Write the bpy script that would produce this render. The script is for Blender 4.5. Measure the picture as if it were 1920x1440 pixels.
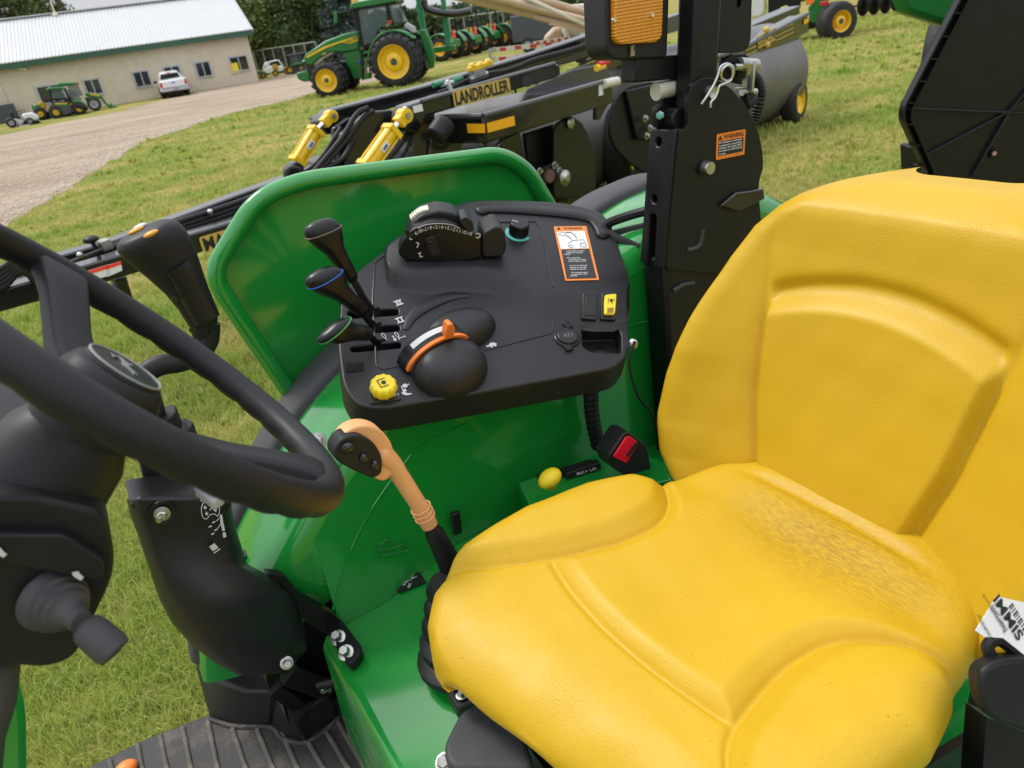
import bpy, bmesh, math, random
import numpy as np
from mathutils import Vector as V, Matrix
R = math.radians
random.seed(7); rng = np.random.default_rng(7)
scn = bpy.context.scene
for o in list(bpy.data.objects): bpy.data.objects.remove(o)
col = scn.collection
# ------------------------------------------------------------------ camera
FPX, PW, PH = 1370.0, 1920.0, 1440.0
ROLL, PITCH, AZ = R(8.4), R(26.6), R(27.8)
CAM = V((0, 0, 2.0))
_fh = V((math.sin(AZ), math.cos(AZ), 0)); _rh = V((math.cos(AZ), -math.sin(AZ), 0)); _up = V((0, 0, 1))
c_fw = _fh*math.cos(PITCH) - _up*math.sin(PITCH)
_u0 = _fh*math.sin(PITCH) + _up*math.cos(PITCH)
c_rt = _rh*math.cos(ROLL) - _u0*math.sin(ROLL)
c_up = _rh*math.sin(ROLL) + _u0*math.cos(ROLL)
cd = bpy.data.cameras.new('camera'); cam = bpy.data.objects.new('camera', cd); col.objects.link(cam)
cd.sensor_fit = 'HORIZONTAL'; cd.sensor_width = 36.0; cd.lens = FPX/PW*36.0
cd.clip_start = 0.02; cd.clip_end = 3000
cam.matrix_world = Matrix(((c_rt.x, c_up.x, -c_fw.x, CAM.x), (c_rt.y, c_up.y, -c_fw.y, CAM.y), (c_rt.z, c_up.z, -c_fw.z, CAM.z), (0, 0, 0, 1)))
cd.dof.use_dof = True; cd.dof.focus_distance = 1.25; cd.dof.aperture_fstop = 8.0
scn.camera = cam
# ------------------------------------------------------------------ sky, sun, exposure
SUN_EL, SUN_AZ = R(52), R(-28)      # azimuth from +Y towards +X
w = bpy.data.worlds.new('World'); scn.world = w; w.use_nodes = True
nt = w.node_tree; nt.nodes.clear()
out = nt.nodes.new('ShaderNodeOutputWorld'); bg = nt.nodes.new('ShaderNodeBackground')
sky = nt.nodes.new('ShaderNodeTexSky'); sky.sky_type = 'NISHITA'; sky.sun_disc = False
sky.sun_elevation = SUN_EL; sky.sun_rotation = SUN_AZ; sky.air_density = 1.0; sky.dust_density = 3.0; sky.ozone_density = 1.0
tc = nt.nodes.new('ShaderNodeTexCoord'); nz = nt.nodes.new('ShaderNodeTexNoise'); nz.inputs['Scale'].default_value = 2.6; nz.inputs['Detail'].default_value = 5
mp = nt.nodes.new('ShaderNodeMapping'); mp.inputs['Scale'].default_value = (1, 1, 2.6)
rmp = nt.nodes.new('ShaderNodeValToRGB')
rmp.color_ramp.elements[0].position = .34; rmp.color_ramp.elements[0].color = (6.3, 6.7, 7.3, 1)
rmp.color_ramp.elements[1].position = .66; rmp.color_ramp.elements[1].color = (9.6, 9.7, 9.9, 1)
mx = nt.nodes.new('ShaderNodeMix'); mx.data_type = 'RGBA'; mx.inputs[0].default_value = .86
nt.links.new(tc.outputs['Generated'], mp.inputs[0]); nt.links.new(mp.outputs[0], nz.inputs['Vector']); nt.links.new(nz.outputs['Fac'], rmp.inputs[0])
nt.links.new(sky.outputs[0], mx.inputs[6]); nt.links.new(rmp.outputs[0], mx.inputs[7]); # an overcast sky is brighter overhead than at the horizon (CIE overcast)
sz = nt.nodes.new('ShaderNodeSeparateXYZ'); nt.links.new(tc.outputs['Generated'], sz.inputs[0])
gz = nt.nodes.new('ShaderNodeMapRange'); gz.inputs[1].default_value = 0.; gz.inputs[2].default_value = 1.; gz.inputs[3].default_value = .58; gz.inputs[4].default_value = 1.74
nt.links.new(sz.outputs['Z'], gz.inputs[0]); vm = nt.nodes.new('ShaderNodeVectorMath'); vm.operation = 'SCALE'; nt.links.new(mx.outputs[2], vm.inputs[0]); nt.links.new(gz.outputs[0], vm.inputs['Scale']); nt.links.new(vm.outputs[0], bg.inputs['Color'])
bg.inputs['Strength'].default_value = 0.105
nt.links.new(bg.outputs[0], out.inputs[0])
sd = bpy.data.lights.new('sun', 'SUN'); sd.energy = 1.5; sd.angle = R(12); sd.color = (1, .96, .9)
so = bpy.data.objects.new('sun', sd); col.objects.link(so)
sdir = V((math.sin(SUN_AZ)*math.cos(SUN_EL), math.cos(SUN_AZ)*math.cos(SUN_EL), math.sin(SUN_EL)))
so.rotation_euler = sdir.to_track_quat('Z', 'Y').to_euler(); so.location = sdir*40
vs = scn.view_settings; vs.view_transform = 'Standard'; vs.look = 'None'; vs.gamma = 1; vs.exposure = 0.36; vs.use_curve_mapping = False
# ------------------------------------------------------------------ helpers
def ray(px, py): return c_fw + c_rt*((px-PW/2)/FPX) - c_up*((py-PH/2)/FPX)
def at(px, py, **k):                                   # the point of the place seen at a photo position, on one axis plane
    d = ray(px, py); (a, v), = k.items(); i = 'xyz'.index(a)
    return CAM + d*((v-CAM[i])/d[i])
def dep(px, py, t): return CAM + ray(px, py)*t
class Fr:                                              # a local frame: origin, u, v axes, n = u x v
    def __init__(s, O, U, Vv, N=None):
        s.O = V(O); s.U = V(U).normalized(); Vv = V(Vv)
        s.V = (Vv - s.U*Vv.dot(s.U)).normalized(); s.N = s.U.cross(s.V)
    def w(s, u, v, n=0.): return s.O + s.U*u + s.V*v + s.N*n
    def hit(s, px, py, n=0.):
        d = ray(px, py); o = s.O + s.N*n
        p = CAM + d*((o-CAM).dot(s.N)/d.dot(s.N)) - s.O
        return (p.dot(s.U), p.dot(s.V))
    def P(s, px, py, n=0.): return s.w(*s.hit(px, py, n), n)
    def off(s, u, v, n=0., rot=0.):
        c, q = math.cos(rot), math.sin(rot)
        return Fr(s.w(u, v, n), s.U*c+s.V*q, s.V*c-s.U*q)
WF = Fr((0, 0, 0), (1, 0, 0), (0, 1, 0))
def rpoly(pts, r, seg=5):                               # polygon with rounded corners
    o = []; n = len(pts)
    rr = r if isinstance(r, (list, tuple)) else [r]*n
    for i in range(n):
        p = V(pts[i]).to_2d(); a = V(pts[i-1]).to_2d()-p; b = V(pts[(i+1) % n]).to_2d()-p
        la, lb = a.length, b.length
        if la < 1e-9 or lb < 1e-9 or rr[i] <= 0: o.append(tuple(p)); continue
        a /= la; b /= lb; d = min(rr[i], la*.49, lb*.49)
        p0, p1 = p+a*d, p+b*d
        for k in range(seg+1):
            t = k/seg; q = p0*(1-t)**2 + p*2*t*(1-t) + p1*t*t; o.append(tuple(q))
    return o
def spl(pts, n=6, closed=False):                        # Catmull-Rom
    P = [V(p) for p in pts]; m = len(P); o = []
    rg = range(m) if closed else range(m-1)
    for i in rg:
        a, b, c, d = (P[(i-1) % m] if closed or i > 0 else P[0]*2-P[1]), P[i], P[(i+1) % m], (P[(i+2) % m] if closed or i+2 < m else P[-1]*2-P[-2])
        for k in range(n):
            t = k/n; o.append(.5*((2*b)+(c-a)*t+(2*a-5*b+4*c-d)*t*t+(3*b-a-3*c+d)*t**3))
    if not closed: o.append(P[-1])
    return o
def sst(a, b, x):
    t = min(1, max(0, (x-a)/(b-a))); return t*t*(3-2*t)
def lerp_tab(tab, x):
    if x <= tab[0][0]: return tab[0][1]
    for (a, b), (c, d) in zip(tab, tab[1:]):
        if x <= c: return b+(d-b)*(x-a)/(c-a)
    return tab[-1][1]
class MB:
    def __init__(s): s.v = []; s.f = []; s.m = []; s.sm = []; s.cur = 0
    def add(s, vs_, fs, smooth=True):
        b = len(s.v); s.v += [tuple(p) for p in vs_]
        for f in fs: s.f.append([i+b for i in f]); s.m.append(s.cur)
        return s
    def mat(s, i): s.cur = i; return s
    def prism(s, fr, pts, h0, h1, top=None, caps=(1, 1)):
        n = len(pts); top = top or pts
        A = [fr.w(p[0], p[1], h0) for p in pts]; B = [fr.w(p[0], p[1], h1) for p in top]
        area = sum(pts[i-1][0]*pts[i][1]-pts[i][0]*pts[i-1][1] for i in range(n))
        fl = (area > 0) == (h1 > h0)
        F = []
        for i in range(n):
            j = (i+1) % n; F.append([i, j, n+j, n+i] if fl else [n+i, n+j, j, i])
        lo = list(range(n)); hi = list(range(n, 2*n))
        if caps[0]: F.append(lo[::-1] if fl else lo)
        if caps[1]: F.append(hi if fl else hi[::-1])
        return s.add(A+B, F)
    def box(s, fr, u0, u1, v0, v1, n0, n1): return s.prism(fr, [(u0, v0), (u1, v0), (u1, v1), (u0, v1)], n0, n1)
    def loft(s, secs, caps=(1, 1), closed=True):
        n = len(secs[0]); A = [p for q in secs for p in q]; F = []
        for k in range(len(secs)-1):
            for i in range(n if closed else n-1):
                j = (i+1) % n; F.append([k*n+i, k*n+j, (k+1)*n+j, (k+1)*n+i])
        if caps[0] and closed: F.append(list(range(n))[::-1])
        if caps[1] and closed: F.append([(len(secs)-1)*n+i for i in range(n)])
        return s.add(A, F)
    def tube(s, path, r, seg=10, caps=True, closed=False, sq=None, up=None):
        P = [V(p) for p in path]; n = len(P); secs = []
        rr = r if isinstance(r, (list, tuple)) else [r]*n
        pn = None
        for i, p in enumerate(P):
            if closed: t = (P[(i+1) % n]-P[i-1]).normalized()
            else: t = ((P[i+1] if i+1 < n else P[i])-(P[i-1] if i > 0 else P[i])).normalized()
            if pn is None:
                a = V(up) if up else (V((0, 0, 1)) if abs(t.z) < .9 else V((1, 0, 0)))
                pn = (a-t*a.dot(t)).normalized()
            else:
                pn = (V(up)-t*V(up).dot(t)).normalized() if up else (pn-t*pn.dot(t)).normalized()
            b = t.cross(pn)
            ex, ey = sq if sq else (1, 1)
            secs.append([p+(pn*math.cos(q)*ex+b*math.sin(q)*ey)*rr[i] for q in [2*math.pi*k/seg for k in range(seg)]])
        if closed: secs.append(secs[0]); return s.loft(secs, (0, 0))
        return s.loft(secs, (caps, caps))
    def bar(s, p0, p1, wd, ht, up=(0, 0, 1)):          # rectangular bar between two points
        p0, p1 = V(p0), V(p1); t = (p1-p0); L = t.length; t.normalize(); a = V(up); a = (a-t*a.dot(t)).normalized(); b = t.cross(a)
        fr = Fr(p0, b, a); 
        q = [p0+b*x*wd/2+a*y*ht/2 for x, y in ((-1, -1), (1, -1), (1, 1), (-1, 1))]
        return s.loft([q, [p+t*L for p in q]])
    def cyl(s, p0, p1, r0, r1=None, seg=16, caps=True): return s.tube([p0, p1], [r0, r0 if r1 is None else r1], seg, caps)
    def lathe(s, O, axis, prof, seg=24, ref=None, arc=None, caps=(1, 1)):
        O, N = V(O), V(axis).normalized(); a = V(ref) if ref else (V((0, 0, 1)) if abs(N.z) < .9 else V((1, 0, 0)))
        a = (a-N*a.dot(N)).normalized(); b = N.cross(a); secs = []
        a0, a1 = arc if arc else (0, 2*math.pi); m = seg if not arc else seg+1
        for r_, h in prof:
            secs.append([O+N*h+(a*math.cos(t)+b*math.sin(t))*r_ for t in [a0+(a1-a0)*k/seg for k in range(m)]])
        return s.loft(secs, caps if not arc else (0, 0), closed=not arc)
    def ell(s, c, rx, ry, rz, fr=WF, nu=20, nv=12, zmin=-1.):
        secs = []
        th0 = math.asin(max(-1, zmin))
        for k in range(nv+1):
            t = th0+(math.pi/2-th0)*k/nv; cz, sz = max(math.cos(t), 1e-3), math.sin(t)
            secs.append([V(c)+fr.U*rx*cz*math.cos(q)+fr.V*ry*cz*math.sin(q)+fr.N*rz*sz for q in [2*math.pi*i/nu for i in range(nu)]])
        return s.loft(secs)
    def grid(s, fn, nu, nv, wrap=False):
        A = [fn(i/(nu if wrap else nu-1), j/(nv-1)) for j in range(nv) for i in range(nu)]; F = []
        for j in range(nv-1):
            for i in range(nu if wrap else nu-1):
                k = (i+1) % nu; F.append([j*nu+i, j*nu+k, (j+1)*nu+k, (j+1)*nu+i])
        return s.add(A, F)
    def bolt(s, p, n, r=.009, h=.008, washer=True):
        p, n = V(p), V(n).normalized()
        if washer: s.lathe(p, n, [(r*1.5, 0), (r*1.5, h*.25), (r*1.3, h*.3)], 14)
        s.lathe(p+n*h*.3, n, [(r, 0), (r, h*.8), (r*.8, h)], 6)
        return s
WM = {}                                                  # world matrices of things and parts
def wm(o): return WM.get(o.name, Matrix())
def obj(name, mb, mats, parent=None, bev=0., seg=2, smooth=35, kind=None, recenter=True, fixn=True, ws=None):
    while parent and parent.parent and parent.parent.parent: parent = parent.parent      # thing > part > sub-part, no deeper
    me = bpy.data.meshes.new(name); vs_ = np.array([tuple(p) for p in mb.v], float)
    pm = wm(parent) if parent else Matrix()
    inv = np.array(pm.inverted()); vs_ = vs_@inv[:3, :3].T+inv[:3, 3]
    c = (vs_.min(0)+vs_.max(0))/2 if recenter else np.zeros(3)
    if recenter and not parent: c[2] = vs_[:, 2].min()
    me.from_pydata((vs_-c).tolist(), [], mb.f)
    if not isinstance(mats, (list, tuple)): mats = [mats]
    for m in mats: me.materials.append(M[m] if isinstance(m, str) else m)
    if len(mats) > 1: me.polygons.foreach_set('material_index', mb.m)
    if fixn and len(mb.f) < 60000:
        bm = bmesh.new(); bm.from_mesh(me); bmesh.ops.remove_doubles(bm, verts=bm.verts, dist=1e-6); bmesh.ops.recalc_face_normals(bm, faces=bm.faces); bm.to_mesh(me); bm.free()
    if smooth:
        me.polygons.foreach_set('use_smooth', [True]*len(me.polygons))
        if smooth < 180: me.set_sharp_from_angle(angle=R(smooth))
    o = bpy.data.objects.new(name, me); col.objects.link(o)
    o.location = c
    if parent: o.parent = parent
    WM[o.name] = pm@Matrix.Translation(V(c))
    if bev:
        b = o.modifiers.new('bevel', 'BEVEL'); b.width = bev; b.segments = seg; b.limit_method = 'ANGLE'; b.angle_limit = R(40)
        b.harden_normals = False
    if kind: o['kind'] = kind
    return o
def tag(o, label=None, cat=None, group=None, kind=None):
    if label: o['label'] = label
    if cat: o['category'] = cat
    if group: o['group'] = group
    if kind: o['kind'] = kind
    return o
def thing(name, label, cat, loc=(0, 0, 0), rz=0., group=None):
    o = bpy.data.objects.new(name, None); col.objects.link(o); o.empty_display_size = .2
    o.location = loc; o.rotation_euler = (0, 0, rz)
    WM[o.name] = Matrix.Translation(V(loc))@Matrix.Rotation(rz, 4, 'Z')
    return tag(o, label, cat, group)
def copy_tree(o, parent=None):
    c = o.copy(); col.objects.link(c); c.parent = parent
    WM[c.name] = wm(o).copy()
    for ch in list(o.children): copy_tree(ch, c)
    return c
def place(o, loc, rz=0., sc=1.):
    o.location = loc; o.rotation_euler = (0, 0, rz); o.scale = (sc, sc, sc)
    return o
def cut(o, cutters):                                     # carve recesses into a part for good
    for mb in cutters:
        k = obj('cutter', mb, [o.data.materials[0]]); k.hide_render = True
        if o.parent:
            o2w = wm(o)
        bpy.context.view_layer.update()
        m = o.modifiers.new('cut', 'BOOLEAN'); m.operation = 'DIFFERENCE'; m.object = k; m.solver = 'EXACT'
        dg = bpy.context.evaluated_depsgraph_get(); dg.update()
        bev = [x for x in o.modifiers if x.type == 'BEVEL']
        for x in bev: x.show_viewport = False
        dg.update(); bpy.context.view_layer.update()
        me = bpy.data.meshes.new_from_object(o.evaluated_get(bpy.context.evaluated_depsgraph_get()))
        for x in bev: x.show_viewport = True
        o.modifiers.remove(m); o.data = me; bpy.data.objects.remove(k)
    me.polygons.foreach_set('use_smooth', [True]*len(me.polygons)); me.set_sharp_from_angle(angle=R(35))
_tc = {}
def text_mesh(s_, bold=0.):
    if (s_, bold) not in _tc:
        cu = bpy.data.curves.new('t', 'FONT'); cu.body = s_; cu.align_x = 'CENTER'; cu.align_y = 'CENTER'; cu.resolution_u = 3; cu.offset = bold
        to = bpy.data.objects.new('t', cu); col.objects.link(to); bpy.context.view_layer.update()
        me = bpy.data.meshes.new_from_object(to.evaluated_get(bpy.context.evaluated_depsgraph_get()))
        vs_ = [tuple(v.co) for v in me.vertices]; fs = [list(p.vertices) for p in me.polygons]
        bpy.data.objects.remove(to); bpy.data.meshes.remove(me); bpy.data.curves.remove(cu)
        _tc[(s_, bold)] = (vs_, fs)
    return _tc[(s_, bold)]
def put_text(mb, s_, fr, h, n=.0008, sx=1., bold=0., width=None, sy=1.):   # flat lettering laid on a frame, centred; h = letter height
    vs_, fs = text_mesh(s_, bold)
    if not vs_: return mb
    xs = [p[0] for p in vs_]; ys = [p[1] for p in vs_]
    k = h/.7; cx = (min(xs)+max(xs))/2; cy = (min(ys)+max(ys))/2
    kx = k*sx if width is None else width/(max(xs)-min(xs))
    return mb.add([fr.w((p[0]-cx)*kx, (p[1]-cy)*k*sy, n) for p in vs_], fs)
# ------------------------------------------------------------------ materials
M = {}
def mat(name, c, rough=.5, metal=0., coat=0., nscale=0., namt=0., bump=0., bscale=200., spec=.5, c2=None, emit=None, trans=0., detail=4, vec='Object', dirt=None):
    m = bpy.data.materials.new(name); m.use_nodes = True; t = m.node_tree; b = t.nodes['Principled BSDF']
    b.inputs['Base Color'].default_value = (*c, 1); b.inputs['Roughness'].default_value = rough; b.inputs['Metallic'].default_value = metal
    b.inputs['Coat Weight'].default_value = coat; b.inputs['Coat Roughness'].default_value = .08; b.inputs['Specular IOR Level'].default_value = spec
    if trans: b.inputs['Transmission Weight'].default_value = trans
    tcn = t.nodes.new('ShaderNodeTexCoord')
    src = tcn.outputs[vec] if vec != 'World' else t.nodes.new('ShaderNodeNewGeometry').outputs['Position']
    last = None
    if nscale:
        n = t.nodes.new('ShaderNodeTexNoise'); n.inputs['Scale'].default_value = nscale; n.inputs['Detail'].default_value = detail; n.inputs['Roughness'].default_value = .6
        t.links.new(src, n.inputs['Vector'])
        r = t.nodes.new('ShaderNodeValToRGB'); r.color_ramp.elements[0].position = .3; r.color_ramp.elements[1].position = .7
        c2_ = c2 or tuple(min(1, x*(1-namt)) for x in c); r.color_ramp.elements[0].color = (*c2_, 1); r.color_ramp.elements[1].color = (*c, 1)
        t.links.new(n.outputs['Fac'], r.inputs[0]); last = r.outputs[0]
        rr = t.nodes.new('ShaderNodeMapRange'); rr.inputs[3].default_value = max(.02, rough-.08); rr.inputs[4].default_value = min(1, rough+.08)
        t.links.new(n.outputs['Fac'], rr.inputs[0]); t.links.new(rr.outputs[0], b.inputs['Roughness'])
    if dirt:                                             # dust specks and smears of their own colour
        dcol, dscale, thr, amt = dirt
        n3 = t.nodes.new('ShaderNodeTexNoise'); n3.inputs['Scale'].default_value = dscale; n3.inputs['Detail'].default_value = 8; n3.inputs['Roughness'].default_value = .75
        t.links.new(src, n3.inputs['Vector'])
        mr = t.nodes.new('ShaderNodeMapRange'); mr.inputs[1].default_value = thr; mr.inputs[2].default_value = thr+.18; mr.inputs[4].default_value = amt
        t.links.new(n3.outputs['Fac'], mr.inputs[0])
        mxn = t.nodes.new('ShaderNodeMix'); mxn.data_type = 'RGBA'; mxn.inputs[7].default_value = (*dcol, 1)
        if last: t.links.new(last, mxn.inputs[6])
        else: mxn.inputs[6].default_value = (*c, 1)
        t.links.new(mr.outputs[0], mxn.inputs[0]); last = mxn.outputs[2]
    if last: t.links.new(last, b.inputs['Base Color'])
    if bump:
        n2 = t.nodes.new('ShaderNodeTexNoise'); n2.inputs['Scale'].default_value = bscale; n2.inputs['Detail'].default_value = 3
        t.links.new(src, n2.inputs['Vector'])
        bp = t.nodes.new('ShaderNodeBump'); bp.inputs['Strength'].default_value = bump; bp.inputs['Distance'].default_value = .002
        t.links.new(n2.outputs['Fac'], bp.inputs['Height']); t.links.new(bp.outputs[0], b.inputs['Normal'])
    if emit: b.inputs['Emission Color'].default_value = (*emit, 1); b.inputs['Emission Strength'].default_value = 1
    M[name] = m; return m
DUST = (.30, .26, .2)
mat('green_paint', (.012, .265, .036), .16, coat=.8, nscale=3, namt=.06, dirt=(DUST, 60, .70, .06))
mat('green_far', (.012, .18, .03), .35, coat=.3, nscale=2, namt=.2)
mat('green_pale', (.02, .22, .085), .45)
def leather(name, stain=False):
    m = mat(name, (.585, .362, .012), .43, nscale=4, namt=.06, spec=.35); t = m.node_tree; b = t.nodes['Principled BSDF']; L = t.links.new
    g = t.nodes.new('ShaderNodeNewGeometry').outputs['Position']
    n1 = t.nodes.new('ShaderNodeTexNoise'); n1.inputs['Scale'].default_value = 330; n1.inputs['Detail'].default_value = 3
    mpn = t.nodes.new('ShaderNodeMapping'); mpn.inputs['Scale'].default_value = (1, .35, 1); L(g, mpn.inputs[0])
    vo = t.nodes.new('ShaderNodeTexVoronoi'); vo.feature = 'DISTANCE_TO_EDGE'; vo.inputs['Scale'].default_value = 230; vo.inputs['Randomness'].default_value = 1
    nd = t.nodes.new('ShaderNodeTexNoise'); nd.inputs['Scale'].default_value = 30; nd.inputs['Detail'].default_value = 4; L(g, nd.inputs['Vector'])
    mixv = t.nodes.new('ShaderNodeMix'); mixv.data_type = 'VECTOR'; mixv.inputs[0].default_value = .04; L(mpn.outputs[0], mixv.inputs[4]); L(nd.outputs['Color'], mixv.inputs[5]); L(mixv.outputs[1], vo.inputs['Vector']); L(g, n1.inputs['Vector'])
    cl = t.nodes.new('ShaderNodeMapRange'); cl.inputs[2].default_value = .12; L(vo.outputs['Distance'], cl.inputs[0])
    pm_ = t.nodes.new('ShaderNodeTexNoise'); pm_.inputs['Scale'].default_value = 9; L(g, pm_.inputs['Vector']); mk = t.nodes.new('ShaderNodeMapRange'); mk.inputs[1].default_value = .45; mk.inputs[2].default_value = .65; L(pm_.outputs['Fac'], mk.inputs[0])
    ml = t.nodes.new('ShaderNodeMath'); ml.operation = 'MULTIPLY'; L(cl.outputs[0], ml.inputs[0]); L(mk.outputs[0], ml.inputs[1])
    ad = t.nodes.new('ShaderNodeMath'); ad.operation = 'MULTIPLY_ADD'; ad.inputs[1].default_value = .5; L(ml.outputs[0], ad.inputs[0]); L(n1.outputs['Fac'], ad.inputs[2])
    bp = t.nodes.new('ShaderNodeBump'); bp.inputs['Strength'].default_value = .32; bp.inputs['Distance'].default_value = .0012; L(ad.outputs[0], bp.inputs['Height']); L(bp.outputs[0], b.inputs['Normal'])
    if stain:                                            # scuffed grime where people sit, a mark of its own shape
        sp_ = t.nodes.new('ShaderNodeVectorMath'); sp_.operation = 'SUBTRACT'; sp_.inputs[1].default_value = (.785, .545, 1.22); L(g, sp_.inputs[0])
        rt_ = t.nodes.new('ShaderNodeMapping'); rt_.inputs['Rotation'].default_value = (0, 0, .12); rt_.inputs['Scale'].default_value = (8.0, 3.6, 0); L(sp_.outputs[0], rt_.inputs[0])
        ln = t.nodes.new('ShaderNodeVectorMath'); ln.operation = 'LENGTH'; L(rt_.outputs[0], ln.inputs[0])
        ms = t.nodes.new('ShaderNodeMapRange'); ms.inputs[1].default_value = 1.05; ms.inputs[2].default_value = .0; ms.interpolation_type = 'SMOOTHSTEP'; L(ln.outputs['Value'], ms.inputs[0])
        m2 = t.nodes.new('ShaderNodeMapping'); m2.inputs['Scale'].default_value = (100, 26, 1); m2.inputs['Rotation'].default_value = (0, 0, .35); L(g, m2.inputs[0])
        n2 = t.nodes.new('ShaderNodeTexNoise'); n2.inputs['Scale'].default_value = 2.6; n2.inputs['Detail'].default_value = 8; n2.inputs['Roughness'].default_value = .75; L(m2.outputs[0], n2.inputs['Vector'])
        r2 = t.nodes.new('ShaderNodeMapRange'); r2.inputs[1].default_value = .34; r2.inputs[2].default_value = .76; L(n2.outputs['Fac'], r2.inputs[0])
        mm = t.nodes.new('ShaderNodeMath'); mm.operation = 'MULTIPLY'; L(ms.outputs[0], mm.inputs[0]); L(r2.outputs[0], mm.inputs[1])
        n3 = t.nodes.new('ShaderNodeTexNoise'); n3.inputs['Scale'].default_value = 260; n3.inputs['Detail'].default_value = 2; L(g, n3.inputs['Vector']); r3 = t.nodes.new('ShaderNodeMapRange'); r3.inputs[1].default_value = .70; r3.inputs[2].default_value = .74; r3.inputs[4].default_value = .5; L(n3.outputs['Fac'], r3.inputs[0])
        mxx = t.nodes.new('ShaderNodeMath'); mxx.operation = 'MAXIMUM'; L(mm.outputs[0], mxx.inputs[0]); L(r3.outputs[0], mxx.inputs[1])
        mc = t.nodes.new('ShaderNodeMix'); mc.data_type = 'RGBA'; mc.inputs[7].default_value = (.16, .078, .006, 1); src = b.inputs['Base Color'].links[0].from_socket; L(src, mc.inputs[6]); sc = t.nodes.new('ShaderNodeMath'); sc.operation = 'MULTIPLY'; sc.inputs[1].default_value = .95; L(mxx.outputs[0], sc.inputs[0]); L(sc.outputs[0], mc.inputs[0]); L(mc.outputs[2], b.inputs['Base Color'])
    return m
leather('yellow_seat'); leather('yellow_seat_cushion', True)
mat('yellow_paint', (.88, .56, .012), .3, coat=.3, nscale=6, namt=.1)
mat('yellow_plastic', (.85, .66, .02), .4)
mat('black_plastic', (.0125, .013, .0145), .43, spec=.4, bump=.12, bscale=900, nscale=8, namt=.15, dirt=((.16, .15, .14), 40, .70, .12))
mat('black_smooth', (.007, .007, .008), .34, spec=.38, nscale=10, namt=.2)
mat('black_soft', (.0105, .011, .013), .5, spec=.34, bump=.06, bscale=500, nscale=12, namt=.2, dirt=((.1, .1, .1), 30, .68, .1))
mat('black_metal', (.0068, .0073, .0088), .38, spec=.32, nscale=6, namt=.2, bump=.03, bscale=300, dirt=(DUST, 25, .70, .10))
mat('black_gloss', (.008, .0085, .010), .18, coat=.4, nscale=5, namt=.2, dirt=(DUST, 14, .66, .10))
mat('grey_rubber', (.05, .051, .055), .6, bump=.2, bscale=400, nscale=20, namt=.25)
mat('mat_rubber', (.03, .029, .028), .62, bump=.5, bscale=350, nscale=10, namt=.3, dirt=((.22, .175, .13), 12, .50, .40))
mat('mat_rib', (.10, .09, .078), .75, bump=.25, bscale=300, nscale=14, namt=.3, dirt=((.30, .23, .16), 11, .48, .7))
mat('rubber', (.016, .016, .017), .7, nscale=9, namt=.3, dirt=((.14, .12, .1), 5, .52, .35))
mat('steel', (.62, .63, .62), .28, metal=1., nscale=30, namt=.2)
mat('zinc', (.55, .56, .53), .33, metal=1., nscale=40, namt=.3)
mat('chrome', (.8, .8, .8), .12, metal=1.)
mat('orange', (.84, .22, .035), .42)
mat('label_orange', (.80, .22, .02), .4)
mat('label_white', (.78, .78, .76), .45)
mat('label_black', (.012, .012, .012), .45)
mat('print_white', (.62, .63, .63), .5)
mat('print_dim', (.17, .17, .17), .5)
mat('print_black', (.01, .01, .01), .5)
mat('print_grey', (.24, .24, .24), .5)
mat('print_gold', (.58, .40, .085), .45)
mat('tan_grip', (.78, .40, .17), .45, bump=.1, bscale=500, nscale=20, namt=.1)
mat('red_plastic', (.72, .006, .03), .38)
mat('blue_ring', (.01, .10, .55), .4)
mat('green_ring', (.06, .30, .08), .4)
mat('brown_ring', (.16, .10, .08), .4)
mat('teal', (.10, .42, .36), .4)
mat('ivory', (.62, .60, .50), .5)
mat('paper', (.78, .77, .74), .8, nscale=30, namt=.08)
mat('white_paint', (.74, .75, .76), .3, coat=.3, nscale=4, namt=.08)
mat('silver_plastic', (.42, .43, .46), .4)
mat('red_lamp', (.55, .02, .02), .25)
mat('smv', (.95, .06, .03), .5)
mat('tan_paint', (.52, .38, .25), .5, nscale=3, namt=.2)
mat('cream_paint', (.62, .58, .47), .5, nscale=3, namt=.15)
mat('slate', (.055, .065, .08), .6)
mat('rim_tan', (.50, .44, .36), .45)
mat('drum_steel', (.15, .142, .133), .36, metal=.0, nscale=2.0, namt=.35, bump=.05, bscale=60, dirt=(DUST, 6, .6, .25))
mat('glass_dark', (.012, .016, .018), .06, spec=.8)
def glassmat(name, c, a):
    m = bpy.data.materials.new(name); m.use_nodes = True; t = m.node_tree; b = t.nodes['Principled BSDF']
    b.inputs['Base Color'].default_value = (*c, 1); b.inputs['Roughness'].default_value = .05; b.inputs['Alpha'].default_value = a
    b.inputs['Specular IOR Level'].default_value = .8
    M[name] = m
glassmat('cab_glass', (.10, .15, .16), .55)
_m = mat('amber_lens', (.85, .36, .02), .12, coat=.5, spec=.6)
_t = _m.node_tree; _b = _t.nodes['Principled BSDF']; _tc = _t.nodes.new('ShaderNodeTexCoord'); _w1 = _t.nodes.new('ShaderNodeTexWave'); _w1.inputs['Scale'].default_value = 55; _w1.bands_direction = 'X'; _w2 = _t.nodes.new('ShaderNodeTexWave'); _w2.inputs['Scale'].default_value = 55; _w2.bands_direction = 'Z'; _ad = _t.nodes.new('ShaderNodeMath'); _ad.operation = 'MULTIPLY'; _bp = _t.nodes.new('ShaderNodeBump'); _bp.inputs['Strength'].default_value = .9; _bp.inputs['Distance'].default_value = .004
for _w in (_w1, _w2): _w.inputs['Distortion'].default_value = .4; _t.links.new(_tc.outputs['Object'], _w.inputs['Vector'])
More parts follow.
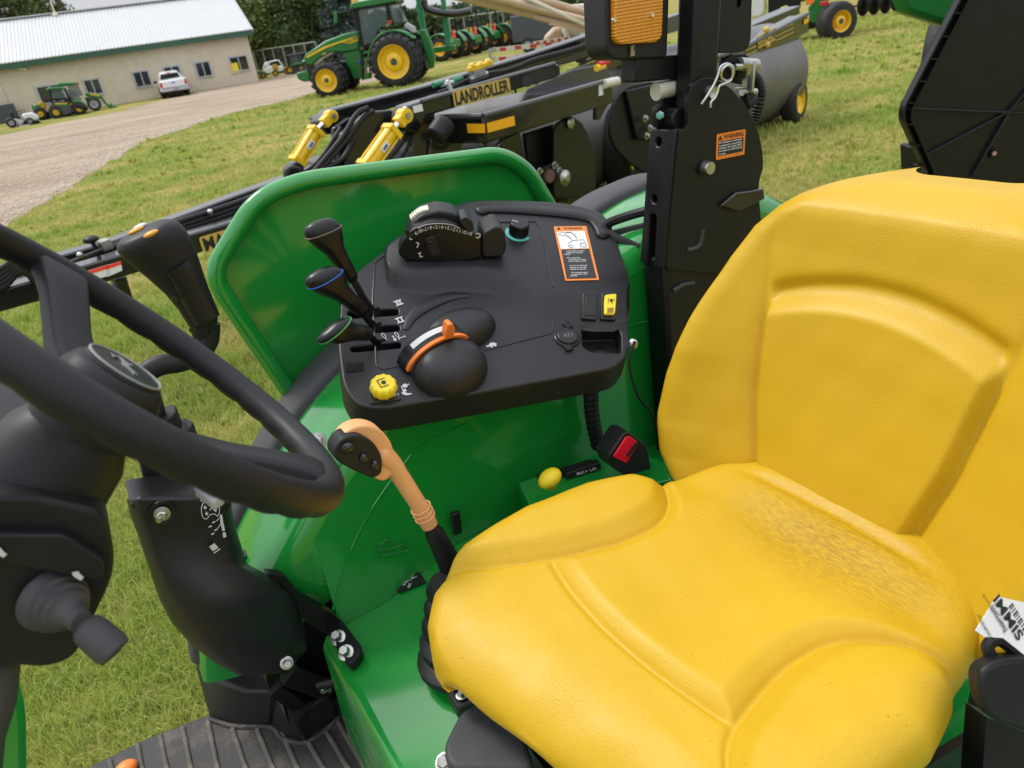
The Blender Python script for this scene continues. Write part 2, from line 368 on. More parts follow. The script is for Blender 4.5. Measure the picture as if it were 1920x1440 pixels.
_t.links.new(_w1.outputs['Fac'], _ad.inputs[0]); _t.links.new(_w2.outputs['Fac'], _ad.inputs[1]); _t.links.new(_ad.outputs[0], _bp.inputs['Height']); _t.links.new(_bp.outputs[0], _b.inputs['Normal'])
_r = _t.nodes.new('ShaderNodeValToRGB'); _r.color_ramp.elements[0].color = (.75, .27, .010, 1); _r.color_ramp.elements[1].color = (.98, .50, .04, 1); _t.links.new(_ad.outputs[0], _r.inputs[0]); _t.links.new(_r.outputs[0], _b.inputs['Base Color'])
_tc = {}
# ================================================================== the tractor we stand beside
CY = .635                                                # its centre line
TR = thing('compact_tractor', 'open green tractor in the foreground with yellow seat and black control console', 'tractor', (.9, CY, 0))
def vy(y): return Fr((0, y, 0), (1, 0, 0), (0, 0, 1))    # upright plane facing the near side
# ---- fender: a curved shell over the far rear wheel
FP = spl([(-.122, .80), (-.10, .875), (-.04, .98), (.07, 1.125), (.26, 1.31), (.45, 1.41), (.72, 1.465), (.98, 1.51), (1.18, 1.56), (1.4, 1.545), (1.75, 1.32), (1.98, .98), (2.05, .62)], 6)
FP = [(p.x, p.y) for p in [V((a.x, a.y)) for a in [V((q[0], q[1])) for q in FP]]]
def fpn(i):
    a, b = FP[max(i-1, 0)], FP[min(i+1, len(FP)-1)]; t = V((b[0]-a[0], b[1]-a[1])).normalized(); return V((-t.y, t.x))
mb = MB(); rows = []
cx_, cz_ = .95, .55
for i, p in enumerate(FP):
    n = fpn(i); r = []
    for (y, o) in [(1.215, -.16), (1.215, -.055), (1.222, -.028), (1.24, -.008), (1.27, 0), (1.43, 0), (1.45, -.004), (1.452, -.03)]:
        sh_ = .17*sst(1.16, .84, p[1])*(p[0] < .5)*max(0, (1.452-y)/.237)
        r.append(V((p[0]+n.x*o, y+sh_, p[1]+n.y*o)))
    rows.append(r)
mb.loft(rows, closed=False)
obj('fender', mb, 'green_paint', TR, smooth=50)
mb = MB()                                                # inner wall under the console, bent sheet
wp = [(FP[i][0]+fpn(i).x*-.05, FP[i][1]+fpn(i).y*-.05) for i in range(4, len(FP)-5) if FP[i][1] > 1.16 or FP[i][0] > .5]
pts = [(x, z) for x, z in wp]+[(1.9, .9), (.16, .88)]
mb.prism(vy(1.218), pts, 0, .004)
wall = obj('fender_wall', mb, 'green_paint', TR)
mb = MB()                                                # pressed seam on the wall
f = vy(1.213); mb.tube([f.P(*p) for p in spl([(622, 1150), (655, 1040), (700, 950), (765, 860), (800, 828), (880, 792)], 5)], .0022, 6)
obj('seam', mb, 'green_paint', wall)
mb = MB(); mb.tube([f.P(*p) for p in [(1040, 640), (1100, 630), (1225, 600)]], .002, 6); obj('seam', mb, 'green_paint', wall)
mb = MB(); mb.bolt(vy(1.24).P(597, 827), (-.5, -.7, .4), .011); obj('bolt', mb, 'zinc', TR)
# rubber flare outside the fender
mb = MB(); rows = []
for i, p in enumerate(FP):
    n = fpn(i); rows.append([V((p[0]+n.x*o, y, p[1]+n.y*o)) for (y, o) in [(1.455, -.03), (1.46, .004), (1.475, .012), (1.52, .012), (1.58, .002), (1.595, -.012), (1.595, -.06), (1.56, -.05)]])
mb.loft(rows, closed=False); obj('fender_flare', mb, 'grey_rubber', TR, smooth=60)
# upright shield with a rolled lip
f = vy(1.60)
sh = rpoly([f.hit(*p) for p in [(392, 512), (478, 372), (560, 338), (935, 288), (985, 318), (1075, 470), (1090, 800), (640, 880)]], [.05, .09, .3, .06, .05, .05, .05, .02], 7)
mb = MB(); mb.prism(f, sh, -.006, 0); shield = obj('fender_shield', mb, 'green_paint', TR)
mb = MB(); k0 = [f.w(p[0], p[1], .012) for p in sh]; nsh = len(sh)
path = k0[-4:]+k0[:-12]
mb.tube(path, .0195, 12); obj('rolled_lip', mb, 'green_paint', shield, smooth=60)
# rear tyre under the fender (seen past the bracket)
mb = MB(); wc = V((.98, 1.42, .62))
mb.lathe(wc+V((0, -.16, 0)), (0, 1, 0), [(.3, 0), (.5, 0), (.6, .03), (.63, .1), (.63, .24), (.6, .31), (.5, .33), (.3, .33)], 40)
wh = obj('rear_wheel', mb, 'rubber', TR)
mb = MB()
for k in range(40):
    t = 2*math.pi*k/40; s_ = -1 if k % 2 else 1
    d = V((math.cos(t), 0, math.sin(t))); e = V((-d.z, 0, d.x))
    mb.bar(wc+d*.62+V((0, -.0, 0)), wc+d*.62+e*.09+V((0, .15*s_, 0)), .035, .07, up=d)
obj('tread_lugs', mb, 'rubber', wh)
# ---- operator platform (green hump under the seat)
mb = MB(); prof = [(.105, .60), (.115, .90), (.128, .925), (.27, .935), (.285, .940), (.42, .985), (.46, .992), (1.2, 1.0), (1.2, .6)]
fy = Fr((0, 1.222, 0), (1, 0, 0), (0, 0, 1)); mb.prism(fy, prof, 0, 1.35)
hump = obj('platform', mb, 'green_paint', TR, bev=.012, seg=3)
mb = MB(); hz = Fr((.285, 0, .9445), (.135, 0, .045), (0, 1, 0)); mb.prism(hz, [hz.hit(*p) for p in [(726, 1076), (775, 1058), (800, 1092), (748, 1113)]], 0, .0025); lb = obj('gear_label', mb, 'label_black', hump)
mb = MB(); fr = Fr(hz.P(770, 1085, .003), (.10, -.99, 0), (.99, .1, 0))
for s_, px, py, h in (('C', 740, 1080, .014), ('A', 750, 1089, .014), ('P', 759, 1093, .013), ('R', 767, 1098, .012), ('N', 771, 1082, .011)):
    put_text(mb, s_, Fr(hz.P(px, py, .003), hz.U*-.64+hz.V*.77, hz.U*-.77-hz.V*.64), h)
for a, b in (((744, 1073), (775, 1066)), ((752, 1086), (766, 1079)), ((762, 1091), (782, 1080))):
    mb.bar(hz.P(*a, .003), hz.P(*b, .003), .0015, .0006)
obj('print', mb, 'print_white', lb)
# ---- floor mat
mz = Fr((0, 0, .63), (1, 0, 0), (0, 1, 0))
mb = MB(); mo = [mz.hit(*p) for p in [(130, 1455), (275, 1383), (388, 1340), (420, 1300), (640, 1300), (655, 1330), (735, 1470)]]
mb.prism(mz, mo+[(.13, .3), (-.5, .3)], -.02, 0); fm = obj('floor_mat', mb, 'mat_rubber', TR, bev=.006)
for a, b in [((205, 1425), (212, 1450)), ((258, 1395), (268, 1450)), ((300, 1378), (315, 1450)), ((343, 1364), (360, 1450)), ((390, 1350), (410, 1450)), ((436, 1366), (464, 1450)), ((482, 1367), (516, 1450)), ((528, 1372), (562, 1450)), ((578, 1392), (612, 1450)), ((612, 1372), (658, 1450)), ((632, 1350), (690, 1450)), ((645, 1342), (706, 1450))]:
    mb = MB(); P0, P1 = mz.P(*a), mz.P(*b); P1 = P0+(P1-P0)*1.6; mb.bar(P0, P1, .011, .012); obj('mat_rib', mb, 'mat_rib', fm, bev=.004)
mb = MB(); mb.tube([mz.P(*p, .002) for p in spl([(392, 1348), (440, 1362), (507, 1364), (528, 1384), (566, 1394), (600, 1378), (636, 1346)], 5)], .006, 8); obj('mat_edge_ridge', mb, 'mat_rubber', fm)
mb = MB()                                                # moulded upstand at the mat's far corner
b0 = [mz.hit(*p) for p in [(391, 1345), (448, 1362), (509, 1360)]]; 
b0 += [(b0[-1][0]+.005, 1.62), (b0[0][0]+.0, 1.66)]
mzt = .095; t0 = [mz.hit(*p, mzt) for p in [(413, 1279), (460, 1294), (512, 1296)]]; t0 += [(t0[-1][0]+.005, 1.62), (t0[0][0], 1.66)]
mb.prism(mz, b0, -.005, mzt, top=t0); 
b1 = [mz.hit(*p) for p in [(505, 1358), (530, 1380), (566, 1391), (636, 1344)]]; t1 = [mz.hit(*p, .075) for p in [(513, 1297), (533, 1333), (556, 1338), (618, 1300)]]
b1 += [(b1[-1][0], b1[-1][1]+.02), (b1[-1][0]-.09, b1[-1][1]-.02), (b1[0][0]+.03, b1[0][1]+.03)]
t1 += [(t1[-1][0], t1[-1][1]+.02), (t1[-1][0]-.09, t1[-1][1]-.02), (t1[0][0]+.03, t1[0][1]+.03)]
mb.prism(mz, b1, -.004, .075, top=t1); obj('mat_upstand', mb, 'black_plastic', fm, bev=.010, seg=3)
mb = MB(); mb.ell(mz.P(236, 1441, .012), .025, .02, .014); obj('floor_knob', mb, 'orange', fm)
# added black plates stand in for the dark void beside the mat; pedal linkage
mb = MB(); mb.box(WF, .03, .19, 1.335, 1.36, .40, 1.1); obj('under_frame_or_dark_fill', mb, 'black_metal', TR); mb = MB(); mb.box(WF, -.09, .10, 1.66, 1.68, .15, .95); obj('under_frame_or_dark_fill', mb, 'black_metal', TR, bev=.01)
mb = MB(); f = vy(1.30)
mb.bar(f.P(515, 1290), f.P(640, 1380), .02, .03); mb.bar(f.P(540, 1260), f.P(620, 1290), .03, .05); mb.bar(at(520, 1270, y=1.4), at(600, 1230, y=1.4), .05, .12)
mb.cyl(at(600, 1285, y=1.24), at(640, 1275, y=1.2), .012); obj('pedal_linkage', mb, 'black_metal', TR)
mb = MB(); mb.bolt(at(614, 1285, y=1.235), (-1, -.3, .1), .011, .014); obj('bolt', mb, 'zinc', TR)
# ---- seat
SY = .622
OUT = [(.222, .0), (.226, .14), (.238, .215), (.275, .268), (.354, .305), (.484, .325), (.605, .318), (.68, .275), (.712, .232), (.76, .225), (.84, .205), (.88, .16), (.905, .0)]
BIN = [(.27, .30), (.33, .262), (.38, .232), (.45, .198), (.55, .170), (.60, .166), (.64, .169), (.67, .182), (.69, .20), (.71, .228), (.73, .265), (.75, .31)]
XF, XR = .212, .90
def chalf(x): return lerp_tab([(.21, .13), (.22, .17), (.24, .225), (.275, .268), (.354, .305), (.484, .325), (.605, .32), (.68, .295), (.715, .272), (.76, .262), (.84, .24), (.88, .20), (.905, .16)], x)
def ctop(x, s):
    a = abs(s); h = chalf(x)
    z = 1.213+.05*(x-.45)*0
    bi = sum(lerp_tab(BIN, x+d) for d in (-.02, -.01, 0, .01, .02))/5
    bol = (.62*sst(bi-.010, bi+.034, a)+.38*sst(bi, bi+.10, a))*sst(.775, .675, x)
    z += .033*bol*sst(.24, .33, x)
    xc = .424+.028*min(1, a/.195)**2
    inn = 1-sst(bi-.03, bi-.004, a)
    z += .016*sst(0, .034, min(x-xc, (bi-.006-a)*.9))*(1-sst(.12, .22, a)*sst(.68, .77, x))          # centre panel stands above its bevelled edge
    z -= .006*math.exp(-((x-xc)/.006)**2)*inn
    z -= .006*math.exp(-((a-bi+.008)/.006)**2)*sst(.27, .34, x)*sst(.76, .70, x)
    z += .014*sst(.74, .83, x)*(1-bol)                                     # rear rise against the backrest
    z -= .010*math.exp(-((x-(.845-.55*a*a))/.012)**2)*sst(.2, .1, a)
    z -= .012*math.exp(-(s/.14)**2)*sst(.42, .55, x)*sst(.9, .75, x)         # dished middle
    if x < .36: z -= .066*(1-math.sqrt(max(0, 1-((.36-x)/.149)**2)))
    e = (h-a)/.05
    if e < 1: z -= .038*(1-math.sqrt(max(0, 1-(1-max(e, 0))**2)))
    z += .0006*math.sin(x*61+s*23)*math.sin(s*47-x*19)
    return z
def cfn(i, j):
    a = -1.16+2.32*i; b = -.10+1.18*j
    qa = max(0, abs(a)-1)/.16; qb = max(0, -b)/.10; qr = max(0, b-1)/.08
    ac = max(-1, min(1, a)); bc = max(0, min(1, b))
    bc_ = bc
    x = XF+(XR-XF)*bc_; h = chalf(x); s = ac*h; z = ctop(x, s)
    q = max(qa, qb, qr)
    k = 1+.035*math.sin(math.pi*min(1, q*1.2))-.09*q
    if qa: s *= k
    if qb: x -= .012*math.sin(math.pi*min(1, qb*1.1))-.035*qb; s *= 1-.04*qb
    z -= (.085*qa if qa >= max(qb, qr) else .045*q)+(.004*math.sin(s*40+x*30) if q else 0)
    x += .24*max(0, .16-s)*sst(.46, .23, x)
    fl = 1.118 if x < .36 else 0
    if z < fl+.02: z = fl+.02-.02*math.tanh((fl+.02-z)/.02)
    return V((x, SY+s*(1.05 if s < 0 else 1.)-.075*(x-.43), z))
mb = MB(); mb.grid(cfn, 200, 220)
seat = thing('seat', None, None, (.55, SY, 1.0)); seat.parent = TR; WM[seat.name] = Matrix.Translation((.55, SY, 1.0)); seat.location = (.55-.9, SY-CY, 1.0)
obj('cushion', mb, 'yellow_seat_cushion', seat, smooth=180)
WTAB = [(1.085, .16), (1.10, .205), (1.13, .245), (1.16, .285), (1.20, .32), (1.27, .337), (1.35, .335), (1.43, .322), (1.50, .31), (1.58, .295), (1.64, .272), (1.68, .238), (1.705, .205), (1.722, .17), (1.732, .135), (1.738, .10)]
CTAB = [(1.08, .11), (1.2, .14), (1.35, .178), (1.5, .198), (1.6, .212), (1.66, .208), (1.71, .185), (1.74, .165)]
XTAB = [(1.085, .845), (1.2, .868), (1.35, .905), (1.5, .946), (1.62, .975), (1.70, .992), (1.74, 1.02)]
def bfn(i, j):
    a = -1.14+2.28*i; b = -.05+1.10*j
    ac = max(-1, min(1, a)); bc = max(0, min(1, b)); q = max(max(0, abs(a)-1)/.14, max(0, -b)/.05, max(0, b-1)/.05)
    z = 1.09+(1.737-1.09)*bc; w_ = lerp_tab(WTAB, z)*(1+.05*sst(1.6, 1.45, z)); s = ac*w_; h = abs(s)
    x = lerp_tab(XTAB, z)
    wr = lerp_tab([(1.08, .075), (1.25, .085), (1.4, .075), (1.55, .035), (1.68, .0), (1.75, 0)], z)
    cc = lerp_tab(CTAB, z)
    x -= wr*max(0, (h-cc)/(w_-cc+1e-6))**1.6 if h > cc else 0
    x += .006*math.exp(-((h-cc)/.007)**2)*(.1+.9*sst(1.64, 1.48, z))                # side creases
    x -= .007*sst(cc-.004, cc+.035, h)*sst(1.70, 1.50, z)
    ar = 1.508+.048*(1-(s/.2)**2)
    ins = 1-sst(cc-.02, cc-.002, h)
    x -= .018*sst(ar+.006, ar-.028, z)*ins                                   # lumbar pad
    x += .012*math.exp(-((z-ar-.016)/.018)**2)*ins
    x += .010*math.exp(-(s/.16)**2)*sst(1.2, 1.45, z)
    e = (1-abs(ac))*w_/.05
    if e < 1: x += .045*(1-math.sqrt(max(0, 1-(1-e)**2)))
    e2 = (1.737-z)/.06
    if e2 < 1: x += .05*(1-math.sqrt(max(0, 1-(1-e2)**2)))
    e3 = (z-1.09)/.05
    if e3 < 1: x += .035*(1-math.sqrt(max(0, 1-(1-e3)**2)))
    x += .0006*math.sin(z*53+s*31)*math.sin(s*37-z*17)
    x += .075*q; 
    k = 1-.07*q; zz = 1.41+(z-1.41)*(1-.03*q); zz = zz if zz < 1.45 else 1.45+(zz-1.45)*.86
    return V((x, SY+s*k, zz))
mb = MB(); mb.grid(bfn, 160, 160); obj('backrest', mb, 'yellow_seat', seat, smooth=180)
mb = MB()                                               # shell behind the backrest
rows = []
for z in (1.1, 1.2, 1.35, 1.5, 1.55, 1.60):
    w_ = lerp_tab(WTAB, z)*.9; x = lerp_tab(XTAB, z)+.085
    rows.append([V((x-.03*(abs(t)**2)*(1 if z < 1.5 else .2), SY+t*w_, z)) for t in (-1, -.6, 0, .6, 1)]+[V((x+.03, SY+t*w_, z)) for t in (1, 0, -1)])
mb.loft(rows); obj('back_shell', mb, 'black_plastic', seat)
mb = MB()                                               # suspension and pan under the cushion
sf = Fr((0, SY, 0), (1, 0, 0), (0, 0, 1))
mb.prism(sf, [(.30, 1.115), (.86, 1.13), (.88, 1.09), (.32, 1.075)], -.25, .25)
for k in range(5):
    z0 = .99+k*.018; q = .01*(k % 2)
    mb.prism(Fr((0, 0, z0), (1, 0, 0), (0, 1, 0)), [(.36-q, SY-.19-q), (.82+q, SY-.19-q), (.82+q, SY+.19+q), (.36-q, SY+.19+q)], 0, .018)
obj('suspension', mb, 'black_soft', seat, bev=.006)
mb = MB()                                               # slide rails running fore and aft under the front edge
mb.bar((.27, SY+.235, 1.055), (.95, SY+.235, 1.06), .03, .04); mb.bar((.27, SY-.235, 1.055), (.95, SY-.235, 1.06), .03, .04)
mb.bar((.335, SY-.26, 1.07), (.335, SY+.26, 1.07), .03, .05)
mb.bar((.31, SY-.25, .985), (.31, SY+.22, .985), .02, .05); obj('seat_rail', mb, 'black_metal', seat, bev=.004)
mb = MB(); mb.prism(Fr((0, 0, 1.03), (1, 0, 0), (0, 1, 0)), rpoly([at(*p, z=1.03).to_2d() for p in [(836, 1430), (870, 1360), (915, 1338), (985, 1400), (1010, 1470), (850, 1470)]], .02), -.04, .035)
obj('seat_adjuster_cover', mb, 'grey_rubber', seat, bev=.012, seg=3)
mb = MB(); mb.bolt(at(836, 1432, z=1.0), (-.3, -.3, 1), .011, .012); obj('bolt', mb, 'zinc', seat)
mb = MB()                                               # black clips with bolts on the hump
f = Fr((0, 0, .96), (1, 0, 0), (0, 1, 0))
mb.prism(f, rpoly([f.hit(*p) for p in [(836, 1300), (868, 1285), (905, 1325), (860, 1340)]], .01), -.02, .015); mb.prism(f, [f.hit(*p) for p in [(848, 1296), (856, 1293), (862, 1310), (854, 1313)]], 0, .03); obj('cable_clip', mb, 'black_plastic', TR, bev=.003); mb = MB()
mb.prism(f, rpoly([f.hit(*p) for p in [(822, 1225), (835, 1215), (860, 1245), (845, 1255)]], .008), -.02, .012)
obj('cable_clip', mb, 'black_plastic', TR, bev=.003)
for p in ((866, 1304), (838, 1238)):
    mb = MB(); mb.bolt(f.P(*p, .018), (0, 0, 1), .007, .008); obj('bolt', mb, 'zinc', TR)
mb = MB(); mb.bar(at(1830, 1290, z=1.08), at(1815, 1410, z=1.08), .012, .05); mb.bar(at(1815, 1400, z=1.08), at(1700, 1470, z=1.08), .012, .05); obj('seat_bracket', mb, 'black_metal', seat)
# seat belt retractor on the near side
mb = MB(); f = Fr(dep(1880, 1290, .80), c_rt, c_up)
mb.prism(f, rpoly([f.hit(*p) for p in [(1838, 1258), (1875, 1238), (1990, 1230), (1990, 1400), (1858, 1350), (1838, 1305)]], .012), -.025, 0); rt = obj('belt_retractor', mb, 'black_soft', TR, bev=.01, seg=3)
mb = MB(); mb.tube([f.P(*p, -.02) for p in spl([(1862, 1240), (1852, 1212), (1872, 1200), (1905, 1222), (1940, 1240)], 6)], .007, 8); obj('belt_guide', mb, 'black_soft', rt)
mb = MB(); mb.bar(f.P(1850, 1380, -.1), f.P(2000, 1440, -.1), .03, .05); mb.prism(f, [f.hit(*p, -.06) for p in [(1850, 1345), (1990, 1400), (1990, 1480), (1840, 1480)]], -.1, -.06); obj('retractor_bracket', mb, 'black_metal', rt)
# paper tag with print
fr0 = Fr(f.P(1880, 1170, .03), c_rt+c_fw*.35, c_up+c_fw*.25)
tagT = thing('paper_tag', 'torn white paper tag with bold black print hanging by the yellow seat', 'tag', fr0.O)
tp = [fr0.hit(*p) for p in [(1828, 1182), (1868, 1118), (1990, 1145), (1985, 1230), (1920, 1228), (1880, 1196), (1845, 1194)]]
mb = MB(); NX = 8
mb.prism(fr0, tp, 0, .0006); obj('sheet', mb, 'paper', tagT)
mb = MB(); q = math.radians(-62)
fr1 = fr0.off(*fr0.hit(1888, 1158), .001, q); put_text(mb, 'IMMIS', fr1, .012, width=.05, bold=.02)
for i, (px, py, wd) in enumerate(((1862, 1150, .045), (1872, 1158, .03), (1845, 1175, .03))): put_text(mb, ('annualmeeting', 'IntelliConnect', 'distance')[i], fr0.off(*fr0.hit(px, py), .001, q), .005, width=wd)
for k in range(14): 
    fb = fr0.off(*fr0.hit(1912, 1165), .001, q); mb.box(fb, -.02+k*.003, -.02+k*.003+(.0008 if k % 3 else .0018), -.004, .004, 0, .0003)
obj('print', mb, 'print_black', tagT)
# seat belt buckle
f = vy(1.0); bt = thing('belt_buckle', None, None, f.P(1187, 860)); bt.parent = TR; bt.location = f.P(1187, 860)-V((.9, CY, 0))
bo = [f.hit(*p) for p in [(1141, 855), (1170, 812), (1180, 810), (1214, 836), (1222, 880), (1172, 893), (1148, 875)]]
mb = MB(); mb.prism(f, rpoly(bo, .006), -.045, 0); obj('housing', mb, 'black_plastic', bt, bev=.004)
mb = MB(); mb.prism(f, rpoly([f.hit(*p) for p in [(1148, 855), (1172, 818), (1180, 817), (1196, 830), (1172, 868)]], .004), 0, .004); obj('release_button', mb, 'red_plastic', bt, bev=.0015)
mb = MB(); mb.bar(f.P(1176, 855, .006), f.P(1195, 830, .006), .004, .006); obj('button_slot', mb, 'label_black', bt)
mb = MB(); mb.tube([f.P(*p, -.03) for p in spl([(1190, 640), (1180, 680), (1195, 740), (1225, 780), (1235, 830)], 6)], .003, 6); obj('cable', mb, 'black_soft', TR)
mb = MB(); mb.ell(f.P(1187, 645, -.05), .01, .01, .012); obj('cap', mb, 'steel', TR)
# green bracket box with the yellow knob
f = Fr((0, 0, 1.10), (1, 0, 0), (0, 1, 0))
mb = MB(); mb.prism(f, [f.hit(*p) for p in [(970, 905), (1150, 838), (1235, 860), (1260, 900), (1000, 960)]], -.05, 0); bx_ = obj('side_bracket', mb, 'green_paint', TR, bev=.004)
mb = MB(); mb.prism(f, [f.hit(*p) for p in [(1005, 893), (1108, 862), (1120, 874), (1018, 908)]], 0, .003); obj('slot_plate', mb, 'label_black', bx_)
mb = MB(); mb.prism(f, [f.hit(*p) for p in [(1055, 893), (1120, 874), (1128, 882), (1064, 902)]], .003, .02); obj('slot_label', mb, 'black_plastic', bx_, bev=.002)
mb = MB(); put_text(mb, '8011 LO', Fr(f.P(1100, 884, .0215), f.P(1110, 881)-f.P(1090, 887), f.P(1100, 870)-f.P(1100, 890)), .009); obj('print', mb, 'print_white', bx_)
fk = vy(1.04); mb = MB(); kc = fk.P(1031, 897); mb.ell(kc, .026, .02, .018, Fr(kc, V((1, 0, .35)), (0, 1, 0)), 20, 12); mb.cyl(kc, kc+V((.02, .03, -.05)), .006); obj('selector_knob', mb, 'yellow_plastic', TR)
# corrugated hose under the console
mb = MB(); f = vy(1.17); hp = spl([f.P(*p) for p in [(1112, 700), (1108, 745), (1112, 790), (1122, 838)]], 14); mb.tube(hp, [.017 if i % 3 else .0145 for i in range(len(hp))], 12); obj('corrugated_hose', mb, 'black_soft', TR, smooth=80)
mb = MB(); 
for a in (0, 1): mb.tube(spl([(1.02, 1.24, 1.50), (.985, 1.32+.02*a, 1.54-.03*a), (1.05, 1.30, 1.56-.035*a), (1.12, 1.2, 1.585-.04*a)], 6), .011, 8)
obj('cable_loom', mb, 'black_soft', TR)
# ---- console
CF = Fr((.26, 1.10, 1.40), (1, 0, 0), (0, 1, .5))
CON = thing('control_console', None, None, CF.w(.4, .2)); CON.parent = TR; CON.location = CF.w(.4, .2)-V((.9, CY, 0))
def Z(*pts): return [(560+x/3, 360+y/3) for x, y in pts]      # positions read off an enlarged view of the console
co = rpoly([CF.hit(*p) for p in Z((238, 600), (222, 860), (250, 1090), (330, 1205), (470, 1220), (1000, 1130), (1500, 1040), (1790, 985), (1860, 900), (1850, 700), (1840, 560), (1800, 330), (1740, 190), (1640, 110), (1420, 70), (1000, 60), (820, 130), (560, 270), (330, 440))], .025, 4)
bo = rpoly([CF.hit(*p, -.0) for p in Z((238, 640), (215, 880), (240, 1100), (325, 1225), (470, 1235), (1000, 1145), (1500, 1055), (1800, 1000), (1868, 900), (1850, 700), (1840, 560), (1800, 330), (1740, 190), (1640, 110), (1420, 70), (1000, 60), (820, 130), (560, 270), (330, 440))], .025, 4)
mb = MB(); mb.prism(CF, bo, -.062, 0, top=co); base = obj('console_base', mb, 'black_plastic', CON, bev=.014, seg=4)
def zp(n, *pts): return [CF.hit(*p, n) for p in Z(*pts)]
slots = [((275, 668), (560, 655), (560, 690), (280, 710)), ((330, 760), (566, 745), (568, 780), (335, 795)), ((290, 870), (575, 842), (575, 875), (297, 900))]
cutters = [MB().prism(CF, rpoly(zp(0, *s_), .006, 3), -.045, .02) for s_ in slots]
cutters.append(MB().prism(CF, rpoly(zp(0, (1592, 762), (1790, 755), (1815, 800), (1815, 905), (1650, 900), (1600, 870)), .008, 4), -.04, .02))
cut(base, cutters)
# raised deck with the position pod, dial and sticker
pt = .028
top = zp(pt, (500, 330), (560, 262), (830, 110), (1000, 56), (1420, 65), (1640, 103), (1725, 155), (1790, 300), (1838, 545), (1430, 545), (1270, 480), (1060, 418), (880, 412), (640, 425), (515, 405))
bot = zp(0, (478, 350), (540, 262), (820, 108), (1000, 50), (1420, 58), (1640, 98), (1735, 150), (1800, 300), (1848, 745), (1435, 752), (1300, 715), (1130, 610), (930, 580), (690, 596), (500, 520))
top = rpoly(top, .012, 3); bot2 = []
def resamp(p, n):
    P = [V(q) for q in p]; P.append(P[0]); L = [0]
    for a, b in zip(P, P[1:]): L.append(L[-1]+(b-a).length)
    o = []
    for k in range(n):
        d = L[-1]*k/n; i = max(j for j in range(len(L)) if L[j] <= d+1e-12); i = min(i, len(P)-2)
        t = (d-L[i])/(L[i+1]-L[i]+1e-12); o.append(tuple(P[i].lerp(P[i+1], t)))
    return o
topR = zp(pt, (500, 330), (560, 262), (830, 110), (1000, 56), (1420, 65), (1640, 103), (1725, 155), (1790, 300), (1838, 545), (1430, 545), (1270, 480), (1060, 418), (880, 412), (640, 425), (515, 405))
botR = zp(0, (478, 350), (540, 262), (820, 108), (1000, 50), (1420, 58), (1640, 98), (1735, 150), (1800, 300), (1848, 745), (1435, 752), (1300, 715), (1130, 610), (930, 580), (690, 596))
botR = botR[:14]+[zp(0, (505, 530))[0]]
mb = MB()
secs = []
for t, e in ((0, 0), (.12, .02), (.35, .3), (.65, .72), (.85, .95), (1, 1)):
    tt = spl([V((a[0]+(b[0]-a[0])*t, a[1]+(b[1]-a[1])*t, 0)) for a, b in zip(botR, topR)], 4, True)
    secs.append([CF.w(q.x, q.y, -.002+e*(pt+.002)) for q in tt])
mb.loft(secs); obj('raised_deck', mb, 'black_plastic', CON, smooth=50, bev=.003)
mb = MB(); DK = Fr(CF.w(0, 0, pt+.0006), CF.U, CF.V)
def dk(*pts): return [DK.hit(*p) for p in Z(*pts)]
def groove(fr, pts, r=.0016):
    mb.tube([fr.P(*p) for p in Z(*pts)], r, 6)
groove(DK, ((1090, 170), (1330, 165), (1360, 200), (1370, 240), (1432, 530)))
groove(CF, ((1433, 560), (1433, 770), (1420, 795), (1060, 888), (1040, 890)), .002)
groove(CF, ((640, 965), (470, 998), (438, 975), (416, 600), (430, 400), (500, 345)), .002)
obj('panel_gap', mb, 'label_black', CON)
# shallow rim moulded along the deck's far edge
mb = MB(); mb.tube(spl([DK.P(*p, .001) for p in Z((1000, 110), (1100, 92), (1400, 110), (1620, 140), (1690, 190), (1720, 260))], 5), [.008]+[.016]*24+[.006], 10, sq=(.4, 1), up=CF.N); obj('deck_rim', mb, 'black_plastic', CON, smooth=80)
# position-control pod
PY = DK.P(760, 495).y-.004
_a, _b = DK.P(756, 491), DK.P(948, 488)
pf = Fr(_a, _b-_a, CF.N+V((0, .25, .25)))
pp = rpoly([pf.hit(*p) for p in Z((556, 350), (575, 285), (640, 210), (740, 168), (830, 165), (910, 195), (1000, 235), (1028, 250), (1030, 372), (900, 398), (600, 388))], .010, 4)
mb = MB(); mb.prism(pf, pp, -.03, 0); pod = obj('position_pod', mb, 'black_smooth', CON, bev=.006, seg=3)
mb = MB(); mb.prism(pf, rpoly([pf.hit(*p, -.025) for p in Z((600, 300), (625, 190), (690, 130), (790, 104), (880, 120), (960, 180), (990, 240), (990, 380), (610, 380))], .010, 4), -.085, -.025); obj('pod_drum', mb, 'black_plastic', CON, bev=.005, seg=3)
mb = MB(); mb.prism(pf, rpoly([pf.hit(*p) for p in Z((1032, 235), (1120, 190), (1160, 220), (1172, 320), (1150, 365), (1034, 372))], .012, 4), -.075, -.001); obj('pod_tail', mb, 'black_plastic', CON, bev=.006, seg=3)
mb = MB(); mb.prism(pf, rpoly([pf.hit(*p) for p in Z((905, 150), (940, 135), (980, 165), (985, 215), (960, 225), (915, 185))], .006, 4), -.045, .004); obj('pod_lever', mb, 'black_plastic', CON, bev=.003)
mb = MB(); cc_ = pf.P(*Z((775, 330))[0], -.05)
for k in range(9):
    t = k/8; q = pf.P(*Z((650+80*t, 163-45*t-10*math.sin(math.pi*t)))[0], -.05); d = (q-cc_).normalized(); mb.bar(q-d*.02, q+d*.013, .0045, .024, up=pf.N)
obj('thumb_wheel', mb, 'ivory', CON, bev=.0008)
mb = MB(); fz = Fr(pf.w(0, 0, .0012), pf.U, pf.V)
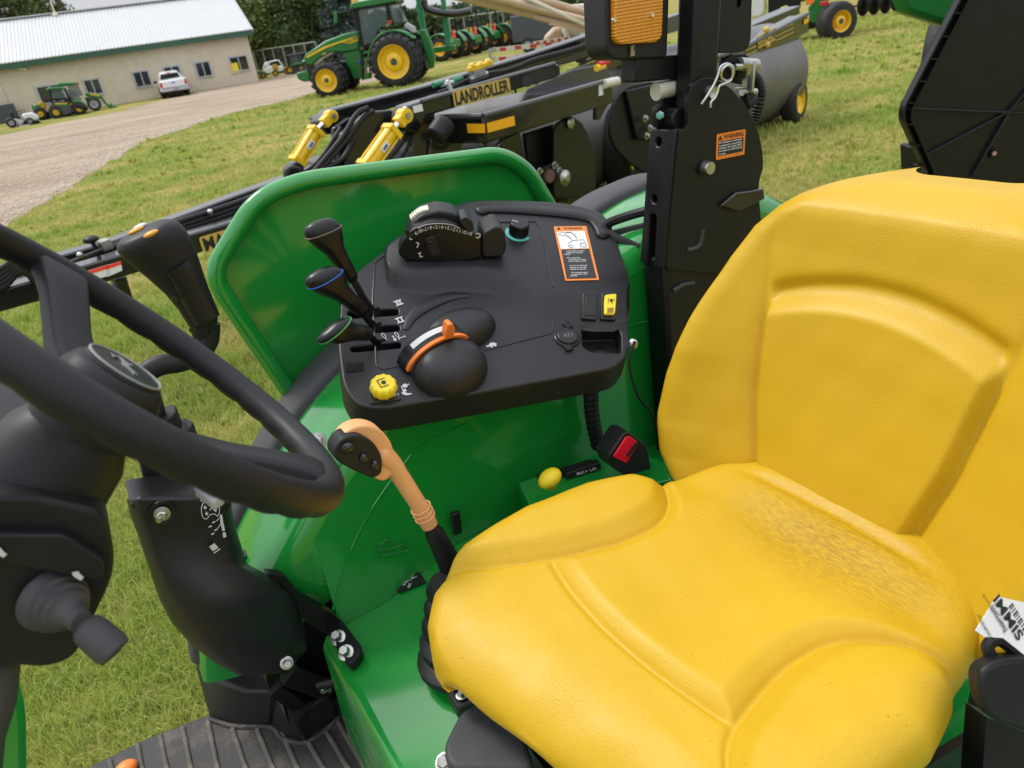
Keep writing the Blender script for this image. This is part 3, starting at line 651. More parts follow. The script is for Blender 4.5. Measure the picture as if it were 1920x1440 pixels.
arcp = [(660, 232), (686, 218), (713, 208), (743, 201), (776, 197), (810, 198), (843, 203), (875, 211), (906, 220), (936, 227), (968, 234)]
for i, (a, b) in enumerate(arcp):
    s_ = '98765432108'[i]; nx = arcp[min(i+1, 10)]; pv = arcp[max(i-1, 0)]
    d = fz.P(*Z(nx)[0])-fz.P(*Z(pv)[0]); put_text(mb, s_, Fr(fz.P(*Z((a, b))[0]), -d, -d.cross(pf.N)*-1 if False else pf.N.cross(-d)), .0075, n=0, sx=1.2)
    if i < 10: 
        q = fz.P(*Z(((a+nx[0])/2, (b+nx[1])/2))[0]); e = pf.N.cross(d).normalized(); mb.bar(q-e*.003, q+e*.003, .001, .0004, up=pf.N)
for s_, x, y, rt_ in (('2', 630, 255, 180), ('2', 685, 355, 200), ('L', 665, 298, 160), ('C', 1010, 245, 180)):
    put_text(mb, s_, fz.off(*fz.hit(*Z((x, y))[0]), 0, R(rt_)), .011, n=0, bold=.02)
obj('print', mb, 'print_white', pod)
mb = MB(); mb.prism(fz, rpoly([fz.hit(*p) for p in Z((708, 258), (765, 245), (800, 350), (750, 362))], .003), 0, .005); mb.prism(fz, [fz.hit(*p) for p in Z((595, 215), (612, 205), (640, 245), (612, 268))], -.001, .0006); obj('rocker_switch', mb, 'label_black', pod, bev=.0012)
mb = MB(); mb.tube([fz.P(*p) for p in spl(Z((700, 305), (715, 265), (765, 245), (815, 262), (832, 300), (820, 345), (770, 365)), 5)], .001, 6); mb.ell(fz.P(*Z((742, 285))[0], .005), .004, .004, .002, fz); mb.ell(fz.P(*Z((764, 338))[0], .005), .003, .003, .002, fz); obj('rocker_detail', mb, 'black_plastic', pod)
mb = MB(); mb.tube([fz.P(*p) for p in spl(Z((668, 205), (720, 185), (790, 178), (860, 186), (905, 205)), 5)], .0014, 6); obj('scale_edge', mb, 'print_grey', pod)
# rotary dial
dc = DK.P(*Z((1236, 232))[0]); mb = MB(); mb.lathe(dc, CF.N, [(.021, 0), (.0205, .001), (.0205, .026), (.0185, .029)], 30); dial = obj('rotary_dial', mb, 'black_smooth', CON, bev=.001)
mb = MB()
for k in range(30): 
    t = 2*math.pi*k/30; mb.cyl(dc+(CF.U*math.cos(t)+CF.V*math.sin(t))*.0205+CF.N*.002, dc+(CF.U*math.cos(t)+CF.V*math.sin(t))*.0205+CF.N*.026, .0012, seg=5)
obj('dial_knurl', mb, 'black_smooth', dial)
mb = MB(); mb.bar(dc+CF.N*.0292+CF.V*.003-CF.U*.003, dc+CF.N*.0292+CF.V*.014-CF.U*.012, .002, .001); obj('dial_pointer', mb, 'print_white', dial)
mb = MB(); mb.lathe(dc, CF.N, [(.0215, .0004), (.0295, .0004), (.0295, .001), (.0215, .001)], 30, ref=CF.U, arc=(R(120), R(300))); obj('dial_scale', mb, 'teal', dial)
# warning sticker with loader drawing
wp_ = dk((1433, 195), (1618, 192), (1690, 495), (1500, 500))
sf_ = Fr(DK.P(*Z((1560, 345))[0], .0004), DK.P(*Z((1690, 495))[0])-DK.P(*Z((1500, 500))[0]), DK.P(*Z((1526, 193))[0])-DK.P(*Z((1595, 497))[0]))
def sk(*pts): return [sf_.hit(*p) for p in Z(*pts)]
mb = MB(); mb.prism(sf_, rpoly(sk((1433, 195), (1618, 192), (1690, 495), (1500, 500)), .003, 3), 0, .0006); st = obj('warning_sticker', mb, 'label_orange', CON)
mb = MB(); mb.prism(sf_, sk((1450, 225), (1608, 220), (1632, 318), (1475, 322)), .0006, .0010); obj('sticker_picture', mb, 'label_white', st)
mb = MB(); mb.prism(sf_, sk((1476, 325), (1634, 321), (1676, 486), (1508, 491)), .0006, .0010); obj('sticker_text_panel', mb, 'label_black', st)
mb = MB(); put_text(mb, 'WARNING', sf_.off(*sk((1540, 206))[0]), .0075, n=.001, width=.044, bold=.02)
tri = sk((1452, 214), (1476, 214), (1462, 197)); mb.add([sf_.w(*p, .001) for p in tri], [[0, 1, 2]])
def ring(fr, px, py, r, wd=.0006, n=.0014, seg=20):
    c = fr.P(px, py, n); mb.tube([c+(fr.U*math.cos(2*math.pi*k/seg)+fr.V*math.sin(2*math.pi*k/seg))*r for k in range(seg)], wd, 5, closed=True)
Zs = lambda a, b: Z((a, b))[0]
ring(sf_, *Zs(1600, 298), .007); ring(sf_, *Zs(1530, 306), .0048)
mb.tube([sf_.P(*p, .0014) for p in Z((1515, 292), (1540, 272), (1600, 268), (1612, 285))], .0005, 5); mb.tube([sf_.P(*p, .0014) for p in Z((1545, 272), (1500, 245), (1462, 240), (1460, 230), (1490, 228), (1530, 258))], .0005, 5)
mb.tube([sf_.P(*p, .0014) for p in spl(Z((1500, 228), (1530, 228), (1555, 245), (1562, 262)), 4)], .0009, 5); obj('print', mb, 'print_black', st)
mb = MB()
for s_, x, y, wd in (('AVOID INJURY OR DEATH', 1556, 335, .042), ('CAUSED BY FALLING', 1550, 344, .037), ('LOADS', 1510, 353, .013), ('When using loader', 1545, 373, .030), ('ALWAYS put SCV selector', 1567, 383, .040), ('levers in loader position.', 1568, 392, .040), ('If you do not, loader will', 1572, 416, .038), ('continue to move after', 1573, 426, .038), ('controls are released.', 1570, 436, .036), ('See operators manual', 1580, 455, .036), ('for use of other lever', 1578, 464, .036), ('positions.', 1548, 474, .017)):
    put_text(mb, s_, sf_.off(*sk((x, y))[0]), .0028, n=.0012, width=wd, bold=.03)
obj('fine_print', mb, 'print_white', st)
# switches on the sloping face
q0, q1, q2 = CF.P(*Zs(1440, 740), .004), CF.P(*Zs(1840, 735), .004), DK.P(*Zs(1640, 555))
SW = Fr(q0+ (q1-q0).cross(q2-q0).normalized()*.001, q1-q0, q2-q0)
def sw(*pts): return [SW.hit(*p) for p in Z(*pts)]
mb = MB(); mb.prism(SW, rpoly(sw((1598, 572), (1685, 568), (1675, 725), (1590, 718)), .004), -.006, .004); obj('blank_switch', mb, 'black_smooth', CON, bev=.0015)
mb = MB(); mb.prism(SW, rpoly(sw((1612, 592), (1670, 590), (1664, 702), (1606, 700)), .003), .004, .0055); obj('blank_cover', mb, 'black_plastic', CON, bev=.001)
mb = MB(); mb.prism(SW, rpoly(sw((1704, 568), (1785, 565), (1782, 725), (1696, 722)), .004), -.006, .004); obj('switch_bezel', mb, 'black_smooth', CON, bev=.0015)
mb = MB(); a_ = rpoly(sw((1716, 592), (1780, 586), (1776, 650), (1770, 702), (1712, 702), (1712, 640)), .004); mb.prism(SW, a_, .004, .012); ysw = obj('rocker_switch', mb, 'yellow_plastic', CON, bev=.003, seg=3)
mb = MB(); mb.prism(SW, sw((1728, 668), (1762, 664), (1760, 694), (1726, 696)), .012, .0124); obj('switch_lens', mb, mat('amber_dark', (.28, .17, .01), .4), ysw)
mb = MB(); c_ = sw((1750, 628))[0]; SF2 = SW.off(*c_, .0122)
mb.box(SF2, -.007, -.006, -.004, .004, 0, .0004); mb.box(SF2, -.007, .006, .0035, .0045, 0, .0004); mb.box(SF2, .0055, .0065, -.001, .004, 0, .0004); mb.lathe(SF2.O, SF2.N, [(.0022, 0), (.0032, 0), (.0032, .0004), (.0022, .0004)], 12); mb.lathe(SF2.w(0, -.006), SF2.N, [(.001, 0), (.001, .0004)], 8); obj('print', mb, 'print_black', ysw)
# power socket with its cap
sc_ = CF.P(*Zs(1510, 822)); mb = MB(); mb.lathe(sc_, CF.N, [(.027, -.002), (.027, .002), (.023, .005), (.020, .003)], 30); mb.box(CF.off(*CF.hit(*Zs(1514, 755))), -.007, .007, -.008, .012, -.001, .005); mb.box(CF.off(*CF.hit(*Zs(1518, 885))), -.007, .007, -.006, .01, -.001, .006); sk_ = obj('power_socket', mb, 'black_smooth', CON, bev=.0015)
mb = MB(); mb.lathe(sc_, CF.N, [(.0215, .003), (.0215, .007), (.019, .009)], 30); cap = obj('socket_cap', mb, 'black_plastic', CON, bev=.001)
mb = MB(); put_text(mb, '12V', Fr(sc_+CF.N*.0093, -CF.U*.9+CF.V*.2, -CF.V), .010, n=0); obj('print', mb, 'print_dim', cap)
mb = MB(); mb.lathe(CF.P(*Zs(1695, 903), -.038), CF.N, [(.012, 0), (.012, .004), (.008, .005)], 20); obj('pocket_screw', mb, 'black_smooth', CON)
# hand throttle: domed cover, slot, orange lever
hc = CF.P(*Zs(850, 1000), .0); HF = Fr(hc, (1, .10, 0), CF.V)
mb = MB()
def dome(i, j):
    t = 2*math.pi*i; q = j*math.pi/2; c, s_ = math.cos(q)**.72, math.sin(q)**.9
    x, y = math.cos(t), math.sin(t)
    return HF.w(.074*x*c, (.066 if y < 0 else .056)*y*c, .056*s_-.004)
mb.grid(dome, 40, 16, True); obj('throttle_cover', mb, 'black_plastic', CON, smooth=70)
mb = MB(); h2 = HF.hit(*Zs(905, 800))
def dome2(i, j):
    t = 2*math.pi*i; q = j*math.pi/2; c, s_ = math.cos(q)**.6, math.sin(q)
    return HF.w(h2[0]+.082*math.cos(t)*c, h2[1]+.050*math.sin(t)*c, .046*s_-.004)
mb.grid(dome2, 40, 14, True); obj('throttle_hood', mb, 'black_plastic', CON, smooth=70)
mb = MB()
def arcpt(v, r, t): return HF.w(.0+r*math.cos(t), v, max(-.004, r*.80*math.sin(t)-.004))
for (v0, v1, r) in ((.030, .040, .0745),):
    secs = [[arcpt(v0, r, t), arcpt(v1, r, t), arcpt(v1, r*.9, t), arcpt(v0, r*.9, t)] for t in [R(8+164*k/24) for k in range(25)]]; mb.loft(secs)
tl = obj('throttle_lever', mb, 'orange', CON, smooth=40)
mb = MB(); tb = arcpt(.036, .073, R(80)); mb.prism(Fr(tb, HF.U, HF.N), rpoly([(-.008, -.004), (.009, -.004), (.011, .018), (.004, .034), (-.006, .036), (-.009, .02)], .004), -.008, .008); obj('lever_tab', mb, 'orange', tl, bev=.002)
mb = MB(); secs = [[arcpt(.046, .0775, t), arcpt(.058, .0775, t), arcpt(.058, .07, t), arcpt(.046, .07, t)] for t in [R(62+72*k/14) for k in range(15)]]; mb.loft(secs); obj('throttle_scale', mb, 'print_white', tl)
mb = MB(); secs = [[arcpt(.038, .076, t), arcpt(.064, .0765, t), arcpt(.064, .06, t), arcpt(.038, .06, t)] for t in [R(4+172*k/24) for k in range(25)]]; mb.loft(secs); obj('throttle_slot', mb, 'black_smooth', CON, smooth=40)
# sweeping ridge round the hood
mb = MB(); rp = spl([CF.P(*p) for p in Z((600, 775), (640, 700), (720, 640), (850, 590), (960, 582))], 6); mb.tube(rp, [.006+.010*math.sin(math.pi*k/(len(rp)-1)) for k in range(len(rp))], 10, sq=(.35, 1), up=CF.N); obj('hood_ridge', mb, 'black_plastic', CON, smooth=80)
# small printed symbols
mb = MB()
def sym(px, py, kind, s=1.):
    f = CF.off(*CF.hit(*Zs(px, py)), .001)
    if kind == 'spool':
        for a in (-.006, .006): mb.box(f, -.008*s, .008*s, a-.0012, a+.0012, 0, .0004)
        for a in (-.004, .004): mb.box(f, a-.0011, a+.0011, -.006, .006, 0, .0004)
    if kind == 'spool3':
        sym(px, py, 'spool', s); mb.box(f, -.0008, .0008, -.006, .006, 0, .0004)
    if kind == 'turtle':
        mb.prism(f, [(-.009, -.002), (-.006, .004), (0, .0065), (.006, .004), (.009, -.001), (.007, -.003), (-.007, -.003)], 0, .0004); mb.box(f, -.013, -.008, -.001, .003, 0, .0004); mb.box(f, .002, .006, -.006, -.003, 0, .0004); mb.box(f, -.005, -.002, -.006, -.003, 0, .0004)
    if kind == 'rabbit':
        g = f.off(0, 0, 0, R(-50)); mb.prism(g, [(-.008, -.003), (-.006, .004), (0, .005), (.005, .003), (.009, .004), (.009, -.001), (.004, -.004), (-.005, -.005)], 0, .0004); mb.prism(g, [(.005, .003), (.001, .010), (.004, .010), (.008, .004)], 0, .0004)
    if kind == 'arrow':
        mb.box(f, -.001, .001, -.007, .006, 0, .0004); mb.prism(f, [(-.004, -.004), (.004, -.004), (0, -.010)], 0, .0004)
    if kind == 'pill': mb.tube([f.w(.0028*math.cos(t), .007*math.sin(t), 0) for t in [2*math.pi*k/14 for k in range(14)]], .0008, 5, closed=True); mb.box(f, -.0008, .0008, -.013, -.006, 0, .0004)
    if kind == 'tee': mb.box(f, -.007, .007, -.0008, .0008, 0, .0004); mb.box(f, -.007, -.006, -.004, .004, 0, .0004); mb.box(f, .006, .007, -.003, .003, 0, .0004)
    if kind == 'gear':
        mb.lathe(f.O, f.N, [(.002, 0), (.005, 0), (.005, .0004), (.002, .0004)], 8); mb.box(f, -.008, -.006, -.006, .006, 0, .0004); mb.box(f, .005, .009, -.001, .001, 0, .0004)
    if kind == 'operator': mb.box(f, -.003, .004, .002, .008, 0, .0004); mb.prism(f, [(-.007, .003), (.0, .002), (.003, -.004), (.009, -.006), (.008, -.009), (-.001, -.007), (-.006, -.002)], 0, .0004)
sym(562, 625, 'spool3'); sym(570, 722, 'spool'); sym(478, 810, 'pill'); sym(552, 805, 'pill'); sym(535, 822, 'arrow'); sym(580, 820, 'tee'); sym(600, 908, 'rabbit'); sym(1090, 862, 'turtle'); sym(598, 1092, 'gear'); sym(600, 1130, 'operator')
obj('printed_symbols', mb, 'print_white', CON)
# PTO knob
kf = CF.off(*CF.hit(*Zs(488, 1130))); mb = MB(); mb.prism(CF, rpoly(zp(.003, (396, 1100), (575, 1078), (575, 1165), (402, 1190)), .003), -.001, .003); kp = obj('knob_plate', mb, 'label_black', CON, bev=.0008)
mb = MB(); put_text(mb, 'I', CF.off(*zp(0, (552, 1098))[0], .0034), .006); put_text(mb, 'O', CF.off(*zp(0, (556, 1145))[0], .0034), .005); 
for y in (1100, 1148): mb.box(CF.off(*zp(0, (536, y))[0], .0034), -.004, .004, -.001, .001, 0, .0003); mb.box(CF.off(*zp(0, (536, y))[0], .0034), -.001, .001, -.004, .004, 0, .0003)
obj('print', mb, 'print_white', kp)
mb = MB(); kc = CF.P(*Zs(478, 1128)); n_ = 22
def kn(h, r, amp): return [kc+CF.N*h+(CF.U*math.cos(t)+CF.V*math.sin(t))*(r+amp*math.cos(11*t)) for t in [2*math.pi*k/66 for k in range(66)]]
mb.loft([kn(0, .016, 0), kn(.004, .021, .0008), kn(.012, .0235, .0012), kn(.020, .0235, .0012), kn(.026, .0215, .0008), kn(.028, .018, 0), kn(.0275, .0165, 0)]); knob = obj('pto_knob', mb, 'yellow_plastic', CON, smooth=50)
mb = MB(); g = Fr(kc+CF.N*.0282, CF.U, CF.V); 
for a in ((-.009, -.0075, -.009, .009), (-.009, .006, .008, .0095), (-.009, .006, -.0095, -.008)): mb.box(g, *a, 0, .0004)
mb.lathe(g.w(.0005, 0), g.N, [(.0022, 0), (.0045, 0), (.0045, .0004), (.0022, .0004)], 8); obj('print', mb, 'print_black', knob)
mb = MB(); mb.prism(CF, rpoly(zp(.0, (262, 962), (360, 958), (365, 1005), (268, 1018)), .002), -.001, .0012); obj('blank_plate', mb, 'black_smooth', CON)
# hydraulic levers
for (kx, ky, nx, ny, bx, by, ring_, sl) in ((140, 225, 292, 470, 428, 685, 'brown_ring', 0), (150, 490, 350, 660, 440, 770, 'blue_ring', 1), (205, 778, 385, 795, 462, 862, 'green_ring', 2)):
    B = CF.P(*Zs(bx, by), -.01); yv = B.y-.01
    K = at(*Zs(kx, ky), y=yv-.02*sl); N0 = at(*Zs(nx, ny), y=yv-.012*sl)
    lv = thing('hydraulic_lever', None, None, B); lv.parent = TR; lv.location = B-V((.9, CY, 0))
    mb = MB(); mb.tube([B+V((.004, 0, -.03)), B, B.lerp(N0, .35)+V((-.004, 0, .004)), N0], [.007, .0075, .007, .007], 8, sq=(1, .6)); mb.box(Fr(B, (1, 0, 0), (0, 1, 0)), -.012, .01, -.006, .006, -.02, .012); obj('shaft', mb, 'black_metal', lv)
    ax = (K-N0).normalized(); Ln = (K-N0).length; hd = V((0, -1, .25)); hd = (hd-ax*hd.dot(ax)).normalized(); sd_ = ax.cross(hd); sd_ = sd_ if sd_.x > 0 else -sd_
    mb = MB(); secs = []
    for t, a, b in ((-.10, .010, .010), (-.02, .0125, .0125), (0, .0135, .0135), (.05, .0125, .0125), (.1, .0145, .0145), (.35, .0155, .0155), (.6, .018, .019), (.78, .0205, .027), (.92, .021, .032), (1.02, .0205, .034), (1.12, .0185, .032), (1.2, .0135, .025), (1.24, .006, .012)):
        c = N0+ax*Ln*t; kk = sst(.5, 1.0, t); e1 = (sd_*(1-kk*.6)+V((1, 0, 0))*kk*.6).normalized(); 
        if t > .5: a, b = b, a
        secs.append([c+e1*a*math.cos(q)*(abs(math.cos(q))+.001)**-.12+hd*b*math.sin(q)*(abs(math.sin(q))+.001)**-.12 for q in [2*math.pi*k/20 for k in range(20)]])
    mb.loft(secs); obj('grip', mb, 'black_smooth', lv, smooth=80)
    mb = MB(); c = N0+ax*Ln*1.0; mb.tube([c+(sd_*.4+V((1, 0, 0))*.6).normalized()*.0345*math.cos(q)*(abs(math.cos(q))+.001)**-.12+hd*.0211*math.sin(q)*(abs(math.sin(q))+.001)**-.12 for q in [2*math.pi*k/28 for k in range(28)]], .0013, 6, closed=True); obj('accent_ring', mb, ring_, lv)
# gear / range lever with tan grip beside the seat
f = vy(1.03); LV = thing('range_lever', None, None, f.P(820, 1010)); LV.parent = TR; LV.location = f.P(820, 1010)-V((.9, CY, 0))
mb = MB(); path = [(806, 985), (797, 968), (784, 945), (768, 920), (752, 895), (736, 872), (722, 858), (705, 846)]
pth = spl([f.P(*p) for p in path], 5); rr = [lerp_tab([(0, .0150), (.12, .0160), (.3, .0150), (.6, .0155), (.8, .018), (.95, .020), (1, .016)], k/(len(pth)-1)) for k in range(len(pth))]
mb.tube(pth, rr, 16, sq=(1.0, .9)); obj('grip', mb, 'tan_grip', LV, smooth=80)
hd = [f.hit(*p, .026) for p in [(626, 846), (640, 822), (672, 814), (704, 832), (718, 860), (716, 890), (698, 898), (650, 876), (628, 862)]]
mb = MB(); mb.prism(f, rpoly(hd, .012, 4), -.012, .026); sp = obj('switch_panel', mb, 'black_soft', LV, bev=.006, seg=3)
ho = [f.hit(*p, .012) for p in [(630, 838), (648, 808), (680, 796), (712, 803), (734, 828), (742, 860), (736, 892), (722, 904), (700, 898), (690, 860), (655, 838)]]
mb = MB(); mb.prism(f, rpoly(ho, .014, 5), -.022, .012); obj('grip_hood', mb, 'tan_grip', LV, bev=.013, seg=4)
for px, py, a, b in ((652, 840, .011, .010), (682, 860, .0075, .010), (703, 873, .0075, .0105)):
    mb = MB(); mb.ell(f.P(px, py, .027), a, b, .007, f); obj('button', mb, 'black_gloss', LV)
for k in range(3):
    mb = MB(); c = f.P(797-4*k, 968-8*k); ax = (f.P(780, 940)-f.P(805, 985)).normalized(); fr = Fr(c, ax.cross(f.N), f.N); mb.tube([c+fr.U*.0175*math.cos(t)+f.N*.0165*math.sin(t) for t in [R(200+140*q/8) for q in range(9)]] if False else [c+ax.cross(f.N)*.0178*math.cos(2*math.pi*q/20)+f.N*.0165*math.sin(2*math.pi*q/20) for q in range(20)], .0016, 6, closed=True); obj('grip_rib', mb, 'tan_grip', LV)
mb = MB(); bp = [f.P(806, 985), f.P(815, 1000), f.P(830, 1030), f.P(850, 1070)]; mb.tube(bp, [.010, .018, .02, .024], 14); 
for k in range(5):
    c = V((.335-.002*k, 1.0-.012*k, 1.075-.03*k)); r_ = .042+.013*k; mb.lathe(c, (.05, .1, 1), [(r_*.75, .028), (r_, .012), (r_, 0), (r_*.8, -.014)], 20)
obj('boot', mb, 'black_soft', LV, smooth=50)
mb = MB(); mb.bar(vy(1.2).P(853, 960), vy(1.2).P(858, 1000), .012, .02); obj('stop_peg', mb, 'black_soft', TR, bev=.004)
# dim embossed gear diagram on the wall
mb = MB(); f = vy(1.2095)
for a in ([(712, 1022), (725, 1012), (735, 1014), (738, 1024)], [(710, 1031), (740, 1027)], [(725, 1027), (727, 1034)], [(742, 1026), (755, 1020)], [(715, 1043), (765, 1032)]): mb.tube([f.P(*p) for p in a], .0012, 5)
for s_, px, py in (('A', 708, 1033), ('B', 757, 1019), ('D', 762, 1027), ('C', 711, 1044)): put_text(mb, s_, Fr(f.P(px, py), (1, 0, .1), (0, 0, 1)), .012, n=.0005)
obj('shift_pattern', mb, mat('emboss', (.03, .17, .05), .35), wall)
# ---- steering wheel
SN = V((.797, .0, .604)).normalized(); SC = V((-.005, .668, 1.783)); SR = .2
sa = V((0, 1, 0)); sb = SN.cross(sa)                      # sa lateral, sb along the slope
STW = thing('steering_wheel', None, None, SC); STW.parent = TR; STW.location = SC-V((.9, CY, 0))
def swp(t, r, h=0.): return SC+(sa*math.cos(t)+sb*math.sin(t))*r+SN*h
mb = MB(); secs = []
for k in range(96):
    t = 2*math.pi*k/96; d = sa*math.cos(t)+sb*math.sin(t); g = .0006*math.sin(k*math.pi*2*96/8/96) 
    w_ = []
    for q in range(16):
        a = 2*math.pi*q/16; rr = .0148+(.0011*math.sin(k*2.1) if math.sin(a) < -.2 else 0)
        w_.append(SC+d*(SR+rr*math.cos(a))+SN*rr*1.02*math.sin(a))
    secs.append(w_)
mb.loft(secs+[secs[0]], (0, 0)); obj('rim', mb, 'black_soft', STW, smooth=80)
SPF = Fr(SC, sa, sb)
def spoke(tgt, wd0, wd1):
    mb = MB(); u, v = tgt; t = math.atan2(v, u); secs = []
    for r_, h, wd, th in ((.03, -.05, wd0, .012), (.07, -.045, wd0, .012), (.11, -.030, wd0*.95, .011), (.15, -.012, wd1*.9, .011), (.178, -.002, wd1, .012), (.192, 0, wd1*1.15, .010)):
        c = swp(t, r_, h); e = (-sa*math.sin(t)+sb*math.cos(t)); secs.append([c+e*x*wd/2+SN*y*th for x, y in ((-1, -.6), (-.8, -1), (.8, -1), (1, -.6), (1, .6), (.8, 1), (-.8, 1), (-1, .6))])
    mb.loft(secs); obj('spoke', mb, 'black_soft', STW, smooth=60, bev=.002)
spoke(SPF.hit(135, 540), .044, .05); spoke(SPF.hit(560, 870), .044, .05)
t3 = [math.atan2(q[1], q[0]) for q in (SPF.hit(135, 540), SPF.hit(560, 870))]
tm = (t3[0]+t3[1])/2+math.pi
spoke((math.cos(tm), math.sin(tm)), .044, .05)
mb = MB(); mb.lathe(SC, SN, [(.04, -.085), (.044, -.06), (.044, -.03), (.039, -.018), (.0345, -.014)], 36); obj('hub', mb, 'black_soft', STW, smooth=50)
mb = MB(); mb.lathe(SC, SN, [(.034, -.02), (.034, -.013), (.031, -.0105), (.014, -.0095), (.001, -.0093)], 36); obj('hub_cap', mb, 'black_smooth', STW)
mb = MB(); mb.tube([swp(2*math.pi*k/40, .0318, -.0103) for k in range(40)], .0013, 6, closed=True)
hf = Fr(SC+SN*-.0085, sa, sb)
# leaping-animal emblem, silver outline
em = [(-.024, -.006), (-.016, -.002), (-.010, .006), (.0, .008), (.008, .006), (.014, .010), (.022, .010), (.018, .004), (.012, .002), (.010, -.002), (.016, -.008), (.010, -.007), (.004, -.001), (-.004, -.001), (-.010, -.004), (-.018, -.012), (-.016, -.006)]
em = [(a*.68, b*.68) for a, b in em]; mb.prism(hf, em, -.001, .0006); mb.tube([hf.w(*p) for p in ((.011, .007), (.0068, .0123), (.002, .0128))], .001, 5); mb.tube([hf.w(*p) for p in ((.008, .0102), (.0102, .0145))], .0008, 5)
obj('hub_emblem', mb, 'print_grey', STW)
# ---- steering column, dash and its stalk
SCOL = thing('steering_column', None, None, SC-SN*.2); SCOL.parent = TR; SCOL.location = SC-SN*.2-V((.9, CY, 0))
mb = MB(); secs = []
for d, a, b in ((.07, .04, .04), (.09, .05, .05), (.14, .056, .056), (.22, .058, .058), (.30, .058, .058), (.40, .055, .055)):
    c = SC-SN*d+V((0, 0, -.02*d)); secs.append([c+sa*a*math.cos(q)+sb*b*math.sin(q) for q in [2*math.pi*k/24 for k in range(24)]])
mb.loft(secs); obj('column_shroud', mb, 'black_soft', SCOL, smooth=60)
f = vy(.60)
dp = [f.hit(*p) for p in [(-160, 930), (60, 930), (196, 960), (216, 1035), (212, 1085), (172, 1170), (140, 1235), (90, 1254), (30, 1250), (-160, 1230)]]
mb = MB(); mb.prism(f, rpoly(dp, .014, 4), -.32, 0); dash = obj('dash_housing', mb, 'black_soft', SCOL, bev=.012, seg=3)
mb = MB(); mb.prism(f, rpoly([f.hit(*p) for p in [(-120, 985), (120, 990), (195, 1040), (190, 1075), (140, 1070), (-120, 1010)]], .006), 0, .012); obj('dash_panel', mb, 'black_soft', SCOL, bev=.006)
mb = MB(); c0, c1 = f.P(95, 1128), f.P(150, 1205); ax = V((.35, -.80, -.12)).normalized()
c0 = f.P(98, 1122)
prof = [(a*.52, b*.8) for a, b in [(.052, 0), (.050, .006), (.047, .008), (.046, .014), (.041, .016), (.040, .022), (.034, .024), (.033, .030), (.026, .032), (.018, .04), (.0165, .055)]]
mb.lathe(c0, ax, prof, 28); obj('stalk_boot', mb, 'grey_rubber', SCOL, smooth=40)
mb = MB(); k0 = c0+ax*.030; kd = (dep(150, 1205, .62)-k0).normalized(); kd = V((.25, -.35, -.42)).normalized(); mb.lathe(k0, kd, [(.008, 0), (.008, .010), (.0125, .016), (.0135, .022), (.014, .040), (.0125, .045), (.005, .046), (.003, .045)], 24); obj('stalk_knob', mb, 'grey_rubber', SCOL, smooth=50)
for px, py in ((0, 1018), (143, 1062)):
    mb = MB(); g = f.off(*f.hit(px, py), .014, R(25)); mb.prism(g, [(a*.55, b*.55) for a, b in [(-.003, -.009), (.003, -.009), (.004, -.002), (.006, .004), (.0, .009), (-.003, .004)]], 0, .0005); obj('dash_symbol', mb, 'print_white', SCOL)
mb = MB(); mb.bar(swp(0, 0, -.1)+V((.09, -.02, -.07)), swp(0, 0, -.1)+V((.10, -.05, -.075)), .012, .012); obj('column_latch', mb, 'silver_plastic', SCOL, bev=.003)
# lower column and hood side at the frame's corner
mb = MB(); f2 = vy(.62); mb.prism(f2, [f2.hit(*p) for p in [(-160, 1240), (40, 1250), (32, 1330), (10, 1400), (-10, 1600), (-160, 1600)]], -.1, 0); obj('lower_cowl', mb, 'grey_rubber', SCOL, bev=.01)
f3 = vy(.86); mb = MB(); mb.prism(f3, rpoly([f3.hit(*p) for p in [(-200, 1180), (20, 1240), (48, 1330), (50, 1480), (50, 1700), (-200, 1700)]], .03), -.03, 0); obj('engine_hood', mb, 'green_paint', TR, bev=.008)
# ---- loader joystick and its bracket
JB = thing('joystick_bracket', None, None, (-.02, 1.26, 1.0)); JB.parent = TR; JB.location = V((-.02, 1.26, 1.0))-V((.9, CY, 0))
def Q(x, y): return (x/2.483, 860+y/2.483)
rowsL = [(590, 190), (605, 260), (640, 350), (690, 500), (740, 650), (800, 765), (890, 865), (985, 940), (1110, 1010)]
rowsR = [(1072, 185), (1085, 260), (1103, 340), (1150, 490), (1275, 555), (1370, 640), (1415, 780), (1432, 890), (1330, 1000)]
NJ = 17
def brk(i, j):
    k = j*(len(rowsL)-1); a = int(min(k, len(rowsL)-2)); t = k-a
    L = [rowsL[a][c]*(1-t)+rowsL[a+1][c]*t for c in (0, 1)]; Rr = [rowsR[a][c]*(1-t)+rowsR[a+1][c]*t for c in (0, 1)]
    x, y = L[0]*(1-i)+Rr[0]*i, L[1]*(1-i)+Rr[1]*i
    bul = .05*sst(.25, .62, j)*sst(1.05, .8, j)*math.sin(math.pi*min(1, max(0, i*1.05)))**.8
    edge = .03*max(0, (abs(i-.5)-.36)/.14)**2
    return at(*Q(x, y), y=1.17-bul+edge)
mb = MB(); mb.grid(brk, 40, 50); g0 = obj('cover', mb, 'black_plastic', JB, smooth=60)
sol = g0.modifiers.new('thick', 'SOLIDIFY'); sol.thickness = .012; sol.offset = -1
mb = MB(); f = vy(1.2)
mb.prism(f, rpoly([f.hit(*Q(*p)) for p in ((590, 185), (700, 165), (880, 150), (1000, 165), (1075, 180), (1040, 240), (640, 240))], .01), -.07, .02); obj('top_plate', mb, 'black_smooth', JB, bev=.006)
mb = MB(); bp_ = at(*Q(755, 255), y=1.162); mb.lathe(bp_+V((0, .004, 0)), (0, -1, .1), [(.021, 0), (.020, .003), (.016, .002)], 24); obj('bolt_recess', mb, 'black_smooth', JB)
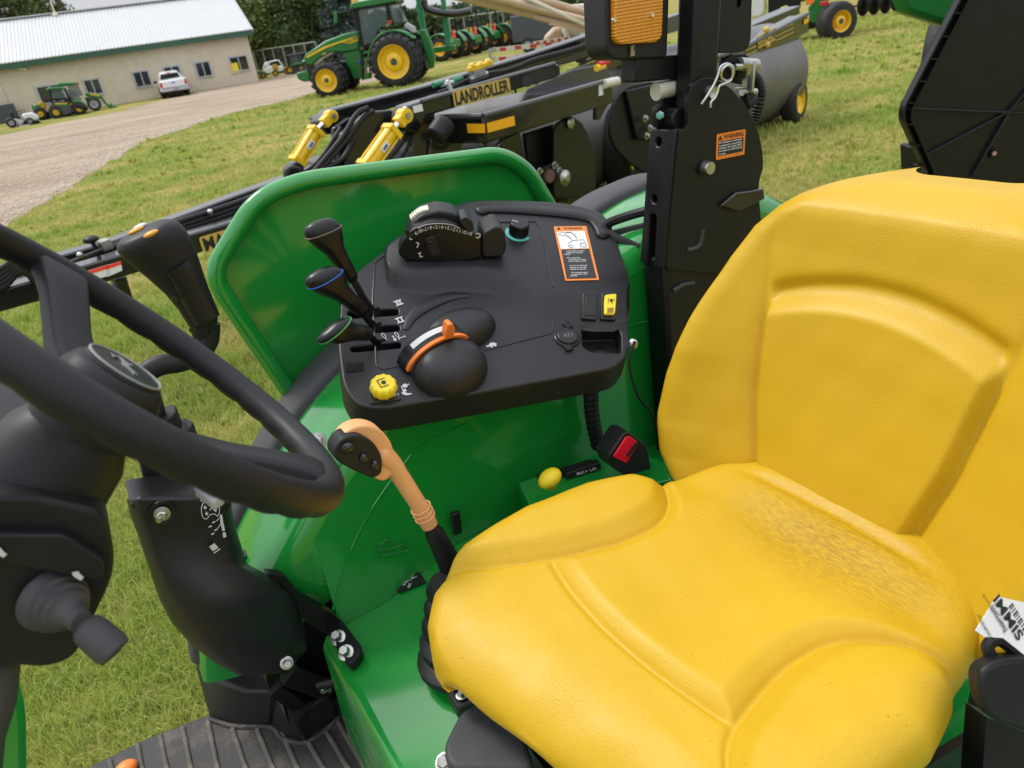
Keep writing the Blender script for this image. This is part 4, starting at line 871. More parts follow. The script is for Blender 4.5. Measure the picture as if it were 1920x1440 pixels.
mb = MB(); mb.bolt(bp_, (-.15, -1, .1), .0085, .010); mb.cyl(bp_, bp_+V((-.008, -.018, .0)), .0045); obj('bolt', mb, 'zinc', JB)
mb = MB(); bf = Fr((0, 1.158, 0), (1, 0, 0), (0, 0, 1))
def bk(x, y): return bf.P(*Q(x, y), .0)
def ln_(pts, r=.0006): mb.tube([bk(*p) for p in pts], r, 5)
ln_([(925, 148), (948, 140), (960, 190), (938, 200), (925, 148)]); ln_([(932, 160), (948, 155), (953, 180), (938, 186), (932, 160)])
ln_([tuple(p) for p in spl([V(p) for p in [(952, 200), (938, 232), (944, 272), (962, 280), (978, 262), (1000, 258), (1014, 268), (1022, 238), (1016, 196), (985, 192)]], 4, True)])
for cx0, cy0 in ((955, 228), (962, 256), (1003, 240), (1006, 212)):
    ln_([(cx0-7, cy0+2), (cx0+7, cy0-2)], .0009); ln_([(cx0-2, cy0-8), (cx0+2, cy0+8)], .0009)
ln_([(978, 208), (996, 238)], .0008); ln_([(996, 206), (978, 240)], .0008)
mb.add([bk(*p) for p in [(1024, 258), (1034, 262), (1040, 300), (1048, 335), (1036, 338), (1026, 300)]], [[0, 1, 2, 3, 4, 5]]); mb.add([bk(*p) for p in [(1036, 345), (1050, 342), (1054, 364), (1040, 368)]], [[0, 1, 2, 3]])
ln_([(1026, 272), (1008, 290)]); ln_([(1030, 300), (1012, 326)])
for cx0, cy0 in ((996, 296), (980, 316), (992, 350), (1006, 332)): ln_([(cx0-8, cy0+3), (cx0+6, cy0-3)], .001)
qf = Fr(bk(995, 412), (1, 0, .25), (0, 0, 1)); mb.box(qf, -.005, .005, -.006, .006, 0, .0003); mb.box(qf, -.006, .006, -.011, -.009, 0, .0003)
obj('printed_diagram', mb, 'print_white', JB)
mb = MB(); f = vy(1.2)
mb.prism(f, rpoly([f.hit(*Q(*p)) for p in ((1230, 535), (1320, 545), (1400, 640), (1560, 730), (1600, 790), (1540, 830), (1420, 760), (1340, 640))], .01), -.02, 0); obj('support_arm', mb, 'black_metal', JB, bev=.003)
pf_ = Fr((.118, 0, 0), (0, -1, 0), (0, 0, 1)); bz = Fr((0, 0, .945), (1, 0, 0), (0, 1, 0))
mb = MB(); mb.prism(bz, rpoly([bz.hit(*Q(*p)) for p in ((1525, 800), (1560, 735), (1600, 770), (1690, 890), (1680, 930), (1640, 970), (1615, 955))], .008), -.012, .008); obj('mounting_plate', mb, 'black_metal', JB, bev=.003)
for p in ((1575, 835), (1612, 905)):
    mb = MB(); mb.bolt(bz.P(*Q(*p), .008), (-.25, -.35, .9), .0105, .015); obj('bolt', mb, 'zinc', JB)
mb = MB(); mb.bolt(at(*Q(1335, 950), y=1.15), (0, -.8, .4), .0085, .010); obj('bolt', mb, 'zinc', JB)
JS = thing('loader_joystick', None, None, at(300, 780, y=1.34)); JS.parent = TR; JS.location = at(300, 780, y=1.34)-V((.9, CY, 0))
f = vy(1.34)
mb = MB(); mb.tube(spl([f.P(*p) for p in [(292, 790), (285, 760), (268, 728), (272, 702), (300, 685), (340, 678), (372, 662), (390, 638), (393, 605)]], 6), .0185, 14); obj('stick_tube', mb, 'black_soft', JS, smooth=80)
mb = MB(); mb.prism(Fr(f.P(290, 775), (1, 0, 0), (0, 1, 0)), rpoly([(-.05, -.03), (.03, -.03), (.04, .03), (-.05, .03)], .02), -.05, -.005); mb.cyl(f.P(305, 785)-V((0, 0, .12)), f.P(300, 780), .03, .026); mb.bar(f.P(335, 800), f.P(355, 830), .06, .03); mb.cyl(f.P(318, 800), f.P(328, 860), .04, .05); mb.bar(f.P(300, 830), f.P(330, 960), .10, .08); obj('valve_boot', mb, 'black_soft', JS, bev=.003)
gp = [(384, 622, 24, 24), (381, 596, 30, 27), (364, 563, 33, 29), (346, 532, 39, 32), (327, 503, 48, 36), (308, 477, 56, 41), (291, 457, 61, 45), (279, 445, 61, 45), (271, 437, 55, 42), (267, 432, 44, 34)]
ax = (f.P(275, 440)-f.P(380, 600)).normalized(); sdv = ax.cross(f.N).normalized()
mb = MB(); secs = []
for px, py, a, b in gp:
    c = f.P(px, py); k = (c-CAM).dot(c_fw)/FPX
    n = 24; secs.append([c+sdv*a*k*math.cos(q)*(abs(math.cos(q))+.001)**-.15+f.N*b*k*math.sin(q)*(abs(math.sin(q))+.001)**-.15 for q in [2*math.pi*i/n for i in range(n)]])
mb.loft(secs); obj('grip', mb, 'black_soft', JS, smooth=80)
mb = MB(); c = f.P(268, 452, .036); mb.tube(spl([f.P(*p, .030) for p in [(330, 500), (345, 520), (372, 570), (390, 600)]], 5), [.022]*16, 12, sq=(.5, 1), up=f.N); obj('grip_side_plate', mb, 'black_smooth', JS, smooth=80)
ctop_ = secs[-1]; c_t = sum(ctop_, V())/len(ctop_); tf = Fr(c_t+ax*.0015, sdv, f.N)
an = tf.N if tf.N.dot(ax) > 0 else -tf.N
for (px, py, m_, a, b) in ((262, 425, 'print_white', .012, .008), (255, 432, mat('amber_button', (.75, .30, .02), .4), .0135, .0075), (283, 438, 'amber_button', .0125, .008)):
    mb = MB(); c = tf.P(px, py); mb.ell(c, a, b, .004, tf); obj('thumb_button', mb, m_, JS)
for px, py in ((351, 535), (375, 581), (328, 560), (360, 618)):
    mb = MB(); mb.lathe(f.P(px, py, .0285), f.N, [(.0055, 0), (.0055, .002), (.003, .002), (.003, .0005)], 12); obj('screw', mb, 'black_gloss', JS)
# ---- roll-over post (folding ROPS)
YR = 1.12; RP = thing('rollover_post', None, None, (1.15, YR, 1.0)); RP.parent = TR; RP.location = V((1.15, YR, 1.0))-V((.9, CY, 0))
f = vy(YR)
def T(*pts): return [(1000+x/4, y/4) for x, y in pts]
pl = rpoly([f.hit(*p) for p in T((1095, 975), (1145, 965), (1160, 945), (1158, 740), (1185, 640), (1250, 590), (1320, 580), (1400, 605), (1480, 660), (1580, 770), (1650, 890), (1695, 1010), (1722, 1150), (1725, 1270), (1700, 1330), (1690, 1430))]+[f.hit(*p) for p in [(1428, 420), (1420, 520), (1250, 505), (1252, 480), (1268, 300)]], .008, 3)
mb = MB(); mb.prism(f, pl, -.012, 0); obj('hinge_plate', mb, 'black_metal', RP, bev=.003)
mb = MB(); mb.prism(vy(YR+.072), pl, -.012, 0); obj('hinge_plate', mb, 'black_metal', RP, bev=.003)
c_lo, c_mid, c_hi = f.P(1250, 505), f.P(1262, 330), f.P(1270, 243)
mb = MB(); secs = []
for c in (c_lo, c_mid, c_hi): secs.append([V((c.x, YR+.004, c.z)), V((c.x-.006, YR+.014, c.z)), V((c.x-.006, YR+.066, c.z)), V((c.x+.004, YR+.078, c.z)), V((c.x+.016, YR+.078, c.z)), V((c.x+.016, YR+.004, c.z))])
mb.loft(secs); fc = obj('front_channel', mb, 'black_metal', RP, bev=.003)
cutt = []
for px, py, h in ((1236, 266, .008), (1231, 372, .008)):
    c = at(px, py, y=YR+.045); cutt.append(MB().cyl(V((c.x-.05, c.y, c.z)), V((c.x+.05, c.y, c.z)), .009, seg=14))
mb = MB(); c = at(1231, 400, y=YR+.045); mb.prism(Fr((c.x-.05, YR+.045, c.z-.055), (0, 1, 0), (0, 0, 1)), rpoly([(-.011, -.07), (.011, -.07), (.011, .055), (-.011, .055)], .01), 0, .1); cutt.append(mb)
cut(fc, cutt)
mb = MB(); mb.bar(f.P(1250, 500)+V((.045, .045, .01)), f.P(1262, 660)+V((.045, .045, -.3)), .066, .085, up=(1, 0, 0)); mb.prism(vy(YR+.01), [vy(YR+.01).hit(*p) for p in [(1250, 500), (1440, 500), (1440, 900), (1265, 900)]], -.03, 0); obj('lower_post', mb, 'black_metal', RP, bev=.006)
u0, u1 = at(1311, 215, y=YR+.02), at(1331, -120, y=YR+.02)
mb = MB(); up_ = V((0, 1, 0)); mb.bar(u0+V((0, .018, -.06)), u1+V((0, .018, 0)), .068, .058, up=up_); obj('upper_tube', mb, 'black_metal', RP, bev=.012, seg=3)
fb = vy(YR+.03); mb = MB(); mb.prism(fb, rpoly([fb.hit(*p) for p in [(1350, -120), (1414, -120), (1408, 75), (1402, 92), (1388, 98), (1348, 100)]], .006, 3), -.06, 0); bxx = obj('latch_box', mb, 'black_metal', RP, bev=.004)
c = fb.P(1386, 2); cut(bxx, [MB().prism(Fr((c.x, YR, c.z), (1, 0, 0), (0, 0, 1)), rpoly([(-.006, -.012), (.006, -.012), (.006, .03), (-.006, .03)], .006), -.05, .05)])
mb = MB(); f2 = vy(YR+.06); mb.prism(f2, [f2.hit(*p) for p in T((1425, 440), (1490, 405), (1590, 395), (1630, 430), (1680, 600), (1600, 640), (1400, 600))], -.012, 0); obj('catch_plate', mb, 'black_metal', RP, bev=.003)
# roller between the plates and its green-tipped stud
mb = MB(); c = at(1256, 225, y=YR+.04); mb.cyl(V((c.x+.01, YR+.02, c.z)), V((c.x+.01, YR+.058, c.z)), .022, seg=20); mb.prism(vy(YR+.05), rpoly([vy(YR+.05).hit(*p) for p in T((920, 960), (920, 820), (950, 780), (1000, 785), (1010, 960))], .008), -.014, 0); obj('hinge_lug', mb, 'black_metal', RP, bev=.003)
mb = MB(); c = at(1238, 216, y=YR+.04); mb.lathe(c, (-.75, -.65, .05), [(.0085, -.006), (.0085, .006), (.007, .007)], 6); obj('stud_nut', mb, 'zinc', RP)
mb = MB(); mb.lathe(c+V((-.75, -.65, .05)).normalized()*.006, (-.75, -.65, .05), [(.006, 0), (.006, .008), (.004, .010)], 12); obj('stud_tip', mb, 'teal', RP)
mb = MB(); c = at(1240, 170, y=YR+.08); mb.cyl(c+V((-.015, 0, 0)), c+V((.05, 0, 0)), .017, seg=20); obj('hinge_pin', mb, 'ivory', RP)
mb = MB(); c = f.P(1330, 173); mb.lathe(c+V((0, .01, 0)), (0, -1, 0), [(.0135, 0), (.0135, .018), (.0125, .022), (.009, .019), (.001, .018)], 24); obj('locking_pin', mb, 'zinc', RP)
mb = MB(); c = f.P(1319, 314); mb.lathe(c+V((0, .01, 0)), (0, -1, 0), [(.0135, 0), (.0135, .028), (.012, .031), (.001, .031)], 24); obj('pivot_pin', mb, 'zinc', RP)
mb = MB(); mb.lathe(c+V((0, .001, 0)), (0, -1, 0), [(.017, 0), (.017, .004), (.014, .005)], 8); obj('pin_collar', mb, 'black_metal', RP)
mb = MB(); g = lambda x, y, n=.016: f.P(*T((x, y))[0], n)
mb.tube(spl([g(1260, 780), g(1295, 730, .02), g(1350, 640, .02), g(1385, 560, .02), g(1405, 500, .02), g(1455, 478, .02), g(1500, 510, .02), g(1490, 580, .02), g(1450, 608, .02), g(1408, 580, .02), g(1420, 520, .024), g(1460, 490, .026), g(1492, 520, .026), g(1485, 595, .024), g(1440, 625, .022), g(1395, 645, .02), g(1380, 690, .02), g(1360, 735, .02), g(1332, 765, .02), g(1328, 805, .02)], 5), .0028, 8); obj('spring_clip', mb, 'steel', RP, smooth=80)
# plated tie-rod fitting and conduit at the rear of the plate
f2 = vy(YR+.04); g = lambda x, y, n=0.: f2.P(*T((x, y))[0], n)
mb = MB(); mb.cyl(g(1545, 480), g(1670, 490), .013, seg=14); mb.cyl(g(1600, 480), g(1605, 560), .014, .010, seg=14); mb.bar(g(1605, 540), g(1600, 690), .012, .016); mb.tube([g(1655, 460, .01), g(1648, 560, .012), g(1635, 690, .01)], .0045, 8); mb.cyl(g(1565, 690), g(1665, 690), .008, seg=12); mb.cyl(g(1515, 660), g(1590, 660), .0028, seg=8); mb.cyl(g(1510, 503, .012), g(1560, 500, .012), .006, seg=10); obj('tie_rod', mb, 'zinc', RP)
mb = MB(); mb.bar(g(1600, 700), g(1610, 790), .02, .02); mb.cyl(g(1590, 790), g(1660, 740), .012); obj('tie_rod_end', mb, 'black_soft', RP)
mb = MB(); hp = spl([f2.P(*p, -.02) for p in [(1408, 140), (1420, 152), (1426, 175), (1420, 205), (1414, 228)]], 12); mb.tube(hp, [.0125 if i % 3 else .0098 for i in range(len(hp))], 10); obj('conduit', mb, 'black_soft', RP, smooth=80)
mb = MB(); mb.prism(f, [f.hit(*p) for p in [(1345, 385), (1375, 360), (1400, 357), (1425, 352), (1428, 372), (1380, 395)]], .0, .010); obj('seat_rest_bracket', mb, 'black_gloss', RP, bev=.003)
# sticker
sfr = Fr(f.P(1370, 271, .0006), f.P(1397, 252)-f.P(1343, 262), (0, 0, 1)); wd = (f.P(1397, 252)-f.P(1343, 262)).length; ht = (f.P(1343, 252)-f.P(1343, 300)).length
mb = MB(); mb.prism(sfr, rpoly([(-wd/2, -ht/2), (wd/2, -ht/2), (wd/2, ht/2), (-wd/2, ht/2)], .003, 3), 0, .0006); obj('warning_sticker', mb, 'label_orange', RP)
mb = MB(); mb.box(sfr, -wd*.43, wd*.43, -ht*.36, ht*.2, .0006, .001); obj('sticker_text_panel', mb, 'label_black', RP)
mb = MB(); put_text(mb, 'WARNING', sfr.off(wd*.08, ht*.345), .0085, n=.001, width=wd*.70, bold=.02); mb.add([sfr.w(*p, .001) for p in ((-wd*.46, ht*.25), (-wd*.30, ht*.25), (-wd*.38, ht*.44))], [[0, 1, 2]]); put_text(mb, 'NH-1192', sfr.off(wd*.25, -ht*.43), .0022, n=.001); obj('sticker_print', mb, 'print_black', RP)
mb = MB()
for k, (s_, q) in enumerate((('If a canopy or sunshade', .78), ('is attached to the ROPS', .78), ('structure, the weight MUST', .8), ('be limited to 100 lb (45 kg)', .8), ('or less.', .24))): put_text(mb, s_, sfr.off(-wd*.41+wd*q/2, ht*(.14-k*.108)), .0034, n=.0013, width=wd*q, bold=.03)
obj('sticker_fine_print', mb, 'print_white', RP)
# weld beads in the plate's slots
mb = MB(); mb.tube(spl([f.P(*p, .0) for p in [(1318, 430), (1312, 458), (1300, 466), (1288, 468)]], 4), .0045, 8); obj('weld_bead', mb, 'grey_rubber', RP); mb = MB(); mb.tube([f.P(*p, -.008) for p in [(1262, 545), (1280, 534), (1300, 530)]], .005, 8); obj('weld_bead', mb, 'grey_rubber', RP)
# amber flasher
AL = thing('flasher_lamp', None, None, at(1190, 60, y=YR+.06)); AL.parent = TR; AL.location = at(1190, 60, y=YR+.06)-V((.9, CY, 0))
f = vy(YR+.06)
mb = MB(); mb.prism(f, rpoly([f.hit(*p) for p in [(1134, -60), (1258, -60), (1252, 110), (1152, 113), (1138, 96)]], .012, 4), -.07, 0); obj('lamp_housing', mb, 'black_plastic', AL, bev=.006, seg=3)
mb = MB(); mb.prism(f, rpoly([f.hit(*p) for p in [(1145, -30), (1236, -30), (1233, 70), (1222, 80), (1155, 84), (1146, 74)]], .008, 4), -.004, .014)
obj('lens', mb, 'amber_lens', AL, bev=.004, seg=3)
for px, py in ((1150, 37), (1221, 28)):
    mb = MB(); mb.lathe(f.P(px, py, .012), f.N, [(.0042, 0), (.0042, .005), (.002, .005), (.002, .003)], 12); obj('lens_screw', mb, 'chrome', AL)
mb = MB(); c = f.P(1185, 85, .004); e = f.P(1185, 105, .004); hx = (e-c); mb.tube([c+hx*(k/40)+f.U*.0045*math.cos(k*.9)+f.N*.0045*math.sin(k*.9) for k in range(41)], .0013, 6); obj('spring', mb, 'steel', AL)
mb = MB(); mb.bar(f.P(1178, 132, -.03), f.P(1300, 122, -.03), .05, .045); obj('lamp_bracket', mb, 'black_metal', AL, bev=.004)
# ================================================================== ground
def patch_ramp(t, src, scale, lo, hi, cols, detail=5):
    n = t.nodes.new('ShaderNodeTexNoise'); n.inputs['Scale'].default_value = scale; n.inputs['Detail'].default_value = detail; n.inputs['Roughness'].default_value = .65
    t.links.new(src, n.inputs['Vector']); r = t.nodes.new('ShaderNodeValToRGB'); e = r.color_ramp.elements
    e[0].position = lo; e[1].position = hi; e[0].color = (*cols[0], 1); e[1].color = (*cols[-1], 1)
    for k, c in enumerate(cols[1:-1]): q = e.new(lo+(hi-lo)*(k+1)/(len(cols)-1)); q.color = (*c, 1)
    t.links.new(n.outputs['Fac'], r.inputs[0]); return n, r
def ground_mat():
    m = bpy.data.materials.new('lawn'); m.use_nodes = True; t = m.node_tree; b = t.nodes['Principled BSDF']; b.inputs['Roughness'].default_value = .95; b.inputs['Specular IOR Level'].default_value = .1
    g = t.nodes.new('ShaderNodeNewGeometry').outputs['Position']
    mpn = t.nodes.new('ShaderNodeMapping'); mpn.inputs['Scale'].default_value = (1, 1.6, 1); mpn.inputs['Rotation'].default_value = (0, 0, .25); t.links.new(g, mpn.inputs[0])
    _, r1 = patch_ramp(t, mpn.outputs[0], .42, .31, .60, [(.14, .225, .03), (.22, .27, .05), (.33, .31, .09), (.47, .37, .15)])
    _, r2 = patch_ramp(t, g, 9., .3, .7, [(.45, .45, .4), (1.25, 1.25, 1.15)])
    _, r3 = patch_ramp(t, g, 60., .3, .72, [(.5, .5, .5), (1.3, 1.3, 1.2)])
    a = t.nodes.new('ShaderNodeMix'); a.data_type = 'RGBA'; a.blend_type = 'MULTIPLY'; a.inputs[0].default_value = .8
    c = t.nodes.new('ShaderNodeMix'); c.data_type = 'RGBA'; c.blend_type = 'MULTIPLY'; c.inputs[0].default_value = .8
    t.links.new(r1.outputs[0], a.inputs[6]); t.links.new(r2.outputs[0], a.inputs[7]); t.links.new(a.outputs[2], c.inputs[6]); t.links.new(r3.outputs[0], c.inputs[7]); t.links.new(c.outputs[2], b.inputs['Base Color'])
    bp = t.nodes.new('ShaderNodeBump'); bp.inputs['Strength'].default_value = .6; bp.inputs['Distance'].default_value = .03; t.links.new(r3.outputs[0], bp.inputs['Height']); t.links.new(bp.outputs[0], b.inputs['Normal'])
    M['lawn'] = m
ground_mat()
mb = MB(); mb.add([(-500, -300, 0), (700, -300, 0), (700, 700, 0), (-500, 700, 0)], [[0, 1, 2, 3]]); tag(obj('ground', mb, 'lawn', recenter=False), kind='structure')
G = lambda px, py: at(px, py, z=0.)
def gravel_mat():
    m = bpy.data.materials.new('gravel'); m.use_nodes = True; t = m.node_tree; b = t.nodes['Principled BSDF']; b.inputs['Roughness'].default_value = .95; b.inputs['Specular IOR Level'].default_value = .15
    g = t.nodes.new('ShaderNodeNewGeometry').outputs['Position']
    mpn = t.nodes.new('ShaderNodeMapping'); mpn.inputs['Rotation'].default_value = (0, 0, -.25); mpn.inputs['Scale'].default_value = (.22, .8, 1); t.links.new(g, mpn.inputs[0])
    _, r1 = patch_ramp(t, mpn.outputs[0], .9, .3, .7, [(.26, .195, .14), (.38, .30, .225), (.49, .40, .31)], 8)
    _, r2 = patch_ramp(t, g, 14., .3, .7, [(.5, .48, .46), (1.25, 1.25, 1.25)], 10)
    a = t.nodes.new('ShaderNodeMix'); a.data_type = 'RGBA'; a.blend_type = 'MULTIPLY'; a.inputs[0].default_value = .8
    t.links.new(r1.outputs[0], a.inputs[6]); t.links.new(r2.outputs[0], a.inputs[7]); t.links.new(a.outputs[2], b.inputs['Base Color'])
    bp = t.nodes.new('ShaderNodeBump'); bp.inputs['Strength'].default_value = .5; bp.inputs['Distance'].default_value = .03; t.links.new(r2.outputs[0], bp.inputs['Height']); t.links.new(bp.outputs[0], b.inputs['Normal'])
    M['gravel'] = m
gravel_mat()
def rough_edge(P, step, amp, seed):
    rr = random.Random(seed); o = []
    for a, b in zip(P, P[1:]):
        n = max(1, int((b-a).length/step))
        for k in range(n):
            p = a.lerp(b, k/n); d = (b-a).normalized(); q = V((-d.y, d.x, 0)); o.append(p+q*rr.uniform(-amp, amp))
    return o+[P[-1]]
low = [G(-500, 700), G(-150, 520), G(20, 420), G(67, 393), G(140, 347), G(200, 310), G(267, 267), G(333, 247), G(433, 213), G(550, 187), G(597, 173)]
low = rough_edge([low[0]*1.0, *low[1:]], .35, .10, 3)
gx = [V((16, 36, 0)), V((30, 66, 0)), V((26, 84, 0)), G(484, 151)+V((1, .2, 0)), G(370, 172), G(262, 198), G(235, 204)]
upe = rough_edge([G(265, 200), G(200, 214), G(120, 229), G(40, 246), G(-100, 272), G(-600, 380)], .8, .2, 5)
mb = MB(); pts = low+gx+upe; mb.add([(p.x, p.y, .006) for p in pts], [list(range(len(pts)))]); tag(obj('gravel_road', mb, 'gravel', recenter=False), kind='structure')
mb = MB(); q = [G(820, 96), G(1000, 66), G(1090, 52), V((70, 110, 0)), V((40, 120, 0))]; mb.add([(p.x, p.y, .006) for p in q], [list(range(5))]); tag(obj('far_gravel', mb, 'gravel', recenter=False), kind='structure')
# loose stones on the gravel, densest along its worn edge
gs = np.random.default_rng(11); sv = []; sf = []
edge = [(p.x, p.y) for p in low if -12 < p.x < 14 and p.y < 40]
for k in range(6500):
    if k % 4 == 0: ex, ey = edge[gs.integers(0, len(edge))]; x, y = ex+gs.normal(0, .28)-.25, ey+gs.normal(0, .28)+.25
    else: a = math.radians(gs.uniform(-20, 12)); r_ = gs.uniform(7, 34); x, y = r_*math.sin(a), r_*math.cos(a)
    s_ = gs.uniform(.012, .04)*(1+.03*y); b0 = len(sv); t = gs.uniform(0, 6.28); c, q = math.cos(t), math.sin(t)
    for dx, dy, dz in ((1, 0, .2), (0, .7, .3), (-1, 0, .15), (0, -.7, .2), (.1, .05, .75)): sv.append((x+(dx*c-dy*q)*s_, y+(dx*q+dy*c)*s_, .004+dz*s_))
    sf += [[b0, b0+1, b0+4], [b0+1, b0+2, b0+4], [b0+2, b0+3, b0+4], [b0+3, b0, b0+4]]
xy = np.array([(v[0], v[1]) for v in sv[::5]]); 
_pp = np.array([(p.x, p.y) for p in pts]); mb = MB()
def _inp(x, y):
    ins = np.zeros(len(x), bool); j = len(_pp)-1
    for i in range(len(_pp)): c = ((_pp[i, 1] > y) != (_pp[j, 1] > y)) & (x < (_pp[j, 0]-_pp[i, 0])*(y-_pp[i, 1])/(_pp[j, 1]-_pp[i, 1]+1e-12)+_pp[i, 0]); ins ^= c; j = i
    return ins
kin = _inp(xy[:, 0], xy[:, 1])
for k in np.nonzero(kin)[0]: mb.add(sv[k*5:k*5+5], [[i-k*5 for i in fc] for fc in sf[k*4:k*4+4]])
mat('stone', (.60, .49, .38), .9, nscale=2.5, namt=.35, vec='World'); tag(obj('gravel_stones', mb, 'stone', smooth=0, fixn=False), 'small loose stones scattered over the gravel drive', 'gravel', kind='stuff')
# grass blades
def grass_mat():
    m = bpy.data.materials.new('grass_blades'); m.use_nodes = True; t = m.node_tree; b = t.nodes['Principled BSDF']; b.inputs['Roughness'].default_value = .6; b.inputs['Specular IOR Level'].default_value = .25
    g = t.nodes.new('ShaderNodeNewGeometry').outputs['Position']
    mpn = t.nodes.new('ShaderNodeMapping'); mpn.inputs['Scale'].default_value = (1, 1.6, 1); mpn.inputs['Rotation'].default_value = (0, 0, .25); t.links.new(g, mpn.inputs[0])
    _, r1 = patch_ramp(t, mpn.outputs[0], .42, .31, .60, [(.18, .31, .04), (.28, .37, .07), (.42, .41, .12), (.58, .46, .20)])
    at_ = t.nodes.new('ShaderNodeAttribute'); at_.attribute_name = 'tone'
    rp = t.nodes.new('ShaderNodeValToRGB'); e = rp.color_ramp.elements; e[0].position = 0; e[0].color = (.22, .40, .05, 1); e[1].position = 1; e[1].color = (.68, .56, .32, 1)
    q = e.new(.45); q.color = (.41, .52, .09, 1); q = e.new(.75); q.color = (.60, .58, .17, 1)
    t.links.new(at_.outputs['Fac'], rp.inputs[0])
    mxn = t.nodes.new('ShaderNodeMix'); mxn.data_type = 'RGBA'; mxn.inputs[0].default_value = .5; t.links.new(r1.outputs[0], mxn.inputs[6]); t.links.new(rp.outputs[0], mxn.inputs[7]); t.links.new(mxn.outputs[2], b.inputs['Base Color'])
    tr = t.nodes.new('ShaderNodeBsdfTranslucent'); t.links.new(mxn.outputs[2], tr.inputs[0]); ms = t.nodes.new('ShaderNodeMixShader'); ms.inputs[0].default_value = .42
    o_ = t.nodes['Material Output']; t.links.new(b.outputs[0], ms.inputs[1]); t.links.new(tr.outputs[0], ms.inputs[2]); t.links.new(ms.outputs[0], o_.inputs[0])
    M['grass_blades'] = m
grass_mat()
_gp = np.array([(p.x, p.y) for p in pts])
def in_poly(x, y, P):
    ins = np.zeros(len(x), bool); j = len(P)-1
    for i in range(len(P)):
        c = ((P[i, 1] > y) != (P[j, 1] > y)) & (x < (P[j, 0]-P[i, 0])*(y-P[i, 1])/(P[j, 1]-P[i, 1]+1e-12)+P[i, 0]); ins ^= c; j = i
    return ins
def blades(r0, r1, az0, az1, dens, hmin, hmax, wd, seed, clump=.3):
    g = np.random.default_rng(seed); area = (math.radians(az1-az0))/2*(r1*r1-r0*r0); n = int(area*dens)
    nc = max(1, int(n*clump/14)); 
    r = np.sqrt(g.uniform(r0*r0, r1*r1, n)); a = np.radians(g.uniform(az0, az1, n)); x = r*np.sin(a); y = r*np.cos(a)
    ci = g.integers(0, nc, n); k = g.random(n) < clump; cx = x[:nc][ci]; cy = y[:nc][ci]
    x = np.where(k, cx+g.normal(0, .035, n), x); y = np.where(k, cy+g.normal(0, .035, n), y)
    keep = (~in_poly(x, y, _gp)) & (y > .9); x = x[keep]; y = y[keep]; k = k[keep]; n = len(x)
    tall = .5+.5*np.sin(x*1.7+np.sin(y*1.3)*2)*np.sin(y*1.1+x*.6); h = g.uniform(hmin, hmax, n)*(.7+.5*tall)*np.where(k, 1.45, 1.)
    h *= np.where(g.random(n) < .02, 1.7, 1)
    th = g.uniform(0, 2*np.pi, n); ln = g.uniform(.15, 1.0, n)*h*1.1; wv = wd*g.uniform(.6, 1.3, n)
    dx, dy = np.cos(th), np.sin(th); px_, py_ = -dy*wv/2, dx*wv/2
    tone = np.clip(g.normal(.34, .28, n), 0, 1)
    z0 = np.zeros(n)
    v = np.stack([np.stack([x-px_, y-py_, z0-.005], 1), np.stack([x+px_, y+py_, z0-.005], 1),
                  np.stack([x+dx*ln*.35+px_*.8, y+dy*ln*.35+py_*.8, h*.62], 1), np.stack([x+dx*ln*.35-px_*.8, y+dy*ln*.35-py_*.8, h*.62], 1),
                  np.stack([x+dx*ln, y+dy*ln, h*np.where(ln > h*.8, .8, 1)], 1)], 1).reshape(-1, 3)
    return v, np.repeat(tone, 5)
B = [blades(1.2, 4.2, -38, 75, 8500, .024, .07, .0047, 1), blades(4.2, 8.5, -32, 72, 1900, .03, .075, .009, 2), blades(8.5, 17, -20, 70, 520, .03, .08, .018, 3), blades(17, 36, -8, 68, 95, .04, .09, .04, 4)]
vv = np.concatenate([b[0] for b in B]); tt = np.concatenate([b[1] for b in B]); nb = len(vv)//5
me = bpy.data.meshes.new('grass'); base_i = np.arange(nb)*5
me.vertices.add(len(vv)); me.vertices.foreach_set('co', vv.ravel())
loops = np.concatenate([np.stack([base_i, base_i+1, base_i+2, base_i+3], 1), np.zeros((nb, 0), int)], 1)
li = np.concatenate([np.stack([base_i, base_i+1, base_i+2, base_i+3, base_i+3, base_i+2, base_i+4], 1)], 1).ravel()
me.loops.add(len(li)); me.loops.foreach_set('vertex_index', li)
me.polygons.add(nb*2); st_ = np.stack([np.arange(nb)*7, np.arange(nb)*7+4], 1).ravel(); me.polygons.foreach_set('loop_start', st_)
me.update(calc_edges=True); atr = me.attributes.new('tone', 'FLOAT', 'POINT'); atr.data.foreach_set('value', tt); me.materials.append(M['grass_blades']); me.validate()
go = bpy.data.objects.new('grass', me); col.objects.link(go); tag(go, 'mown green and straw coloured grass covering the yard', 'grass', kind='stuff')
# ================================================================== building
WA, WB = G(485, 153), G(20, 228)
wd_ = (WA-WB); 
LW = 62.; ud = (WB-WA).normalized()
BF = Fr(WA, -ud, (0, 0, 1))                                # u runs along the wall towards its near corner; n faces the yard
if BF.N.dot(CAM-WA) < 0: BF = Fr(WA, ud, (0, 0, 1))
su = 1 if BF.hit(20, 228)[0] > 0 else -1                   # direction from the corner along the wall
UL = BF.hit(20, 228)[0]
He = BF.hit(463, 66)[1]; He = 3.95 if He < 2 else He
BLD = thing('shed_building', 'long cream metal clad shed with white ribbed roof and green eaves behind the gravel', 'building', WA+(-BF.N)*6)
mat('cladding', (.70, .63, .50), .5, nscale=2.0, namt=.10, vec='World', dirt=((.20, .22, .12), 1.2, .60, .35)); mat('roofing', (.55, .565, .57), .35, nscale=1.5, namt=.07, vec='World'); mat('eave_green', (.03, .10, .065), .5); mat('window_frame', (.42, .46, .50), .5)
mat('window_glass', (.02, .026, .03), .05, spec=.9)
DEP = 13.
e_px = BF.hit(462, 62)
